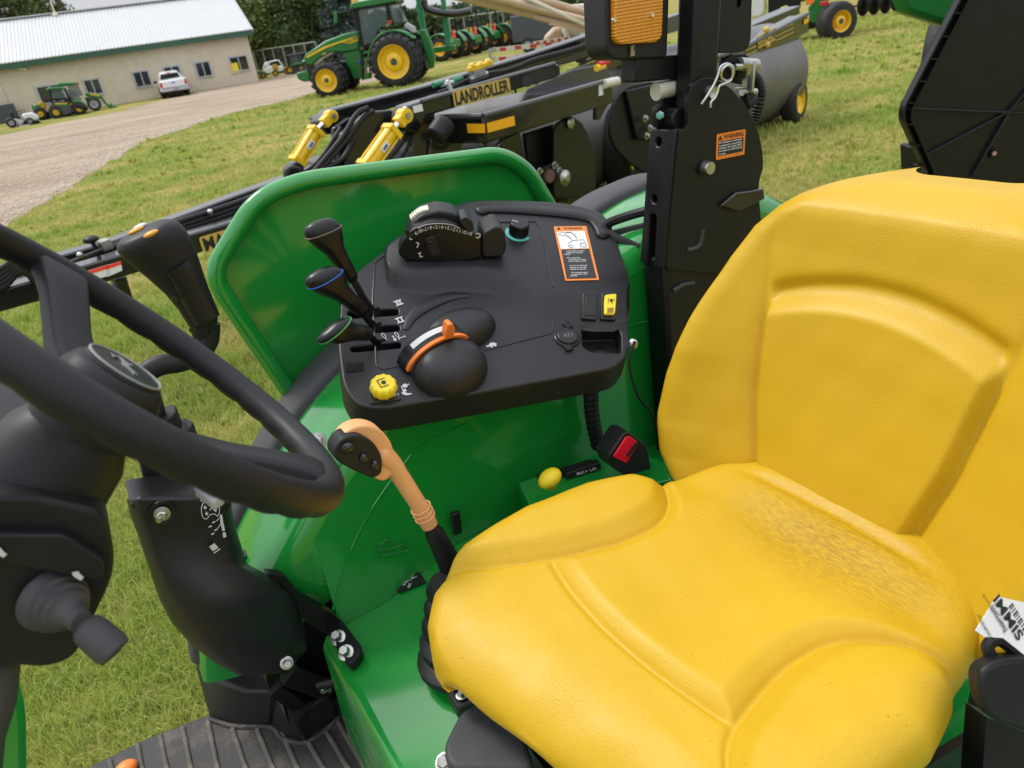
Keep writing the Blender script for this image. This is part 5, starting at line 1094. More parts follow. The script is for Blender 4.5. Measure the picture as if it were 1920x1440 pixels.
u_end = .0; u_far = su*LW
def wbox(name, u0, u1, v0, v1, n0, n1, m, bev=0): mb = MB(); mb.box(BF, min(u0, u1), max(u0, u1), v0, v1, n0, n1); return obj(name, mb, m, BLD, bev=bev)
wbox('wall', 0, u_far, -.1, He, -DEP, -.06, 'cladding')
pw = .92; npn = int(LW/pw)
def panel_mb(h):
    mb = MB(); mb.box(BF, -pw/2, pw/2, -.05, h, -.055, -.02)
    for k in range(4):
        c = -pw/2+pw*(k+.5)/4; mb.prism(BF, [(c-.05, .0), (c+.05, .0), (c+.05, h), (c-.05, h)], -.02, .045, top=[(c-.02, .0), (c+.02, .0), (c+.02, h), (c-.02, h)])
    return mb
p0_ = obj('wall_panel', panel_mb(He), 'cladding', BLD, recenter=False)
for k in range(npn):
    o = p0_ if k == 0 else p0_.copy()
    if k: col.objects.link(o)
    o.location = p0_.location if k == 0 else V(p0_.location)
    d = BF.U*(su*pw*(k+.5)); o.location = d
# eaves, roof
ez = He; OV = .5
rz = Fr(BF.w(0, 0, -DEP/2), BF.U, (0, 0, 1)); RH = rz.hit(0, 38)[1]; RH = min(max(RH, ez+1.6), ez+4)
wbox('fascia', su*-.45, u_far, ez-.05, ez+.32, .42, .52, 'eave_green'); wbox('soffit', su*-.4, u_far, ez-.04, ez+.0, -.05, .42, 'eave_green')
# roof sheets
rt0, rt1 = BF.w(0, ez+.33, .56), BF.w(0, RH, -DEP/2); RF = Fr(rt0, BF.U, rt1-rt0); RL = (rt1-rt0).length
mb = MB(); mb.box(RF, -pw/2, pw/2, 0, RL*.52, -.04, 0)
for k in range(4):
    c = -pw/2+pw*(k+.5)/4; mb.prism(RF, [(c-.06, 0), (c+.06, 0), (c+.06, RL*.52), (c-.06, RL*.52)], 0, .05, top=[(c-.025, 0), (c+.025, 0), (c+.025, RL*.52), (c-.025, RL*.52)])
rs = obj('roof_sheet', mb, 'roofing', BLD, recenter=False)
for k in range(npn):
    for j in range(2):
        o = rs if (k == 0 and j == 0) else rs.copy()
        if o is not rs: col.objects.link(o)
        o.location = BF.U*(su*pw*(k+.5-.5))+RF.V*(RL*.48*j)+RF.N*(-.035*j)
mb = MB(); b0 = BF.w(0, ez+.33, -DEP-.56); rf2 = Fr(b0, BF.U, rt1-b0); mb.box(rf2, min(su*-.45, u_far), max(su*-.45, u_far), 0, (rt1-b0).length, -.05, 0); obj('far_roof_slope', mb, 'roofing', BLD)
mb = MB(); mb.bar(rt1+BF.U*(-su*.5)+V((0, 0, .04)), rt1+BF.U*u_far+V((0, 0, .04)), .5, .08); obj('ridge_cap', mb, 'roofing', BLD)
mb = MB(); gd = Fr(BF.w(0, 0, 0), -BF.N, (0, 0, 1)); s1 = 1
mb.prism(gd, [(.06, 0), (DEP, 0), (DEP, ez), (DEP/2, RH-.1), (.06, ez)], 0, .05*1); obj('gable_wall', mb, 'cladding', BLD)
mb = MB(); mb.bar(rt0+BF.U*(-su*.47)-V((0, 0, .08)), rt1+BF.U*(-su*.47)-V((0, 0, .08)), .06, .22); obj('rake_trim', mb, 'roofing', BLD)
def win(pz, split=True):
    q = [BF.hit(x/3, y/3) for x, y in pz]; u0 = min(a[0] for a in q); u1 = max(a[0] for a in q)
    u0 = (q[0][0]+q[3][0])/2; u1 = (q[1][0]+q[2][0])/2; u0, u1 = min(u0, u1), max(u0, u1)
    v1 = (q[0][1]+q[1][1])/2; v0 = (q[2][1]+q[3][1])/2
    mb = MB(); t_ = .09
    for a in ((u0-t_, u1+t_, v1, v1+t_), (u0-t_, u1+t_, v0-t_, v0), (u0-t_, u0, v0, v1), (u1, u1+t_, v0, v1)): mb.box(BF, *a, -.02, .10)
    if split: mb.box(BF, (u0+u1)/2-.035, (u0+u1)/2+.035, v0, v1, -.02, .085)
    wf = obj('window', mb, 'window_frame', BLD)
    for a, b in (((u0, (u0+u1)/2-.035), ((u0+u1)/2+.035, u1)) if split else ((u0, u1),)) if split else (((u0, u1)),):
        mb = MB(); mb.box(BF, a, b, v0, v1, .052, .058); obj('pane', mb, 'window_glass', wf)
    return wf
win([(210, 497), (345, 470), (368, 560), (240, 585)]); win([(475, 456), (555, 443), (575, 520), (497, 533)]); win([(752, 410), (830, 399), (850, 477), (770, 488)]); win([(923, 383), (1003, 371), (1022, 445), (944, 458)]); win([(1099, 357), (1172, 347), (1191, 421), (1119, 432)]); win([(1291, 327), (1382, 314), (1401, 389), (1311, 401)])
mb = MB(); c = BF.hit(1318/3, 384/3); mb.box(BF, c[0]-.3, c[0]+.3, c[1]-.35, c[1]+.35, .062, .07); obj('window_sign', mb, 'yellow_plastic', BLD)
for px, py in ((38, 128), (46, 129)):
    mb = MB(); c = BF.P(px, py, .1); mb.ell(c, .16, .16, .14); obj('floodlight', mb, 'white_paint', BLD)
mb = MB(); c = BF.P(338, 79, .1); mb.box(Fr(c, BF.U, BF.V), -.25, .25, -.15, .15, -.1, .15); obj('vent_box', mb, 'tan_paint', BLD, bev=.02)
mb = MB(); c = RF.P(104, 28); mb.cyl(c, c+V((0, 0, .9)), .06, seg=8); mb.lathe(c, (0, 0, 1), [(.25, -.05), (.1, .2)], 10); obj('roof_vent', mb, 'cladding', BLD)
mb = MB(); c = BF.hit(2, 224); mb.box(BF, c[0]-1.2, c[0]+1.1, 0, 1.1, .3, 1.4); tag(obj('air_unit', mb, 'slate', bev=.03), 'grey air conditioning unit at the foot of the cream shed wall', 'air conditioner')
mb = MB(); mb.box(BF, BF.hit(12, 190)[0]-.04, BF.hit(12, 190)[0]+.04, 0, He, .01, .06); obj('wall_joint', mb, 'cladding', BLD)
# ================================================================== trees
def leaf_mat(name, c, c2):
    m = bpy.data.materials.new(name); m.use_nodes = True; t = m.node_tree; b = t.nodes['Principled BSDF']; b.inputs['Roughness'].default_value = .6; b.inputs['Specular IOR Level'].default_value = .25
    a = t.nodes.new('ShaderNodeAttribute'); a.attribute_name = 'tone'; r = t.nodes.new('ShaderNodeValToRGB'); r.color_ramp.elements[0].color = (*c, 1); r.color_ramp.elements[1].color = (*c2, 1)
    t.links.new(a.outputs['Fac'], r.inputs[0]); t.links.new(r.outputs[0], b.inputs['Base Color']); M[name] = m
leaf_mat('leaf_mid', (.05, .09, .018), (.13, .18, .045)); leaf_mat('leaf_dark', (.032, .06, .018), (.075, .115, .035)); leaf_mat('leaf_light', (.08, .13, .025), (.19, .24, .06)); leaf_mat('leaf_blue', (.03, .055, .045), (.075, .11, .095)); leaf_mat('leaf_poplar', (.05, .085, .02), (.13, .16, .05))
mat('bark', (.06, .045, .033), .9, nscale=6, namt=.4, bump=.5, bscale=20)
def leaves(name, pos, size, tone, m, parent, seed):
    g = np.random.default_rng(seed); n = len(pos); pos = np.asarray(pos, float); a = g.normal(size=(n, 3)); a /= np.linalg.norm(a, axis=1)[:, None]; b = g.normal(size=(n, 3)); b -= a*(a*b).sum(1)[:, None]; b /= np.linalg.norm(b, axis=1)[:, None]
    s = (size*g.uniform(.6, 1.3, n))[:, None]
    v = np.stack([pos-a*s, pos+b*s*.55, pos+a*s, pos-b*s*.55], 1).reshape(-1, 3); pm = np.array(wm(parent).inverted()); v = v@pm[:3, :3].T+pm[:3, 3]
    me = bpy.data.meshes.new(name); me.vertices.add(4*n); me.vertices.foreach_set('co', v.ravel()); me.loops.add(4*n); me.loops.foreach_set('vertex_index', np.arange(4*n)); me.polygons.add(n); me.polygons.foreach_set('loop_start', np.arange(n)*4); me.update(calc_edges=True)
    at_ = me.attributes.new('tone', 'FLOAT', 'POINT'); at_.data.foreach_set('value', np.repeat(tone, 4)); me.materials.append(M[m]); o = bpy.data.objects.new(name, me); col.objects.link(o); o.parent = parent; return o
def broad_tree(loc, h, w_, m, label, seed, n=8000, leaf=.20, low=.15, group=None, cat='tree', nm='tree'):
    g = np.random.default_rng(seed); T_ = thing(nm, label, cat, loc, group=group); L = V(loc)
    mb = MB(); top = L+V((0, 0, h*.8)); mb.tube([L-V((0, 0, .1)), L+V((.02*h, 0, h*.3)), L+V((-.01*h, .01*h, h*.55)), top], [h*.022, h*.017, h*.011, h*.003], 8); obj('trunk', mb, 'bark', T_)
    nc = 26; cl = []
    for k in range(nc):
        z = low+(.97-low)*((k+.5)/nc); prof = math.sin(math.pi*min(1, (z-low*.4)/(1.08-low*.4)))**.7
        a = g.uniform(0, 2*math.pi); r_ = w_/2*prof*g.uniform(.35, .85); cl.append((L.x+r_*math.cos(a), L.y+r_*math.sin(a), L.z+h*z, w_*.5*prof*g.uniform(.25, .5)+h*.03))
    mb = MB()
    for c in cl[::3]: mb.tube([L+V((0, 0, max(h*.18, (c[2]-L.z)*.6))), V(c[:3])], [h*.008, h*.003], 5)
    obj('limbs', mb, 'bark', T_)
    pos = []; tn = []
    for c in cl:
        k = n//nc; d = g.normal(size=(k, 3)); d /= np.linalg.norm(d, axis=1)[:, None]; rr = c[3]*g.uniform(.55, 1.05, k)[:, None]; pos.append(np.array(c[:3])+d*rr*np.array([1, 1, .85])); tn.append(np.clip(g.normal(.45, .22, k)+g.uniform(-.25, .25), 0, 1))
    leaves('crown', np.concatenate(pos), leaf, np.concatenate(tn), m, T_, seed); return T_
def spruce(loc, h, w_, m, label, seed, n=4200, leaf=.16, group=None):
    g = np.random.default_rng(seed); T_ = thing('spruce_tree', label, 'tree', loc, group=group); L = V(loc)
    mb = MB(); mb.tube([L, L+V((0, 0, h*.97))], [h*.018, h*.002], 7); obj('trunk', mb, 'bark', T_); pos = []; tn = []
    lv = int(h*1.6)
    for i in range(lv):
        z = .04+.95*i/lv; R_ = w_/2*(1-z)**.85; nb_ = 9
        for b in range(nb_):
            a = g.uniform(0, 2*math.pi); k = int(n/lv/nb_*(1.4-z)); s_ = g.uniform(.15, 1, k)**.7
            ln = R_*g.uniform(.75, 1.1); p = np.stack([L.x+np.cos(a)*ln*s_+g.normal(0, .08*R_+.05, k), L.y+np.sin(a)*ln*s_+g.normal(0, .08*R_+.05, k), L.z+h*z-.22*ln*s_+g.normal(0, .12, k)], 1); pos.append(p); tn.append(np.clip(g.normal(.45, .2, k)+.15*(s_-.5), 0, 1))
    leaves('crown', np.concatenate(pos), leaf, np.concatenate(tn), m, T_, seed); return T_
def on_ray(px, py, dist): d = ray(px, py); hd = V((d.x, d.y, 0)).normalized()*dist; return V((hd.x, hd.y, 0))
def top_at(px, py, dist): d = ray(px, py); k = dist/math.hypot(d.x, d.y); return 2+d.z*k
TL = 'trees behind the yard'
def bt(px, ptop, dist, w_, m, label, seed, **k): broad_tree(on_ray(px, 90, dist), top_at(px, ptop, dist), w_, m, label, seed, group=TL, **k)
bt(452, -40, 86, 11, 'leaf_light', 'yellow green leafy tree right beside the gable end of the cream shed', 21, n=10000)
bt(492, 8, 92, 9, 'leaf_light', 'low bushy tree between shed corner and parked vehicles', 22)
bt(530, -60, 97, 13, 'leaf_mid', 'mid green broad tree behind the parked white suv', 23, n=12000)
bt(572, -75, 84, 10, 'leaf_mid', 'tall drooping tree behind the front of the big tractor', 24, n=12000)
bt(606, -70, 80, 9, 'leaf_dark', 'dark tall tree left of the blue spruce', 25, n=10000)
bt(548, 40, 104, 10, 'leaf_dark', 'dark undergrowth tree behind the black fence', 26)
spruce(on_ray(490, 90, 110), top_at(490, -2, 110), 7, 'leaf_dark', 'dark pointed spruce peeping above the low bushy tree', 27, group=TL)
spruce(on_ray(655, 90, 62), top_at(655, -70, 62), 8, 'leaf_blue', 'blue grey spruce behind the cab of the big green tractor', 28, n=12000, group=TL)
for i, (px, pt_, dd, sz) in enumerate(((5, -30, 92, 8), (45, -35, 95, 8), (88, -28, 98, 7), (112, -5, 100, 5), (-30, -20, 92, 9))):
    bt(px, pt_, dd, sz, 'leaf_poplar', ('round poplar at the far left above the white roof', 'tall loose poplar above the white roof, second from left', 'slim poplar above the white roof beside the sky gap', 'small tree top just showing over the roof ridge', 'poplar cut by the left picture edge above the roof')[i], 40+i, low=.3, n=4500)
xs = [762, 790, 822, 850, 874, 900, 926, 950, 978, 1004, 1030, 1058, 1086, 1112, 735, 705, 680]
nm_ = ['first', 'second', 'third', 'fourth', 'fifth', 'sixth', 'seventh', 'eighth', 'ninth', 'tenth', 'eleventh', 'twelfth', 'thirteenth', 'fourteenth', 'leftmost visible through the cab side of', 'one hidden mostly by the cab in', 'one left behind the cab of']
for i, px in enumerate(xs):
    tp = 20+((i*37) % 13)-6; dd = 150+((i*53) % 40)
    lab = f'far tree in the distant wood beyond the chain fence, {nm_[i]} from the tractor cab' if i < 14 else f'far tree in the distant wood, {nm_[i]} the big tractor'
    bt(px, tp-(px-760)*.05, dd, 13, 'leaf_dark' if i % 3 else 'leaf_mid', lab, 60+i, n=2600, leaf=.5, low=.05) if i % 4 else spruce(on_ray(px, 60, dd), top_at(px, tp-8-(px-760)*.05, dd), 10, 'leaf_dark', lab, 60+i, n=2600, leaf=.5, group=TL)
# ================================================================== chain-link fences
def fence(a, b, h, name, label, posts):
    a, b = V(a), V(b); T_ = thing(name, label, 'fence', a)
    for k in range(posts+1):
        p = a.lerp(b, k/posts); mb = MB(); mb.cyl(p, p+V((0, 0, h)), .05, seg=8); obj('post', mb, 'zinc', T_)
    mb = MB(); mb.cyl(a+V((0, 0, h)), b+V((0, 0, h)), .05, seg=6); obj('top_rail', mb, 'zinc', T_)
    mb = MB(); d = (b-a); n = int(d.length/.5); 
    for k in range(-int(h/.5), n):
        for s_ in (0, 1):
            t0, t1 = k*.5, k*.5+h
            if s_: t0, t1 = t1, t0
            q0, q1 = V((t0, 0, 0)), V((t1, 0, h)); 
            if min(t0, t1) < 0 or max(t0, t1) > d.length: continue
            u_ = d.normalized(); mb.cyl(a+u_*t0, a+u_*t1+V((0, 0, h)), .012, seg=3, caps=False)
    o = obj('wire_mesh', mb, 'slate', T_); o['kind'] = 'stuff'
fence(on_ray(486, 140, 82), on_ray(600, 120, 72), 2.1, 'chain_link_fence', 'dark chain link fence behind the vehicles at the shed corner', 6)
fence(on_ray(850, 90, 75), on_ray(1010, 60, 88), 2.4, 'chain_link_fence', 'chain link fence behind the row of small tractors', 7)
# ================================================================== land roller (black implement behind the tractor)
TH = R(76.8); Ld = V((math.sin(TH), math.cos(TH), 0)); Pd = V((-math.cos(TH), math.sin(TH), 0))
LR = thing('land_roller', 'long black folding land roller with yellow cylinders and gold lettering behind the tractor', 'land roller', Ld*6+Pd*5.6)
def lf(p): return Fr(Pd*p, Ld, (0, 0, 1))
def lprism(name, p, pts, depth, m='black_gloss', bev=.012, r=0., par=None, **k):
    f = lf(p); q = [f.hit(*a) for a in pts]; q = rpoly(q, r, 3) if r else q
    mb = MB(); mb.prism(f, q, -depth, 0); return obj(name, mb, m, par or LR, bev=bev, **k)
mat('beam_top', (.05, .052, .056), .22, coat=.5)
# drawbar: near beam and far beam
lprism('drawbar_beam', 5.0, [(-120, 578), (-120, 620), (204, 528), (395, 468), (560, 418), (640, 395), (640, 345), (431, 417), (153, 499)], .16)
lprism('drawbar_beam', 5.55, [(-120, 546), (-120, 580), (216, 478), (455, 396), (640, 330), (640, 296), (455, 362), (216, 450)], .16)
f = lf(5.35)
for k, dy in enumerate((0, 9, 17)):
    mb = MB(); mb.tube(spl([f.P(*p) for p in [(-60, 548+dy), (60, 520+dy), (216, 462+dy), (330, 418+dy), (455, 376+dy), (560, 330+dy), (600, 300+dy), (640, 240+dy*.5)]], 5), .022, 8); obj('hydraulic_hose', mb, 'black_soft', LR, smooth=80)
f = lf(5.3)
for p in ((394, 397), (150, 478)): mb = MB(); mb.ell(f.P(*p), .022, .022, .02); obj('hose_bolt', mb, 'zinc', LR)
mb = MB(); mb.bar(f.P(188, 462), f.P(205, 455), .1, .06); obj('hose_clamp', mb, 'zinc', LR)
mb = MB(); mb.cyl(f.P(180, 466), f.P(172, 452), .014); mb.ell(f.P(170, 449), .05, .05, .025); obj('latch_handle', mb, 'black_soft', LR)
lprism('jack_leg', 5.15, [(212, 525), (238, 518), (262, 600), (240, 610)], .08)
fst = lf(4.985)
for a, b in (((163, 508), (203, 519)), ((198, 498), (226, 510))):
    q = [fst.hit(a[0], a[1]), fst.hit(b[0], a[1]-(b[0]-a[0])*.30), fst.hit(b[0]+3, b[1]-3), fst.hit(a[0]+3, b[1]+9)]
    mb = MB(); mb.prism(fst, q, 0, .004); s_ = obj('warning_decal', mb, 'label_white', LR)
    mb = MB(); q2 = [q[0], q[1], tuple(V(q[1]).lerp(V(q[2]), .35)), tuple(V(q[0]).lerp(V(q[3]), .35))]; mb.prism(fst, q2, .004, .006); obj('decal_header', mb, 'smv', s_)
def gold(txt, p, c, e, h, wd=None, plate=True, par=None):
    f = lf(p); a, b = f.P(*c), f.P(*e); d = (b-a).normalized(); fr = Fr((a+b)/2, d, (0, 0, 1)); L = (b-a).length if wd is None else wd
    vs_ = text_mesh(txt, .02)
    mb = MB(); 
    if plate: 
        mb.prism(fr, rpoly([(-L*.52, -h*.66), (L*.52, -h*.66), (L*.52, h*.66), (-L*.52, h*.66)], h*.2, 3), 0, .003); o = obj('gold_decal', mb, 'print_gold', LR)
        mb = MB(); put_text(mb, txt, fr, h, n=.006, width=L*.98, bold=.03); obj('decal_lettering', mb, 'print_black', o)
    else:
        put_text(mb, txt, fr, h, n=.003, width=L*.96, bold=.02); obj('decal_lettering', mb, 'print_gold', LR)
    return fr
gold('MANDAKO', 4.99, (380, 460), (520, 418), .085, wd=.56)
# swing arms with lettering
lprism('swing_arm', 4.9, [(757, 218), (765, 198), (790, 190), (1040, 119), (1050, 121), (1052, 140), (1043, 146), (800, 218), (785, 250), (762, 246)], .18, bev=.015)
mb = MB(); f = lf(4.9); mb.tube([f.P(*p) for p in [(790, 190), (1040, 119)]], .018, 8); obj('arm_edge', mb, 'beam_top', LR)
gold('LANDROLLER', 4.885, (852, 186), (954, 160), .095)
lprism('swing_arm', 5.6, [(600, 228), (620, 206), (800, 160), (1000, 100), (1180, 40), (1184, 66), (1000, 128), (800, 186), (660, 222), (640, 250), (612, 250)], .18, bev=.015)
lprism('frame_rail', 5.9, [(980, 120), (1400, -15), (1400, 20), (1000, 138)], .15, m='beam_top')
lprism('frame_rail', 5.75, [(1050, 142), (1180, 88), (1180, 120), (1060, 166)], .1, m=mat('olive_gloss', (.03, .036, .012), .15, coat=.6))
f = lf(5.74)
for k in range(3):
    mb = MB(); mb.bar(f.P(1100, 112+k*8), f.P(1150, 92+k*8), .012, .004, up=f.N); obj('gold_stripe', mb, 'print_gold', LR)
# pins, hinge plates
mb = MB(); mb.cyl(lf(4.87).P(988, 152), lf(5.0).P(988, 152), .05, seg=18); obj('arm_pin', mb, 'black_gloss', LR)
lprism('hinge_plate', 5.05, [(660, 235), (690, 210), (735, 205), (735, 260), (700, 300), (690, 360), (640, 370), (628, 330), (640, 250)], .05)
lprism('hinge_plate', 5.5, [(625, 240), (650, 222), (690, 215), (690, 330), (630, 350)], .05)
lprism('hinge_plate', 4.98, [(775, 255), (800, 205), (818, 198), (812, 260), (800, 330), (765, 335)], .05)
lprism('hinge_plate', 4.95, [(808, 262), (840, 240), (870, 265), (850, 330), (800, 335)], .05)
mb = MB(); mb.cyl(lf(4.8).P(655, 308), lf(5.2).P(655, 308), .035, seg=16); obj('hinge_pin', mb, 'black_metal', LR)
lprism('cross_tube', 5.9, [(600, 218), (830, 200), (830, 250), (610, 252)], .2, m='beam_top')
gold('MANDAKO', 5.68, (695, 242), (752, 234), .12)
# bumper roller
mb = MB(); mb.cyl(lf(4.7).P(815, 258), lf(4.7).P(836, 228), .085, seg=20); obj('rubber_bumper', mb, 'black_soft', LR, bev=.02)
# main frame box with reflectors
f = lf(4.55)
mb = MB(); zt, zb = f.P(908, 217).z, f.P(911, 270).z; c = f.P(909, 243)
ang = R(0); e1 = lf(4.55).P(1150, 178); e1.z = c.z
d1 = (lf(4.75).P(1150, 178)-c); d1.z = 0
e0 = lf(5.05).P(824, 238)-c; e0.z = 0
fp = [(c+e0).to_2d(), c.to_2d(), (c+d1).to_2d(), (c+d1+Pd*.5).to_2d(), (c+e0*.6+Pd*.9).to_2d()]
mb.prism(Fr((0, 0, zb), (1, 0, 0), (0, 1, 0)), [tuple(p) for p in fp], 0, zt-zb); obj('main_frame', mb, 'black_gloss', LR, bev=.02)
fA = Fr(c, d1, (0, 0, 1)); fB = Fr(c, -e0, (0, 0, 1))
for fr, q in ((fA, [(912, 231), (963, 217), (965, 235), (914, 249)]), (fB, [(876, 232), (909, 232), (910, 249), (878, 249)])):
    mb = MB(); mb.prism(fr, [fr.hit(*p) for p in q], .002, .006); obj('amber_reflector', mb, mat('amber_tape', (.9, .42, .01), .35), LR)
mb = MB(); mb.tube([c+V((0, 0, (zt-zb)/2)), c+d1+V((0, 0, (zt-zb)/2))], .022, 8); mb.tube([c+V((0, 0, (zt-zb)/2)), c+e0+V((0, 0, (zt-zb)/2))], .022, 8); obj('frame_edge', mb, 'beam_top', LR)
lprism('deck_plate', 5.3, [(990, 166), (1075, 130), (1135, 118), (1150, 150), (1060, 178), (985, 180)], .02, m='beam_top')
mb = MB(); fr = fA; mb.prism(fr, [fr.hit(*p) for p in [(1122, 158), (1130, 157), (1130, 178), (1122, 180)]], .002, .006); obj('small_decal', mb, 'label_white', LR)
mb = MB(); g = lf(4.7); mb.cyl(g.P(1133, 158), g.P(1158, 152), .04, seg=14); obj('frame_pin', mb, 'ivory', LR)
mb = MB(); mb.tube(spl([fA.P(*p, -.05) for p in [(910, 268), (915, 278), (928, 280), (938, 268)]], 4), .02, 8); obj('tow_hook', mb, 'black_gloss', LR)
lprism('end_bracket', 4.75, [(1118, 200), (1145, 175), (1145, 190), (1125, 225), (1118, 225)], .05)
# bearing plates and drums
def disc(name, p, c, r, th=.03, m='black_gloss', ax=None):
    mb = MB(); o = lf(p).P(*c); a = ax or Ld; mb.lathe(o, a, [(r, 0), (r, th), (r*.98, th+.005)], 44); return obj(name, mb, m, LR, bev=.006)
lprism('bearing_plate', 5.05, [(940, 262), (975, 246), (990, 330), (1000, 370), (960, 370)], .05)
lprism('bearing_plate', 5.15, [(985, 250), (1040, 232), (1040, 370), (1000, 370)], .05, m='black_metal')
arcp = [(1040, 235), (1068, 216), (1090, 226), (1105, 255), (1114, 290), (1118, 330), (1118, 372), (1040, 372)]
lprism('end_plate', 5.0, arcp, .04, m=mat('black_green', (.008, .016, .010), .3), r=.06)
mb = MB(); g = lf(4.99); mb.lathe(g.P(1068, 231), g.N, [(.05, 0), (.05, .02), (.03, .03)], 16); obj('plate_bolt', mb, 'zinc', LR)
g = lf(4.93); mb = MB(); mb.prism(g, rpoly([g.hit(*p) for p in [(1000, 322), (1030, 306), (1042, 308), (1050, 330), (1030, 345), (1005, 345)]], .03), 0, .03); brg = obj('bearing_flange', mb, 'black_metal', LR, bev=.006)
for p in ((1011, 321), (1039, 310), (1048, 320)): mb = MB(); mb.bolt(g.P(*p, .03), g.N, .022, .03); obj('bearing_bolt', mb, 'zinc', LR)
mb = MB(); mb.lathe(g.P(1028, 330, .03), g.N, [(.065, 0), (.06, .03), (.035, .03)], 20); obj('bearing_ring', mb, mat('rust', (.14, .075, .05), .7), LR)
mb = MB(); mb.lathe(g.P(1050, 333, .03), g.N, [(.075, 0), (.075, .07), (.05, .08), (.03, .1)], 20); obj('shaft_end', mb, 'zinc', LR)
lprism('end_plate', 5.05, [(1142, 250), (1150, 190), (1175, 160), (1235, 150), (1260, 260), (1260, 340), (1225, 335), (1185, 310), (1155, 280)], .04, m='black_metal', r=.15)
lprism('bearing_plate', 5.0, [(1175, 170), (1240, 155), (1240, 262), (1195, 262)], .04, m='black_metal')
for p in ((1209, 222), (1218, 240), (1212, 255)): mb = MB(); mb.bolt(lf(4.95).P(*p), lf(5).N, .025, .03); obj('bearing_bolt', mb, 'zinc', LR)
def drum(pc, l0, l1, zc, r):
    mb = MB(); a = Pd*pc+Ld*l0+V((0, 0, zc)); L = l1-l0; mb.lathe(a, Ld, [(r*.92, 0), (r, .02), (r, L-.02), (r*.92, L)], 72); return obj('roller_drum', mb, 'drum_steel', LR, smooth=40)
drum(6.0, 3.2, 7.0, .56, .56)
fe = lf(5.35); le = fe.hit(1512, 120)[0]
DR = .55; drum(6.0, 7.4, 11.25, .69, .69)
# right-hand frame beam over the drum, gloss olive black with gold stripes
fb = lf(5.45)
o = lprism('drum_beam', 5.45, [(1330, 112), (1400, 88), (1515, 26), (1518, 60), (1400, 122), (1340, 150)], .3, m='olive_gloss', bev=.02)
mb = MB(); mb.tube([fb.P(1330, 112), fb.P(1400, 86), fb.P(1515, 25)], .03, 8); obj('beam_edge', mb, 'beam_top', LR)
gold('MANDAKO', 5.44, (1421, 78), (1453, 62), .15, plate=False)
mb = MB(); g = lf(5.438); q = [g.P(*p) for p in [(1420, 68), (1453, 52), (1454, 74), (1422, 90), (1420, 68)]]; mb.tube(q, .008, 5); mb.ell(g.P(1437, 56), .045, .045, .045); mb.ell(g.P(1438, 84), .045, .045, .045); obj('decal_border', mb, 'print_gold', LR)
for k in range(3):
    for a, b in (((1455, 60+k*8), (1488, 44+k*8)), ((1398, 86+k*9), (1418, 77+k*9))):
        mb = MB(); mb.bar(g.P(*a), g.P(*b), .012, .004, up=g.N); obj('gold_stripe', mb, 'print_gold', LR)
mb = MB(); mb.prism(g, [g.hit(*p) for p in [(1507, 38), (1516, 33), (1516, 41), (1507, 46)]], 0, .006); obj('amber_reflector', mb, 'amber_tape', LR)
lprism('frame_rail', 6.2, [(1400, 52), (1500, 10), (1500, 26), (1400, 72)], .3)
# wheels
def lwheel(pos, R_, wd, rim=.58, ax=Ld):
    mb = MB(); mb.lathe(pos-ax*wd/2, ax, [(R_*rim, 0), (R_*.8, -.01), (R_*.95, wd*.08), (R_, wd*.25), (R_, wd*.75), (R_*.95, wd*.92), (R_*.8, wd+.01), (R_*rim, wd)], 44, caps=(0, 0)); t = obj('wheel', mb, 'rubber', LR, smooth=50)
    mb = MB(); mb.lathe(pos-ax*wd/2, ax, [(R_*rim, -.005), (R_*rim, wd*.15), (R_*rim*.85, wd*.3), (R_*rim*.35, wd*.3), (R_*.2, wd*.15), (R_*.05, wd*.15)], 36, caps=(0, 1)); mb.lathe(pos+ax*wd/2, -ax, [(R_*rim, -.005), (R_*rim, wd*.15), (R_*rim*.85, wd*.3), (R_*rim*.35, wd*.3), (R_*.2, wd*.15), (R_*.05, wd*.15)], 36, caps=(0, 1)); obj('rim', mb, 'yellow_paint', t, smooth=40)
g0 = at(1488, 188, z=.31); lwheel(V((g0.x, g0.y, .31)), .33, .22, ax=V((c_rt.x*.75-c_fw.x*.66, c_rt.y*.75-c_fw.y*.66, 0)).normalized())
g0 = G(1165, 350); lwheel(V((g0.x, g0.y, .46)), .46, .3, ax=(Ld*.5-Pd*.86).normalized())
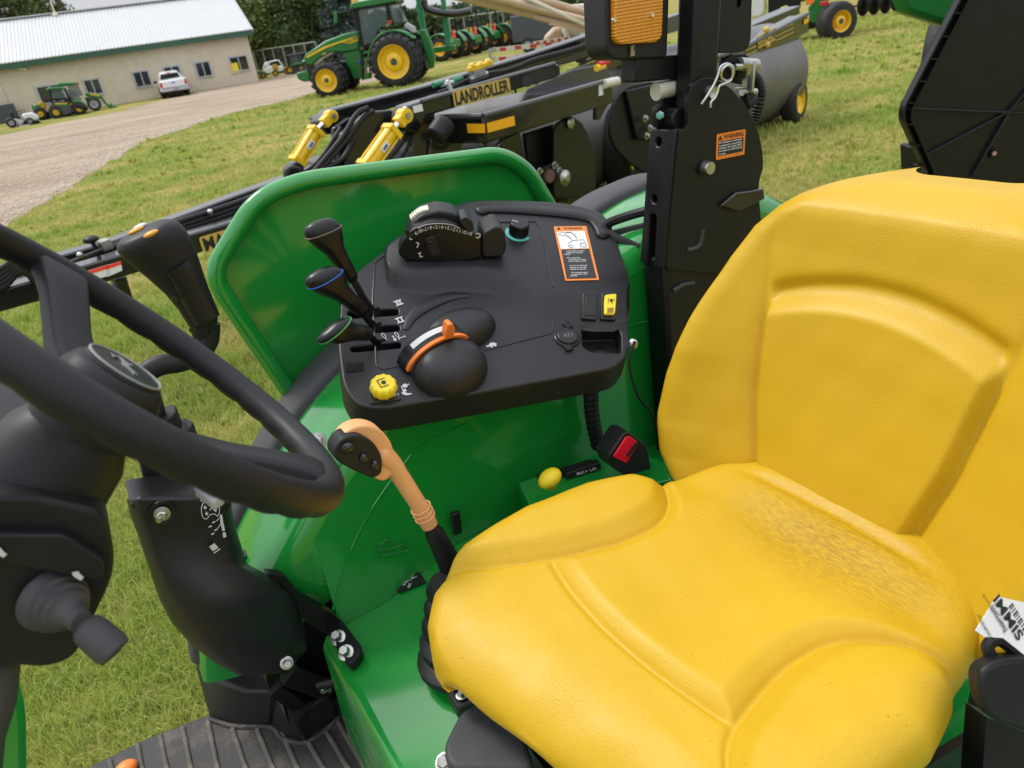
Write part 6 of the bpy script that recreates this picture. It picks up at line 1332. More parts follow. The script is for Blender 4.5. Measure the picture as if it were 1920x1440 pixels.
# hydraulic cylinders
def hcyl(p, base, mid, top, r):
    f = lf(p); a, b, c = f.P(*base), f.P(*mid), f.P(*top); d = (b-a).normalized()
    T_ = thing('hydraulic_cylinder', None, None, a); T_.parent = LR; T_.location = a-LR.location
    mb = MB(); mb.cyl(a, b, r, seg=18); obj('barrel', mb, 'yellow_paint', T_)
    for q in (a, b): mb = MB(); fr = Fr(q, d.cross(f.N), f.N); mb.prism(fr, [(-r*1.12, -r*1.12), (r*1.12, -r*1.12), (r*1.12, r*1.12), (-r*1.12, r*1.12)], -r*.4, r*.4); obj('end_block', mb, 'yellow_paint', T_, bev=.006)
    for sx in (-1, 1):
        for sy in (-1, 1): mb = MB(); e = d.cross(f.N)*r*.86*sx+f.N*r*.86*sy; mb.cyl(a+e, b+e, r*.14, seg=6); obj('tie_bolt', mb, 'yellow_paint', T_)
    mb = MB(); mb.cyl(b, b.lerp(c, .55), r*.42, seg=12); obj('piston_rod', mb, 'chrome', T_)
    mb = MB(); e0_ = b.lerp(c, .5); mb.bar(e0_, c, r*1.5, r*1.5, up=f.N); mb.cyl(c-f.N*r*.8, c+f.N*r*.8, r*.95, seg=16); obj('clevis', mb, 'yellow_paint', T_, bev=.006)
    mb = MB(); mb.cyl(c+f.N*r*.8, c+f.N*r*1.15, r*.4, seg=10); obj('clevis_pin', mb, 'zinc', T_)
    mb = MB(); mb.bar(a-d*r*1.5, a, r*1.3, r*1.3, up=f.N); obj('foot', mb, 'yellow_paint', T_)
    fr = Fr(a.lerp(b, .55)+f.N*r*1.0, d, f.N.cross(d)); mb = MB(); mb.box(fr, -r*.7, r*.7, -r*.35, r*.35, 0, .004); obj('maker_plate', mb, 'label_white', T_)
    mb = MB(); mb.box(fr, -r*.45, r*.45, -r*.2, r*.2, .004, .006); obj('plate_print', mb, mat('blue_print', (.08, .16, .35), .5), T_)
hcyl(5.3, (558, 302), (592, 246), (620, 218), .05); hcyl(4.72, (688, 312), (735, 246), (758, 217), .056)
lprism('cylinder_bracket', 5.1, [(540, 318), (556, 300), (572, 312), (570, 345), (545, 345)], .1, r=.03)
# hose bundles by the cylinders
for k, pth in enumerate(([(560, 350), (590, 320), (640, 260), (668, 215), (690, 202)], [(550, 360), (600, 318), (650, 262), (680, 222), (700, 208)], [(545, 345), (540, 320), (560, 318), (575, 345)], [(700, 320), (735, 290), (765, 250), (775, 225)], [(720, 330), (748, 300), (770, 262), (779, 232)], [(665, 262), (640, 300), (600, 320)], [(800, 185), (900, 150), (990, 118), (1060, 98), (1140, 75)], [(820, 176), (900, 142), (960, 130), (1000, 112), (1080, 90), (1150, 62)])):
    mb = MB(); f = lf(5.0 if k < 6 else 5.4); mb.tube(spl([f.P(*p) for p in pth], 6), .02, 8); obj('hydraulic_hose', mb, 'black_soft', LR, smooth=80)
f = lf(5.35)
mb = MB(); mb.bar(f.P(878, 131), f.P(922, 117), .05, .045); 
for p in ((885, 124), (900, 122), (915, 116)): mb.ell(f.P(*p), .035, .03, .03)
obj('valve_block', mb, 'yellow_paint', LR, bev=.01)
mb = MB(); mb.bar(f.P(885, 140), f.P(905, 134), .08, .06); mb.cyl(f.P(880, 150), f.P(912, 138), .03); obj('valve_fitting', mb, 'zinc', LR)
mb = MB(); f = lf(5.25); mb.bar(f.P(838, 150), f.P(846, 170), .03, .03); mb.bar(f.P(826, 160), f.P(858, 150), .025, .025); obj('tee_fitting', mb, 'white_paint', LR, bev=.005)
mb = MB(); mb.cyl(f.P(812, 160), f.P(830, 155), .022); mb.cyl(f.P(850, 152), f.P(866, 146), .022); obj('green_fitting', mb, 'green_pale', LR)
mb = MB(); f = lf(4.9); mb.prism(f, [f.hit(*p) for p in [(773, 200), (790, 195), (793, 208), (776, 212)]], .0, .006); obj('small_decal', mb, 'label_white', LR)
mb = MB(); f = lf(4.72)
mb.cyl(f.P(1122, 122), f.P(1140, 116), .03); obj('coupler_cap', mb, 'red_lamp', LR); mb = MB(); mb.cyl(f.P(1118, 128), f.P(1132, 123), .03); obj('coupler_cap', mb, 'yellow_paint', LR)
for k in range(5):
    mb = MB(); f = lf(5.0); mb.tube(spl([f.P(*p) for p in [(-40, 560-k*8), (10, 535-k*9), (35, 510-k*6), (70, 520+k*3), (100, 510)]], 5), .02, 8); obj('hydraulic_hose', mb, 'black_soft', LR, smooth=80)
# ================================================================== far vehicles
def vframe(a, b, turn=0.):                                  # upright plane through a ground point, square to the line of sight, turned
    A = G((a[0]+b[0])/2, (a[1]+b[1])/2); d = V((A.x, A.y, 0)).normalized(); q = R(turn); U = V((d.y, -d.x, 0)); U = U*math.cos(q)+d*math.sin(q); return Fr(A, U, (0, 0, 1))
def vp(T_, name, f, pts, n0, n1, m, bev=.02, r=0.):
    q = [f.hit(*p, max(n0, n1)) for p in pts]; q = rpoly(q, r, 3) if r else q
    mb = MB(); mb.prism(f, q, n0, n1); return obj(name, mb, m, T_, bev=bev)
def wheel(T_, c, ax, R_, wd, rim=.62, rm='yellow_paint', lugs=0, hub=.22, name='wheel', lug_h=.05):
    ax = V(ax).normalized(); mb = MB(); o = V(c)-ax*wd/2
    mb.lathe(o, ax, [(R_*rim, .0), (R_*.80, -wd*.04), (R_*.93, wd*.05), (R_*.97, wd*.2), (R_*.98, wd*.5), (R_*.97, wd*.8), (R_*.93, wd*.95), (R_*.80, wd*1.04), (R_*rim, wd)], 40, caps=(0, 0)); t = obj(name, mb, 'rubber', T_, smooth=50)
    mb = MB()
    for e, s_ in ((o, ax), (V(c)+ax*wd/2, -ax)): mb.lathe(e, s_, [(R_*rim*1.02, -.01), (R_*rim*.95, wd*.02), (R_*rim*.88, wd*.30), (R_*rim*.62, wd*.34), (R_*rim*.5, wd*.12), (R_*hub*1.2, wd*.10), (R_*hub*.7, wd*.05)], 36, caps=(0, 1))
    obj('rim', mb, rm, t, smooth=35)
    mb = MB()
    for e, s_ in ((o, ax), (V(c)+ax*wd/2, -ax)): mb.lathe(e, s_, [(R_*hub*.62, wd*.06), (R_*hub*.62, wd*.035), (R_*.02, wd*.035)], 18)
    obj('hub', mb, 'slate', t)
    if lugs:
        mb = MB(); a = V((0, 0, 1)); a = (a-ax*a.dot(ax)).normalized(); b = ax.cross(a)
        for k in range(lugs):
            for s_ in (-1, 1):
                q = 2*math.pi*(k+(.5 if s_ > 0 else 0))/lugs; q2 = q+.20
                p0_ = V(c)+(a*math.cos(q)+b*math.sin(q))*R_*.975; p1_ = V(c)+(a*math.cos(q2)+b*math.sin(q2))*R_*.95+ax*s_*wd*.5
                mb.bar(p0_, p1_, R_*.06, lug_h*2, up=(p0_-V(c)).normalized())
        obj('tread_lugs', mb, 'rubber', t, smooth=0)
    return t
# ---- big articulated-looking row-crop tractor
f = vframe((621, 180), (749, 163), -14)
BT = thing('farm_tractor', 'large green farm tractor with dual yellow wheels and glass cab on the grass', 'tractor', f.O)
def Zt(*p): return [(540+x/6, y/6) for x, y in p]
nI = -1.0                                                    # wheels in front of the body plane
ax = -f.N
def wpos(px, py, n): return f.P(px, py, n)
fr_c = f.P(*Zt((450, 900))[0]); rr_c = f.P(*Zt((1205, 690))[0]); bc = -1.6
_kx = (fr_c-CAM).dot(c_fw)/FPX; Rf = 30.5*_kx; Rr = 46*(rr_c-CAM).dot(c_fw)/FPX; print('tractor', fr_c.z, Rf, rr_c.z, Rr)
for n in (-.28, -.95, -2.35, -3.0): wheel(BT, fr_c+f.N*(n+.28), ax, Rf, .5, .64, lugs=16, lug_h=.06)
for n in (-.35, -1.15, -2.3, -3.1): wheel(BT, rr_c+f.N*(n+.35), ax, Rr, .62, .63, lugs=20, lug_h=.07)
bc = -1.6                                                    # body centre line depth
def bp(name, pts, hw, m, c=bc, **k): return vp(BT, name, f, Zt(*pts), c-hw, c+hw, m, **k)
hood = bp('hood', [(165, 660), (200, 610), (420, 460), (640, 375), (790, 345), (800, 440), (800, 560), (640, 590), (480, 590), (350, 660), (270, 740), (200, 720)], .48, 'green_far', bev=.06)
bp('lower_engine', [(640, 590), (800, 560), (860, 880), (740, 890), (700, 780), (640, 690)], .42, 'green_far')
bp('grille', [(180, 670), (262, 640), (275, 800), (250, 850), (205, 780)], .42, 'black_gloss')
bp('headlamp', [(155, 690), (205, 640), (205, 680), (175, 698)], .44, 'white_paint')
bp('front_weight', [(90, 820), (200, 795), (240, 840), (245, 915), (170, 920), (105, 890)], .45, 'green_far', bev=.05)
bp('axle_frame', [(250, 850), (560, 690), (700, 700), (760, 880), (460, 960)], .3, 'black_metal')
mb = MB(); mb.prism(f, [f.hit(*p, bc+.50) for p in Zt((205, 632), (400, 525), (610, 455), (785, 400), (790, 455), (700, 490), (655, 490), (600, 475), (410, 550), (215, 655))], bc+.49, bc+.505); obj('hood_stripe', mb, 'yellow_paint', BT)
mb = MB(); put_text(mb, 'JOHN DEERE', Fr(f.P(*Zt((720, 455))[0], bc+.51), f.P(*Zt((770, 432))[0])-f.P(*Zt((670, 475))[0]), (0, 0, 1)), .12, width=.75, bold=.03); obj('hood_lettering', mb, mat('green_letters', (.02, .10, .02), .5), BT)
for s_ in (1,): vp(BT, 'model_badge', f, Zt((385, 605), (425, 590), (425, 605), (388, 620)), bc+.49, bc+.505, 'yellow_paint', bev=0)
# cab
cabp = [(760, 95), (1130, 25), (1200, 20), (1285, 250), (1180, 270), (1010, 330), (960, 480), (830, 530), (800, 340)]
bp('cab_glass', [(775, 110), (1085, 60), (1125, 250), (1010, 330), (960, 470), (840, 520), (800, 330)], .80, 'cab_glass', bev=.02)
bp('cab_rear_glass', [(1110, 50), (1195, 30), (1280, 250), (1170, 262)], .74, 'cab_glass', bev=.02)
bp('cab_roof', [(690, 70), (720, 30), (1030, -30), (1210, -40), (1215, 15), (1100, 40), (760, 95), (700, 92)], .92, 'green_far', bev=.06)
bp('cab_header', [(760, 95), (1110, 30), (1215, 15), (1215, 35), (1115, 55), (765, 118)], .86, 'black_metal')
for q in ([(755, 110), (785, 105), (850, 520), (820, 530)], [(1085, 45), (1120, 40), (1190, 265), (1150, 270)], [(830, 520), (965, 460), (975, 500), (850, 545)]):
    for c in (bc+.80, bc-.80): vp(BT, 'cab_pillar', f, Zt(*q), c-.05, c+.05, 'black_metal', bev=.01)
bp('operator_seat', [(930, 300), (1000, 210), (1060, 220), (1080, 330), (940, 350)], .3, 'slate', bev=.05)
bp('cab_floor', [(840, 520), (980, 480), (1240, 380), (1300, 430), (1000, 620), (860, 640)], .6, 'black_metal')
vp(BT, 'roof_light', f, Zt((708, 5), (770, -8), (770, 22), (712, 32)), bc+.5, bc+.85, 'yellow_paint', bev=.02)
# fenders as arched bands
for n0, n1 in ((-.15, -.85), (-2.4, -3.1)):
    mb = MB(); secs = []
    for k in range(15):
        t = R(40+135*k/14); d = f.U*math.cos(t)+V((0, 0, 1))*math.sin(t); secs.append([rr_c+d*Rr*1.08+f.N*n0, rr_c+d*Rr*1.16+f.N*n0, rr_c+d*Rr*1.16+f.N*n1, rr_c+d*Rr*1.08+f.N*n1])
    mb.loft(secs); obj('rear_fender', mb, 'green_far', BT, bev=.02)
    mb = MB(); secs = []
    for k in range(15):
        t = R(40+135*k/14); d = f.U*math.cos(t)+V((0, 0, 1))*math.sin(t); secs.append([rr_c+d*Rr*1.02+f.N*(n0+.03), rr_c+d*Rr*1.08+f.N*(n0+.03), rr_c+d*Rr*1.08+f.N*(n1-.03), rr_c+d*Rr*1.02+f.N*(n1-.03)])
    mb.loft(secs); obj('fender_lip', mb, 'black_metal', BT)
vp(BT, 'tail_lamp', f, Zt((1128, 232), (1160, 228), (1158, 262), (1130, 266)), -.3, -.1, 'red_lamp', bev=.02)
vp(BT, 'tail_panel', f, Zt((1330, 250), (1420, 300), (1435, 370), (1390, 370), (1300, 290)), -1.2, -.9, 'silver_plastic', bev=.04)
bp('rear_hitch', [(1470, 330), (1540, 330), (1610, 480), (1650, 640), (1640, 760), (1590, 780), (1560, 640), (1500, 480)], .18, 'green_far', bev=.05)
bp('rear_axle', [(980, 600), (1500, 520), (1560, 780), (1100, 860)], .35, 'black_metal')
for k, (y0, y1) in enumerate(((580, 610), (655, 685), (740, 770), (830, 900))): vp(BT, 'step', f, Zt((850, y0), (935, y0-15), (925, y1-15), (842, y1)), bc+.6, bc+.95, 'green_far', bev=.01)
vp(BT, 'step_rail', f, Zt((820, 560), (850, 555), (860, 900), (830, 905)), bc+.85, bc+.95, 'black_metal', bev=.01); vp(BT, 'step_rail', f, Zt((925, 560), (940, 555), (925, 870), (905, 880)), bc+.85, bc+.95, 'black_metal', bev=.01)
vp(BT, 'fuel_cap', f, Zt((785, 685), (815, 680), (815, 712), (788, 718)), bc+.5, bc+.62, 'blue_ring', bev=.02)
vp(BT, 'mirror', f, Zt((512, 130), (548, 125), (550, 262), (514, 268)), bc+1.3, bc+1.4, 'green_far', bev=.02)
mb = MB(); mb.cyl(f.P(*Zt((550, 150))[0], bc+1.3), f.P(*Zt((770, 110))[0], bc+.8), .03, seg=6); obj('mirror_arm', mb, 'black_metal', BT)
mb = MB(); mb.cyl(f.P(*Zt((800, 600))[0], bc+.55), f.P(*Zt((745, 330))[0], bc+.55), .0001) if False else mb.cyl(f.P(*Zt((790, 345))[0], bc-.5), f.P(*Zt((740, 60))[0], bc-.5), .09, seg=10); obj('exhaust_stack', mb, 'black_metal', BT)
# ---- green mast implement behind it
f2 = Fr(f.w(4.5, 0, -4.5), f.U, (0, 0, 1))
MS = thing('implement_mast', 'tall pale green folded implement arms rising behind the big tractor', 'implement', f2.w(1.5, 0))
for q in ([(1420, -120), (1480, -120), (1500, 0), (1545, 310), (1640, 560), (1560, 560), (1470, 260)], [(1700, -120), (1745, -120), (1768, 0), (1790, 200), (1830, 400), (1810, 560), (1770, 560), (1740, 200)]):
    vp(MS, 'upright', f2, Zt(*q), -.25, 0, 'green_pale', bev=.03)
vp(MS, 'base_frame', f2, [(806, 90), (852, 84), (853, 94), (806, 101)], -.5, 0, 'green_far', bev=.03)
mb = MB(); mb.tube(spl([f2.P(*p, .3) for p in [(793, -15), (797, 12), (815, 22), (850, 26), (884, 21)]], 6), .16, 10); obj('black_duct', mb, 'black_gloss', MS, smooth=80)
mb = MB(); mb.tube(spl([f2.P(*p, .3) for p in [(793, -20), (795, 0)]], 4), .17, 10); obj('duct_joint', mb, 'tan_paint', MS)
# ---- row of small tractors
fA_ = vframe((826, 113), (872, 104)); wv = fA_.U
def small_tractor(label):
    T_ = thing('small_tractor', label, 'tractor', (0, 0, 0), group='small green tractors lined up on the grass')
    F = Fr((0, 0, 0), (0, -1, 0), (0, 0, 1))                  # forward = +y here, profile seen from +x... n = u x v
    def q(name, pts, n0, n1, m, bev=.03): mb = MB(); mb.prism(F, pts, n0, n1); return obj(name, mb, m, T_, bev=bev)
    N_ = F.N
    for s_ in (-1, 1):
        wheel(T_, V((s_*.75, 0, .62)), (1, 0, 0), .62, .42, .55, lugs=14); wheel(T_, V((s_*.62, 1.75, .42)), (1, 0, 0), .42, .28, .55)
        mb = MB(); secs = []
        for k in range(11):
            t = R(15+150*k/10); secs.append([V((s_*.55, .70*math.cos(t), .62+.70*math.sin(t))), V((s_*.55, .76*math.cos(t), .62+.76*math.sin(t))), V((s_*.98, .76*math.cos(t), .62+.76*math.sin(t))), V((s_*.98, .70*math.cos(t), .62+.70*math.sin(t)))])
        mb.loft(secs); obj('fender', mb, 'green_far', T_, bev=.015)
    q('hood', [(-.5, .75), (-.55, 1.25), (-1.9, 1.12), (-2.15, .95), (-2.15, .55), (-.6, .6)], -.33, .33, 'green_far', .08)
    q('chassis', [(.5, .45), (.45, .8), (-2.0, .62), (-2.0, .4)], -.25, .25, 'black_metal'); q('rear_housing', [(.35, .5), (.6, .6), (.62, .95), (.2, 1.1)], -.4, .4, 'green_far')
    q('seat', [(.05, .95), (.1, 1.0), (.02, 1.42), (.12, 1.45), (.25, .98), (-.35, .93), (-.35, .98)], -.23, .23, 'yellow_seat', .03)
    mb = MB(); P_ = [V((s_*.55, -.38, z)) for s_, z in ((-1, .7), (-1, 2.25), (-.85, 2.4), (.85, 2.4), (1, 2.25), (1, .7))]; mb.tube(P_, .045, 8); obj('roll_bar', mb, 'black_metal', T_)
    mb = MB(); mb.prism(Fr((.0, -.47, 1.25), (1, 0, 0), (0, 0, 1)), [(-.17, -.2), (.17, -.2), (.06, .2), (-.06, .2)], -.01, .02); obj('slow_vehicle_sign', mb, 'smv', T_)
    mb = MB(); mb.tube([V((.2*math.cos(t), .55+.1*math.sin(t), 1.38+.16*math.sin(t))) for t in [2*math.pi*k/16 for k in range(16)]], .02, 6, closed=True); mb.cyl((0, .55, 1.38), (0, .85, 1.0), .03); obj('steering_wheel', mb, 'black_soft', T_)
    return T_
st0 = small_tractor('small green tractor with roll bar nearest the big tractor, in the row with red triangles')
spots = [((844, 112), 0, 1.0), ((884, 103), 0, 1.0), ((920, 93), 0, 1.0), ((957, 86), 0, 1.0)]
lab4 = ['small green tractor with roll bar nearest the big tractor, in the row with red triangles', 'second small green tractor in the row with red triangles', 'third small green tractor in the row with red triangles', 'fourth small green tractor, farthest right in the row with red triangles']
for i, (p, a, s_) in enumerate(spots):
    o = st0 if i == 0 else copy_tree(st0); o['label'] = lab4[i]
    g = G(*p); hd = math.atan2(-fA_.U.y, -fA_.U.x)-math.pi/2    # facing left like the big tractor, turned a little away
    place(o, g, hd-R(30), 1.12)
# dark utility truck at the row's end
g = G(982, 82); UT = thing('utility_cart', 'dark utility cart at the right end of the small tractor row', 'cart', g, R(-35))
def loc(T_): return wm(T_)
def lprim(T_, name, x0, x1, y0, y1, z0, z1, m, bev=.05):
    Mx = wm(T_); fr = Fr(Mx.translation, (Mx.to_3x3()@V((1, 0, 0))), (Mx.to_3x3()@V((0, 1, 0)))); mb = MB(); mb.box(fr, x0, x1, y0, y1, z0, z1); return obj(name, mb, m, T_, bev=bev)
lprim(UT, 'body', -.75, .75, -1.3, 1.5, .5, 1.1, 'slate'); lprim(UT, 'cab_frame', -.7, .7, -.3, .8, 1.1, 1.95, 'black_metal'); lprim(UT, 'cargo_bed', -.78, .78, -1.5, -.3, .9, 1.35, 'slate')
for sx in (-1, 1):
    for sy in (-1, 1): wheel(UT, wm(UT)@V((sx*.75, sy*1.0, .38)), wm(UT).to_3x3()@V((1, 0, 0)), .38, .28, .5, 'silver_plastic')
# ---- slate container and tan sprayer
SB = thing('slate_trailer', 'slate grey box trailer behind the tan booms', 'trailer', on_ray(1030, 80, 44), R(-60)); lprim(SB, 'box', -1.6, 1.6, -1.2, 1.2, .6, 1.9, 'slate'); lprim(SB, 'chassis', -1.5, 1.5, -1.0, 1.0, .35, .6, 'black_metal')
for sx in (-1.2, 0): wheel(SB, wm(SB)@V((sx+.5, -1.1, .42)), wm(SB).to_3x3()@V((0, 1, 0)), .42, .25, .5, 'silver_plastic')
f = Fr(on_ray(1080, 95, 22), c_rt*1-V((0, 0, c_rt.z)), (0, 0, 1)); 
TS = thing('tan_sprayer', 'tan machine with long folded boom tubes and red white striped bars', 'sprayer', f.O)
def tp(name, pts, n0, n1, m, bev=.03, r=0): return vp(TS, name, f, pts, n0, n1, m, bev, r)
tp('body', [(1052, 30), (1075, 8), (1160, 0), (1240, 0), (1240, 60), (1140, 75), (1110, 72), (1075, 70), (1055, 66)], -1.8, -.3, 'cream_paint', .06)
tp('fender_panel', [(1022, 70), (1040, 52), (1056, 50), (1060, 88), (1022, 92)], -1.6, -.6, 'tan_paint', .08)
tp('white_post', [(1056, 50), (1064, 49), (1072, 86), (1062, 90)], -.5, -.1, 'white_paint'); tp('wheel_arch', [(1068, 86), (1092, 62), (1118, 60), (1122, 66), (1094, 70), (1076, 90)], -.8, -.05, 'cream_paint')
wheel(TS, f.P(1110, 88, -.6), f.N, .55, .45, .5, 'tan_paint', lugs=12)
tp('under_frame_or_dark_fill', [(1060, 88), (1180, 60), (1180, 80), (1064, 100)], -1.2, -.8, 'black_metal')
def boom(name, a, b, n, r0, m='tan_paint'): mb = MB(); mb.cyl(f.P(*a, n), f.P(*b, n), r0, r0, seg=14); return obj(name, mb, m, TS)
boom('boom_tube', (840, -14), (1140, 58), .2, .14); boom('boom_tube', (880, -16), (1140, 50), .45, .10); boom('boom_tube', (965, -14), (1160, 42), .0, .10); boom('boom_tube', (985, -4), (1140, 66), .5, .06, 'cream_paint'); boom('boom_tube', (1000, 32), (1130, 62), .35, .06)
mb = MB(); mb.bar(f.P(1030, 42, .3), f.P(1140, 64, .3), .25, .12); obj('boom_bracket', mb, 'tan_paint', TS)
mb = MB(); mb.ell(f.P(1110, 61, .6), .13, .13, .13); obj('orange_lamp', mb, mat('orange_lamp', (.9, .20, .02), .3), TS)
mb = MB(); mb.ell(f.P(1124, 60, .5), .12, .12, .12); obj('lamp_base', mb, 'black_soft', TS)
def stripe_mat():
    m = bpy.data.materials.new('stripe_tape'); m.use_nodes = True; t = m.node_tree; b = t.nodes['Principled BSDF']; g = t.nodes.new('ShaderNodeTexCoord'); wv_ = t.nodes.new('ShaderNodeTexWave'); wv_.inputs['Scale'].default_value = .45; r = t.nodes.new('ShaderNodeValToRGB'); r.color_ramp.interpolation = 'CONSTANT'; r.color_ramp.elements[0].color = (.65, .62, .58, 1); r.color_ramp.elements[1].position = .5; r.color_ramp.elements[1].color = (.45, .03, .02, 1)
    t.links.new(g.outputs['Object'], wv_.inputs[0]); t.links.new(wv_.outputs['Fac'], r.inputs[0]); t.links.new(r.outputs[0], b.inputs['Base Color']); M['stripe_tape'] = m
for a, b in (((925, 94), (1075, 78)), ((922, 112), (1090, 92)), ((1000, 82), (1070, 72))):
    A_, B_ = f.P(*a), f.P(*b); mb = MB(); mb.bar(A_, B_, .09, .11); obj('striped_bar', mb, 'cream_paint', TS, bev=.005)
    for k in range(5):
        mb = MB(); q0 = A_.lerp(B_, .08+k*.19); q1 = A_.lerp(B_, .16+k*.19); mb.bar(q0, q1, .094, .09); obj('red_tape', mb, mat('red_tape', (.45, .035, .03), .4), TS)
mb = MB(); mb.bar(f.P(915, 98), f.P(930, 92), .2, .12); mb.bar(f.P(908, 116), f.P(925, 110), .2, .12); mb.bar(f.P(918, 96), f.P(920, 120), .06, .06); obj('bar_coupling', mb, 'zinc', TS)
for px, py in ((960, 118), (1000, 96)): mb = MB(); p = f.P(px, py); mb.cyl(p, V((p.x, p.y, 0)), .04, seg=6); obj('support_leg', mb, 'black_metal', TS)
mb = MB(); p = f.P(1150, 90, -1); mb.bar(p, V((p.x, p.y, 0)), .3, .3); obj('rear_support', mb, 'black_metal', TS)
# ---- pickup
f = vframe((306, 186), (355, 179)); PK = thing('pickup_truck', 'white pickup truck seen from behind, parked against the shed wall', 'truck', f.O)
def Zk(*p): return [(x*380/1920, 80+y*380/1920) for x, y in p]
def kp(name, pts, n0, n1, m, bev=.05): return vp(PK, name, f, Zk(*pts), n0, n1, m, bev)
kp('tailgate', [(1515, 375), (1750, 335), (1775, 405), (1530, 440)], -.1, .02, 'white_paint'); kp('body', [(1500, 370), (1755, 325), (1790, 440), (1520, 470)], -5.2, -.1, 'white_paint')
kp('cab', [(1500, 300), (1530, 280), (1670, 260), (1700, 290), (1745, 340), (1510, 375)], -3.2, -1.6, 'white_paint', .1); kp('rear_window', [(1520, 305), (1680, 280), (1705, 320), (1520, 355)], -1.6, -1.58, 'glass_dark', 0)
kp('bumper', [(1530, 450), (1780, 410), (1785, 440), (1535, 475)], -.2, .15, 'silver_plastic'); kp('undercarriage', [(1560, 480), (1740, 445), (1745, 490), (1570, 510)], -4, -.3, 'black_metal')
kp('tail_lamp', [(1510, 385), (1532, 380), (1545, 425), (1522, 430)], -.1, .04, 'red_lamp', .02); kp('tail_lamp', [(1742, 345), (1762, 340), (1775, 385), (1752, 392)], -.1, .04, 'red_lamp', .02)
kp('badge', [(1625, 375), (1655, 370), (1655, 382), (1625, 386)], .02, .03, 'blue_ring', 0); kp('number_plate', [(1640, 435), (1690, 428), (1692, 445), (1642, 452)], .15, .16, 'print_grey', 0); kp('high_stop_lamp', [(1582, 281), (1607, 278), (1607, 288), (1584, 291)], -1.58, -1.5, 'red_lamp', 0)
kp('mirror', [(1452, 368), (1485, 362), (1488, 385), (1458, 390)], -2.9, -2.7, 'black_soft', .03); kp('head_rest', [(1530, 315), (1560, 310), (1562, 345), (1532, 348)], -2.2, -2.1, 'white_paint')
for px, py in ((1550, 505), (1780, 470)):
    c = f.P(*Zk((px, py))[0], -.9); c.z = .4; wheel(PK, c, f.U, .40, .28, .6, 'silver_plastic'); c2 = c-f.N*3.4; wheel(PK, c2, f.U, .40, .28, .6, 'silver_plastic')
# ---- machines by the wall
f = vframe((25, 241), (75, 230)); LM = thing('lawn_mower', 'grey ride on lawn mower with black seat at the far left', 'mower', f.O)
def mp_(name, pts, n0, n1, m, bev=.03): return vp(LM, name, f, Zk(*pts), n0, n1, m, bev)
mp_('seat', [(88, 655), (120, 655), (135, 690), (195, 700), (195, 715), (110, 715), (95, 690)], -.6, -.15, 'black_soft', .05); mp_('rear_body', [(95, 735), (150, 720), (180, 730), (230, 745), (200, 790), (140, 760), (105, 765)], -.8, 0, 'silver_plastic', .05)
mp_('hood', [(205, 675), (300, 660), (350, 680), (378, 715), (340, 740), (250, 735), (210, 720)], -.65, -.15, 'white_paint', .08); mp_('frame', [(150, 790), (230, 740), (360, 730), (390, 760), (300, 800)], -.6, -.2, 'black_metal'); mp_('deck', [(170, 790), (290, 770), (280, 800), (190, 810)], -.95, .1, 'silver_plastic', .05)
mb = MB(); c = f.P(*Zk((202, 658))[0], -.4); mb.tube([c+f.U*.2*math.cos(t)+V((0, 0, 1))*.1*math.sin(t)+f.N*.17*math.sin(t) for t in [2*math.pi*k/16 for k in range(16)]], .02, 6, closed=True); mb.cyl(c, c+V((.2, 0, -.5)), .02); obj('steering_wheel', mb, 'black_soft', LM)
for (px, py, R_) in ((122, 798, .27), (298, 778, .2)):
    for n in (-.05, -.75): c = f.P(*Zk((px, py))[0], n); c.z = R_; wheel(LM, c, f.N, R_, .2, .5, 'silver_plastic')
f = vframe((70, 228), (140, 215)); GM = thing('garden_tractor', 'green garden tractor with yellow seat beside the grey mower', 'mower', f.O)
def gp_(name, pts, n0, n1, m, bev=.03): return vp(GM, name, f, Zk(*pts), n0, n1, m, bev)
gp_('seat_back', [(360, 570), (395, 555), (430, 580), (445, 620), (420, 635), (385, 620), (365, 590)], -.8, -.25, 'yellow_seat', .06); gp_('seat_cushion', [(430, 630), (500, 610), (515, 630), (450, 645)], -.8, -.25, 'yellow_seat', .05)
gp_('rear_body', [(310, 600), (350, 580), (370, 600), (420, 640), (440, 700), (330, 690)], -.95, -.1, 'green_far', .06); gp_('stripe', [(360, 645), (425, 640), (428, 652), (365, 656)], -.1, -.09, 'yellow_paint', 0); gp_('chassis', [(380, 660), (540, 640), (600, 700), (480, 740), (400, 740)], -.7, -.3, 'black_metal')
gp_('mower_deck', [(440, 735), (560, 680), (660, 650), (690, 690), (600, 720), (520, 745)], -1.1, .2, 'green_far', .06); gp_('roll_bar', [(302, 590), (318, 588), (325, 640), (310, 642)], -.9, -.8, 'black_metal')
for (px, py, R_, rm) in ((405, 725, .38, 'yellow_paint'), (590, 725, .16, 'yellow_paint')):
    for n in (-.05, -.95): c = f.P(*Zk((px, py))[0], n); c.z = R_; wheel(GM, c, f.N, R_, .26, .42, rm)
f = vframe((135, 219), (180, 209)); UV = thing('utility_vehicle', 'green and grey cab utility vehicle with yellow wheels by the shed', 'utility vehicle', f.O)
def up__(name, pts, n0, n1, m, bev=.03): return vp(UV, name, f, Zk(*pts), n0, n1, m, bev)
up__('door', [(480, 560), (640, 560), (690, 660), (620, 690), (530, 650)], -1.5, 0, 'slate', .05); up__('door_glass', [(480, 455), (580, 450), (635, 530), (560, 540), (495, 530)], -1.45, -.02, 'cab_glass', .02); up__('roof', [(425, 445), (470, 425), (600, 420), (640, 435), (600, 440), (470, 450)], -1.55, .05, 'green_far', .04)
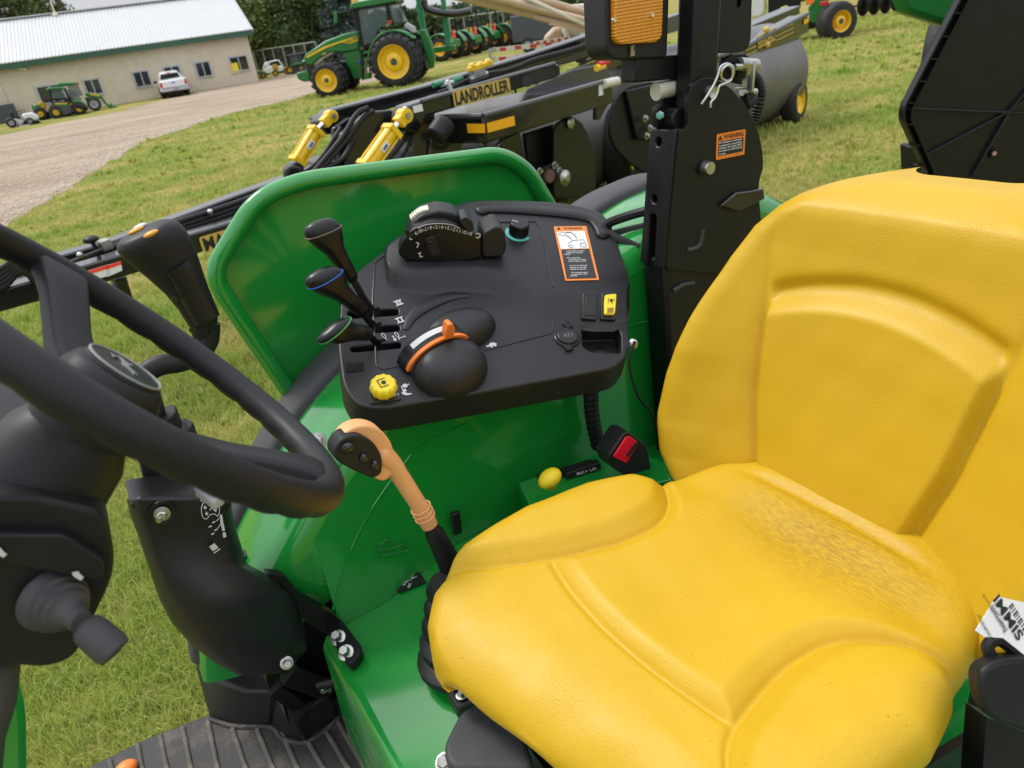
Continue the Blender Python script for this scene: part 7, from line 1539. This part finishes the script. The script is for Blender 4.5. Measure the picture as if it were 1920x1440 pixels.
for q in ([(465, 445), (485, 445), (500, 570), (480, 575)], [(600, 438), (625, 438), (690, 570), (665, 575)], [(495, 528), (630, 525), (640, 545), (500, 548)]): up__('pillar', q, -.08, .02, 'black_metal', .01); up__('pillar', q, -1.5, -1.42, 'black_metal', .01)
up__('side_stripe', [(520, 575), (640, 570), (655, 600), (535, 598)], .0, .015, 'green_far', 0); up__('side_stripe', [(520, 575), (635, 570), (638, 578), (522, 585)], .015, .022, 'yellow_paint', 0); up__('hood', [(640, 540), (760, 545), (810, 575), (830, 620), (700, 590)], -1.4, -.05, 'green_far', .06); up__('front_guard', [(690, 590), (830, 600), (840, 640), (800, 640), (720, 620)], -1.5, .05, 'black_metal', .05); up__('windscreen', [(630, 445), (700, 450), (780, 540), (690, 550)], -1.3, -.15, 'cab_glass', .02)
for (px, py, R_) in ((765, 660, .36), (540, 680, .36)):
    for n in (-.1, -1.4): c = f.P(*Zk((px, py))[0], n); c.z = R_; wheel(UV, c, f.N, R_, .26, .46, 'yellow_paint', lugs=12)
f = vframe((172, 212), (215, 203)); LT = thing('loader_tractor', 'small cab tractor with green roof and loader bucket against the wall', 'tractor', f.w(0, 0, -1.5))
f = Fr(f.w(0, 0, -1.6), f.U, f.V)
def lt_(name, pts, n0, n1, m, bev=.03): return vp(LT, name, f, Zk(*pts), n0, n1, m, bev)
lt_('cab_roof', [(535, 395), (560, 380), (740, 375), (745, 395), (700, 405), (545, 420)], -1.4, 0, 'green_far', .05); lt_('roof_lamp', [(722, 382), (748, 384), (746, 405), (724, 402)], -.3, 0, 'red_lamp', .02); lt_('cab_glass', [(640, 410), (740, 405), (790, 500), (660, 520)], -1.3, -.05, 'cab_glass', .02)
lt_('hood', [(800, 480), (860, 470), (950, 490), (975, 530), (900, 530), (820, 510)], -1.0, -.3, 'green_far', .06); lt_('hood_stripe', [(850, 480), (945, 495), (945, 510), (850, 492)], -.3, -.28, 'yellow_paint', 0); lt_('loader_arm', [(940, 500), (965, 500), (1010, 570), (1060, 615), (1040, 620), (980, 570)], -.2, -.1, 'green_far'); lt_('loader_arm', [(940, 500), (965, 500), (1010, 570), (1060, 615), (1040, 620), (980, 570)], -1.1, -1.0, 'green_far')
lt_('bucket', [(1025, 605), (1055, 565), (1070, 600), (1115, 605), (1090, 625), (1035, 625)], -1.4, .2, 'green_far'); lt_('front_guard', [(800, 520), (930, 530), (960, 560), (900, 590), (820, 560)], -1.1, -.1, 'black_metal', .05)
for n in (-.1, -1.2): c = f.P(*Zk((905, 615))[0], n); c.z = .42; wheel(LT, c, f.N, .42, .28, .6, 'silver_plastic'); c = f.P(*Zk((690, 620))[0], n); c.z = .5; wheel(LT, c, f.N, .5, .35, .6, 'yellow_paint')
# ---- at the shed corner
def Zc(*p): return [(470+x*150/1920, 60+y*150/1920) for x, y in p]
f = vframe((488, 146), (532, 139)); f = Fr(f.w(0, 0, -4), f.U, f.V); SV = thing('parked_suv', 'silver white suv parked by the fence past the shed corner', 'car', f.O)
def sp_(T_, name, pts, n0, n1, m, bev=.05): return vp(T_, name, f, Zc(*pts), n0, n1, m, bev)
sp_(SV, 'body', [(280, 890), (420, 820), (780, 800), (800, 900), (760, 980), (400, 1010), (300, 960)], -1.8, 0, 'white_paint', .15); sp_(SV, 'cabin', [(420, 830), (450, 700), (680, 660), (770, 800)], -1.6, -.15, 'white_paint', .1); sp_(SV, 'side_window', [(450, 800), (470, 720), (660, 680), (730, 790)], -.15, -.13, 'glass_dark', 0); sp_(SV, 'hood', [(280, 890), (330, 740), (425, 700), (440, 830), (400, 860)], -1.7, -.1, 'white_paint', .1)
for px in (400, 720): c = f.P(*Zc((px, 1000))[0], -.2); c.z = .36; wheel(SV, c, f.N, .36, .25, .6, 'silver_plastic')
f = vframe((488, 148), (545, 139)); 
for nm_l, lab, dx in (('ride_on_mower', 'green mower with yellow seat in front of the white suv', 0), ):
    RM = thing('ride_on_mower', lab, 'mower', f.w(1.6, 0)); sp_(RM, 'seat', [(520, 790), (600, 770), (680, 850), (660, 920), (560, 920), (520, 860)], -.7, -.2, 'yellow_seat', .06); sp_(RM, 'hood', [(550, 1000), (600, 950), (760, 920), (900, 890), (910, 950), (760, 990), (600, 1020)], -.8, -.1, 'green_far', .06); sp_(RM, 'seat_cushion', [(780, 850), (870, 840), (880, 880), (790, 890)], -.7, -.2, 'yellow_seat', .04)
    for px in (600, 880): c = f.P(*Zc((px, 1010))[0], -.1); c.z = .25; wheel(RM, c, f.N, .25, .2, .55, 'yellow_paint')
RM2 = thing('ride_on_mower', 'low green mower tucked right against the shed corner', 'mower', f.w(-.2, 0)); sp_(RM2, 'hood', [(160, 960), (220, 930), (330, 940), (380, 1000), (360, 1050), (180, 1030)], -.9, -.2, 'green_far', .06); sp_(RM2, 'deck', [(180, 1040), (380, 1030), (400, 1080), (200, 1110)], -1.0, -.1, 'green_far', .05)
for px in (240, 310): c = f.P(*Zc((px, 1130))[0], -.1); c.z = .22; wheel(RM2, c, f.N, .22, .2, .55, 'yellow_paint')
f = vframe((545, 140), (585, 134)); CU = thing('cab_cart', 'dark cab cart with green hood between the suv and the big tractor', 'cart', f.w(1, 0)); sp_(CU, 'roof', [(840, 560), (1180, 490), (1330, 480), (1330, 520), (900, 590)], -1.5, 0, 'slate', .05); sp_(CU, 'windscreen', [(900, 590), (1230, 540), (1260, 740), (960, 790)], -.2, -.15, 'cab_glass', 0); sp_(CU, 'hood', [(950, 800), (1100, 735), (1260, 730), (1250, 770), (960, 830)], -1.3, .2, 'green_far', .05); sp_(CU, 'body', [(950, 820), (1300, 760), (1300, 1000), (960, 1040)], -1.5, .0, 'slate', .06)
for q in ([(860, 580), (910, 575), (970, 830), (930, 840)], [(1230, 530), (1270, 525), (1300, 760), (1260, 770)]): sp_(CU, 'pillar', q, -.15, 0, 'black_metal', .01)
for px in (980, 1250): c = f.P(*Zc((px, 1010))[0], -.1); c.z = .35; wheel(CU, c, f.N, .35, .25, .55, 'yellow_paint')
# ---- right-hand side machines
f = vframe((1545, 76), (1600, 66)); GD = thing('grain_drill', 'green implement with a wide tyre and yellow rim beyond the roller', 'implement', f.O)
c = f.P(1568, 40)
ax = (f.N*.84+f.U*.54).normalized(); R_ = 35*(c-CAM).dot(c_fw)/FPX; wheel(GD, c, ax, R_, R_*1.0, .52, 'yellow_paint')
def gd(name, pts, n0, n1, m, bev=.03): return vp(GD, name, f, pts, n0, n1, m, bev)
gd('frame_arm', [(1515, 15), (1530, -5), (1560, -8), (1540, 20), (1528, 45), (1518, 40)], -.5, -.2, 'green_far'); gd('cross_frame', [(1460, -40), (1700, -60), (1700, -20), (1460, 8)], -2.2, -1.2, 'green_far'); gd('tail_lamp', [(1537, 4), (1553, 1), (1555, 9), (1539, 12)], .1, .2, 'red_lamp', .02); gd('reflector', [(1508, -6), (1526, -6), (1526, 6), (1512, 10)], .1, .15, 'orange_lamp', .03)
gd('seed_tank', [(1405, -40), (1430, -40), (1434, 20), (1428, 34), (1408, 36)], -1.4, -.4, 'white_paint', .1); gd('meter_box', [(1440, -30), (1500, -30), (1500, 16), (1440, 28)], -1.2, -.5, 'black_metal'); gd('meter_cup', [(1462, 15), (1475, 10), (1482, 18), (1474, 24)], -.3, -.1, mat('lime', (.45, .5, .12), .5), .03); gd('axle', [(1480, 40), (1545, 30), (1545, 50), (1480, 62)], -1.5, -.6, 'black_metal')
f = vframe((1605, 34), (1690, 22)); DH = thing('disc_harrow', 'dark row of harrow discs in the background at top right', 'harrow', f.w(1, 0))
for k in range(10): c = f.w(k*.42-.6, .42, -.4); mb = MB(); mb.lathe(c, (f.U*.8+f.N*.6), [(.42, 0), (.30, .05), (.1, .08)], 24); obj('disc_blade', mb, 'black_metal', DH)
mb = MB(); mb.bar(f.w(-1.2, .42, -.4), f.w(4, .42, -.4), .07, .07); obj('gang_axle', mb, 'black_metal', DH); mb = MB(); mb.bar(f.w(-1.2, 1.0, -.4), f.w(4, 1.0, -.4), .2, .2); obj('gang_beam', mb, 'black_metal', DH); mb = MB(); mb.bar(f.w(-1.2, 1.0, -1.4), f.w(4, 1.0, -1.4), .2, .2); obj('gang_beam', mb, 'black_metal', DH)
for k in range(3): mb = MB(); mb.bar(f.w(k*1.8-.8, .42, -.4), f.w(k*1.8-.8, 1.0, -.4), .06, .06); obj('hanger', mb, 'black_metal', DH)
# machine with black plastic side panel
PD = 3.4
o_ = dep(1760, 200, PD); f = Fr(V((o_.x, o_.y, 0)), V((c_rt.x, c_rt.y, 0))+V((.1, .0, 0)), (0, 0, 1))
BS = thing('spreader', 'machine with black ribbed plastic side panel and green hopper at the right edge', 'implement', f.O)
po = [f.hit(*p) for p in [(1815, -60), (1806, -20), (1692, 200), (1690, 224), (1732, 318), (1745, 420), (2100, 420), (2100, -60)]]
po = rpoly(po, [.02, .02, .05, .05, .02, .02, .02, .02], 4)
mb = MB(); mb.prism(f, po, -.03, -.022); obj('side_panel', mb, 'black_smooth', BS)
edge = [f.hit(*p) for p in [(1806, -20), (1692, 200), (1690, 224), (1732, 318), (1745, 420)]]
mb = MB(); edr = rpoly(edge, [0, .05, .05, .02, 0], 4); 
for k in range(len(edr)-1): a, b = edr[k], edr[k+1]; mb.loft([[f.w(*a, -.03), f.w(*a, .015), f.w(a[0]+.008, a[1], .015), f.w(a[0]+.008, a[1], -.03)], [f.w(*b, -.03), f.w(*b, .015), f.w(b[0]+.008, b[1], .015), f.w(b[0]+.008, b[1], -.03)]])
obj('panel_flange', mb, 'black_smooth', BS)
mb = MB(); inn = [f.hit(*p) for p in [(1824, -20), (1708, 204), (1706, 222), (1748, 318), (1760, 420)]]
for k in range(len(inn)-1): a, b = inn[k], inn[k+1]; mb.bar(f.w(*a, -.005), f.w(*b, -.005), .008, .04, up=f.N)
obj('inner_rib', mb, 'black_smooth', BS)
for t in [k/11 for k in range(12)]:
    L1 = [V(f.hit(*p)) for p in [(1806, -20), (1691, 212), (1745, 420)]]; L2 = [V(f.hit(*p)) for p in [(1824, -20), (1707, 213), (1760, 420)]]
    s_ = t*2; i = min(1, int(s_)); u_ = s_-i; a = L1[i].lerp(L1[i+1], u_); b = L2[i].lerp(L2[i+1], u_); mb = MB(); mb.bar(f.w(*a, -.005), f.w(*b, -.005), .006, .04, up=f.N); obj('edge_rib', mb, 'black_smooth', BS)
for a, b in (((1700, 203), (1925, 212)), ((1732, 292), (1892, 208)), ((1892, 208), (2000, 80)), ((1892, 208), (1822, 330)), ((1892, 208), (2000, 130))):
    mb = MB(); mb.bar(f.P(*a, -.012), f.P(*b, -.012), .008, .022, up=f.N); obj('panel_rib', mb, 'black_plastic', BS, bev=.002)
mb = MB(); mb.lathe(f.P(1863, 287, -.02), f.N, [(.022, 0), (.022, .012), (.014, .012), (.014, .002)], 18); obj('grommet', mb, 'black_smooth', BS); mb = MB(); mb.lathe(f.P(1863, 287, -.019), f.N, [(.011, 0), (.011, .008), (.001, .008)], 14); obj('rivet', mb, mat('pink_plastic', (.5, .27, .25), .5), BS)
def bs(name, pts, n0, n1, m, bev=.02): return vp(BS, name, f, pts, n0, n1, m, bev)
bs('hopper', [(1660, -90), (1692, 2), (1698, 24), (1790, 54), (1900, 70), (2000, 70), (2000, -90)], -.62, -.5, 'green_far', .03)
c = f.P(1768, 116, -3.4); wheel(BS, c, (f.N*.62+f.U*.78).normalized(), .46, .22, .66, 'rim_tan')
bs('lower_frame', [(1800, 300), (2100, 300), (2100, 460), (1800, 460)], -.8, -.2, 'black_metal')
mb = MB(); c0 = f.w(.5, 0, -.4); mb.bar(c0, c0+V((0, 0, .9)), .12, .12); obj('stand', mb, 'black_metal', BS); mb = MB(); c0 = f.w(.1, 0, -1.0); mb.bar(V((c.x, c.y, 0))+V((.2, -.1, 0)), c, .08, .08); obj('wheel_strut', mb, 'black_metal', BS)
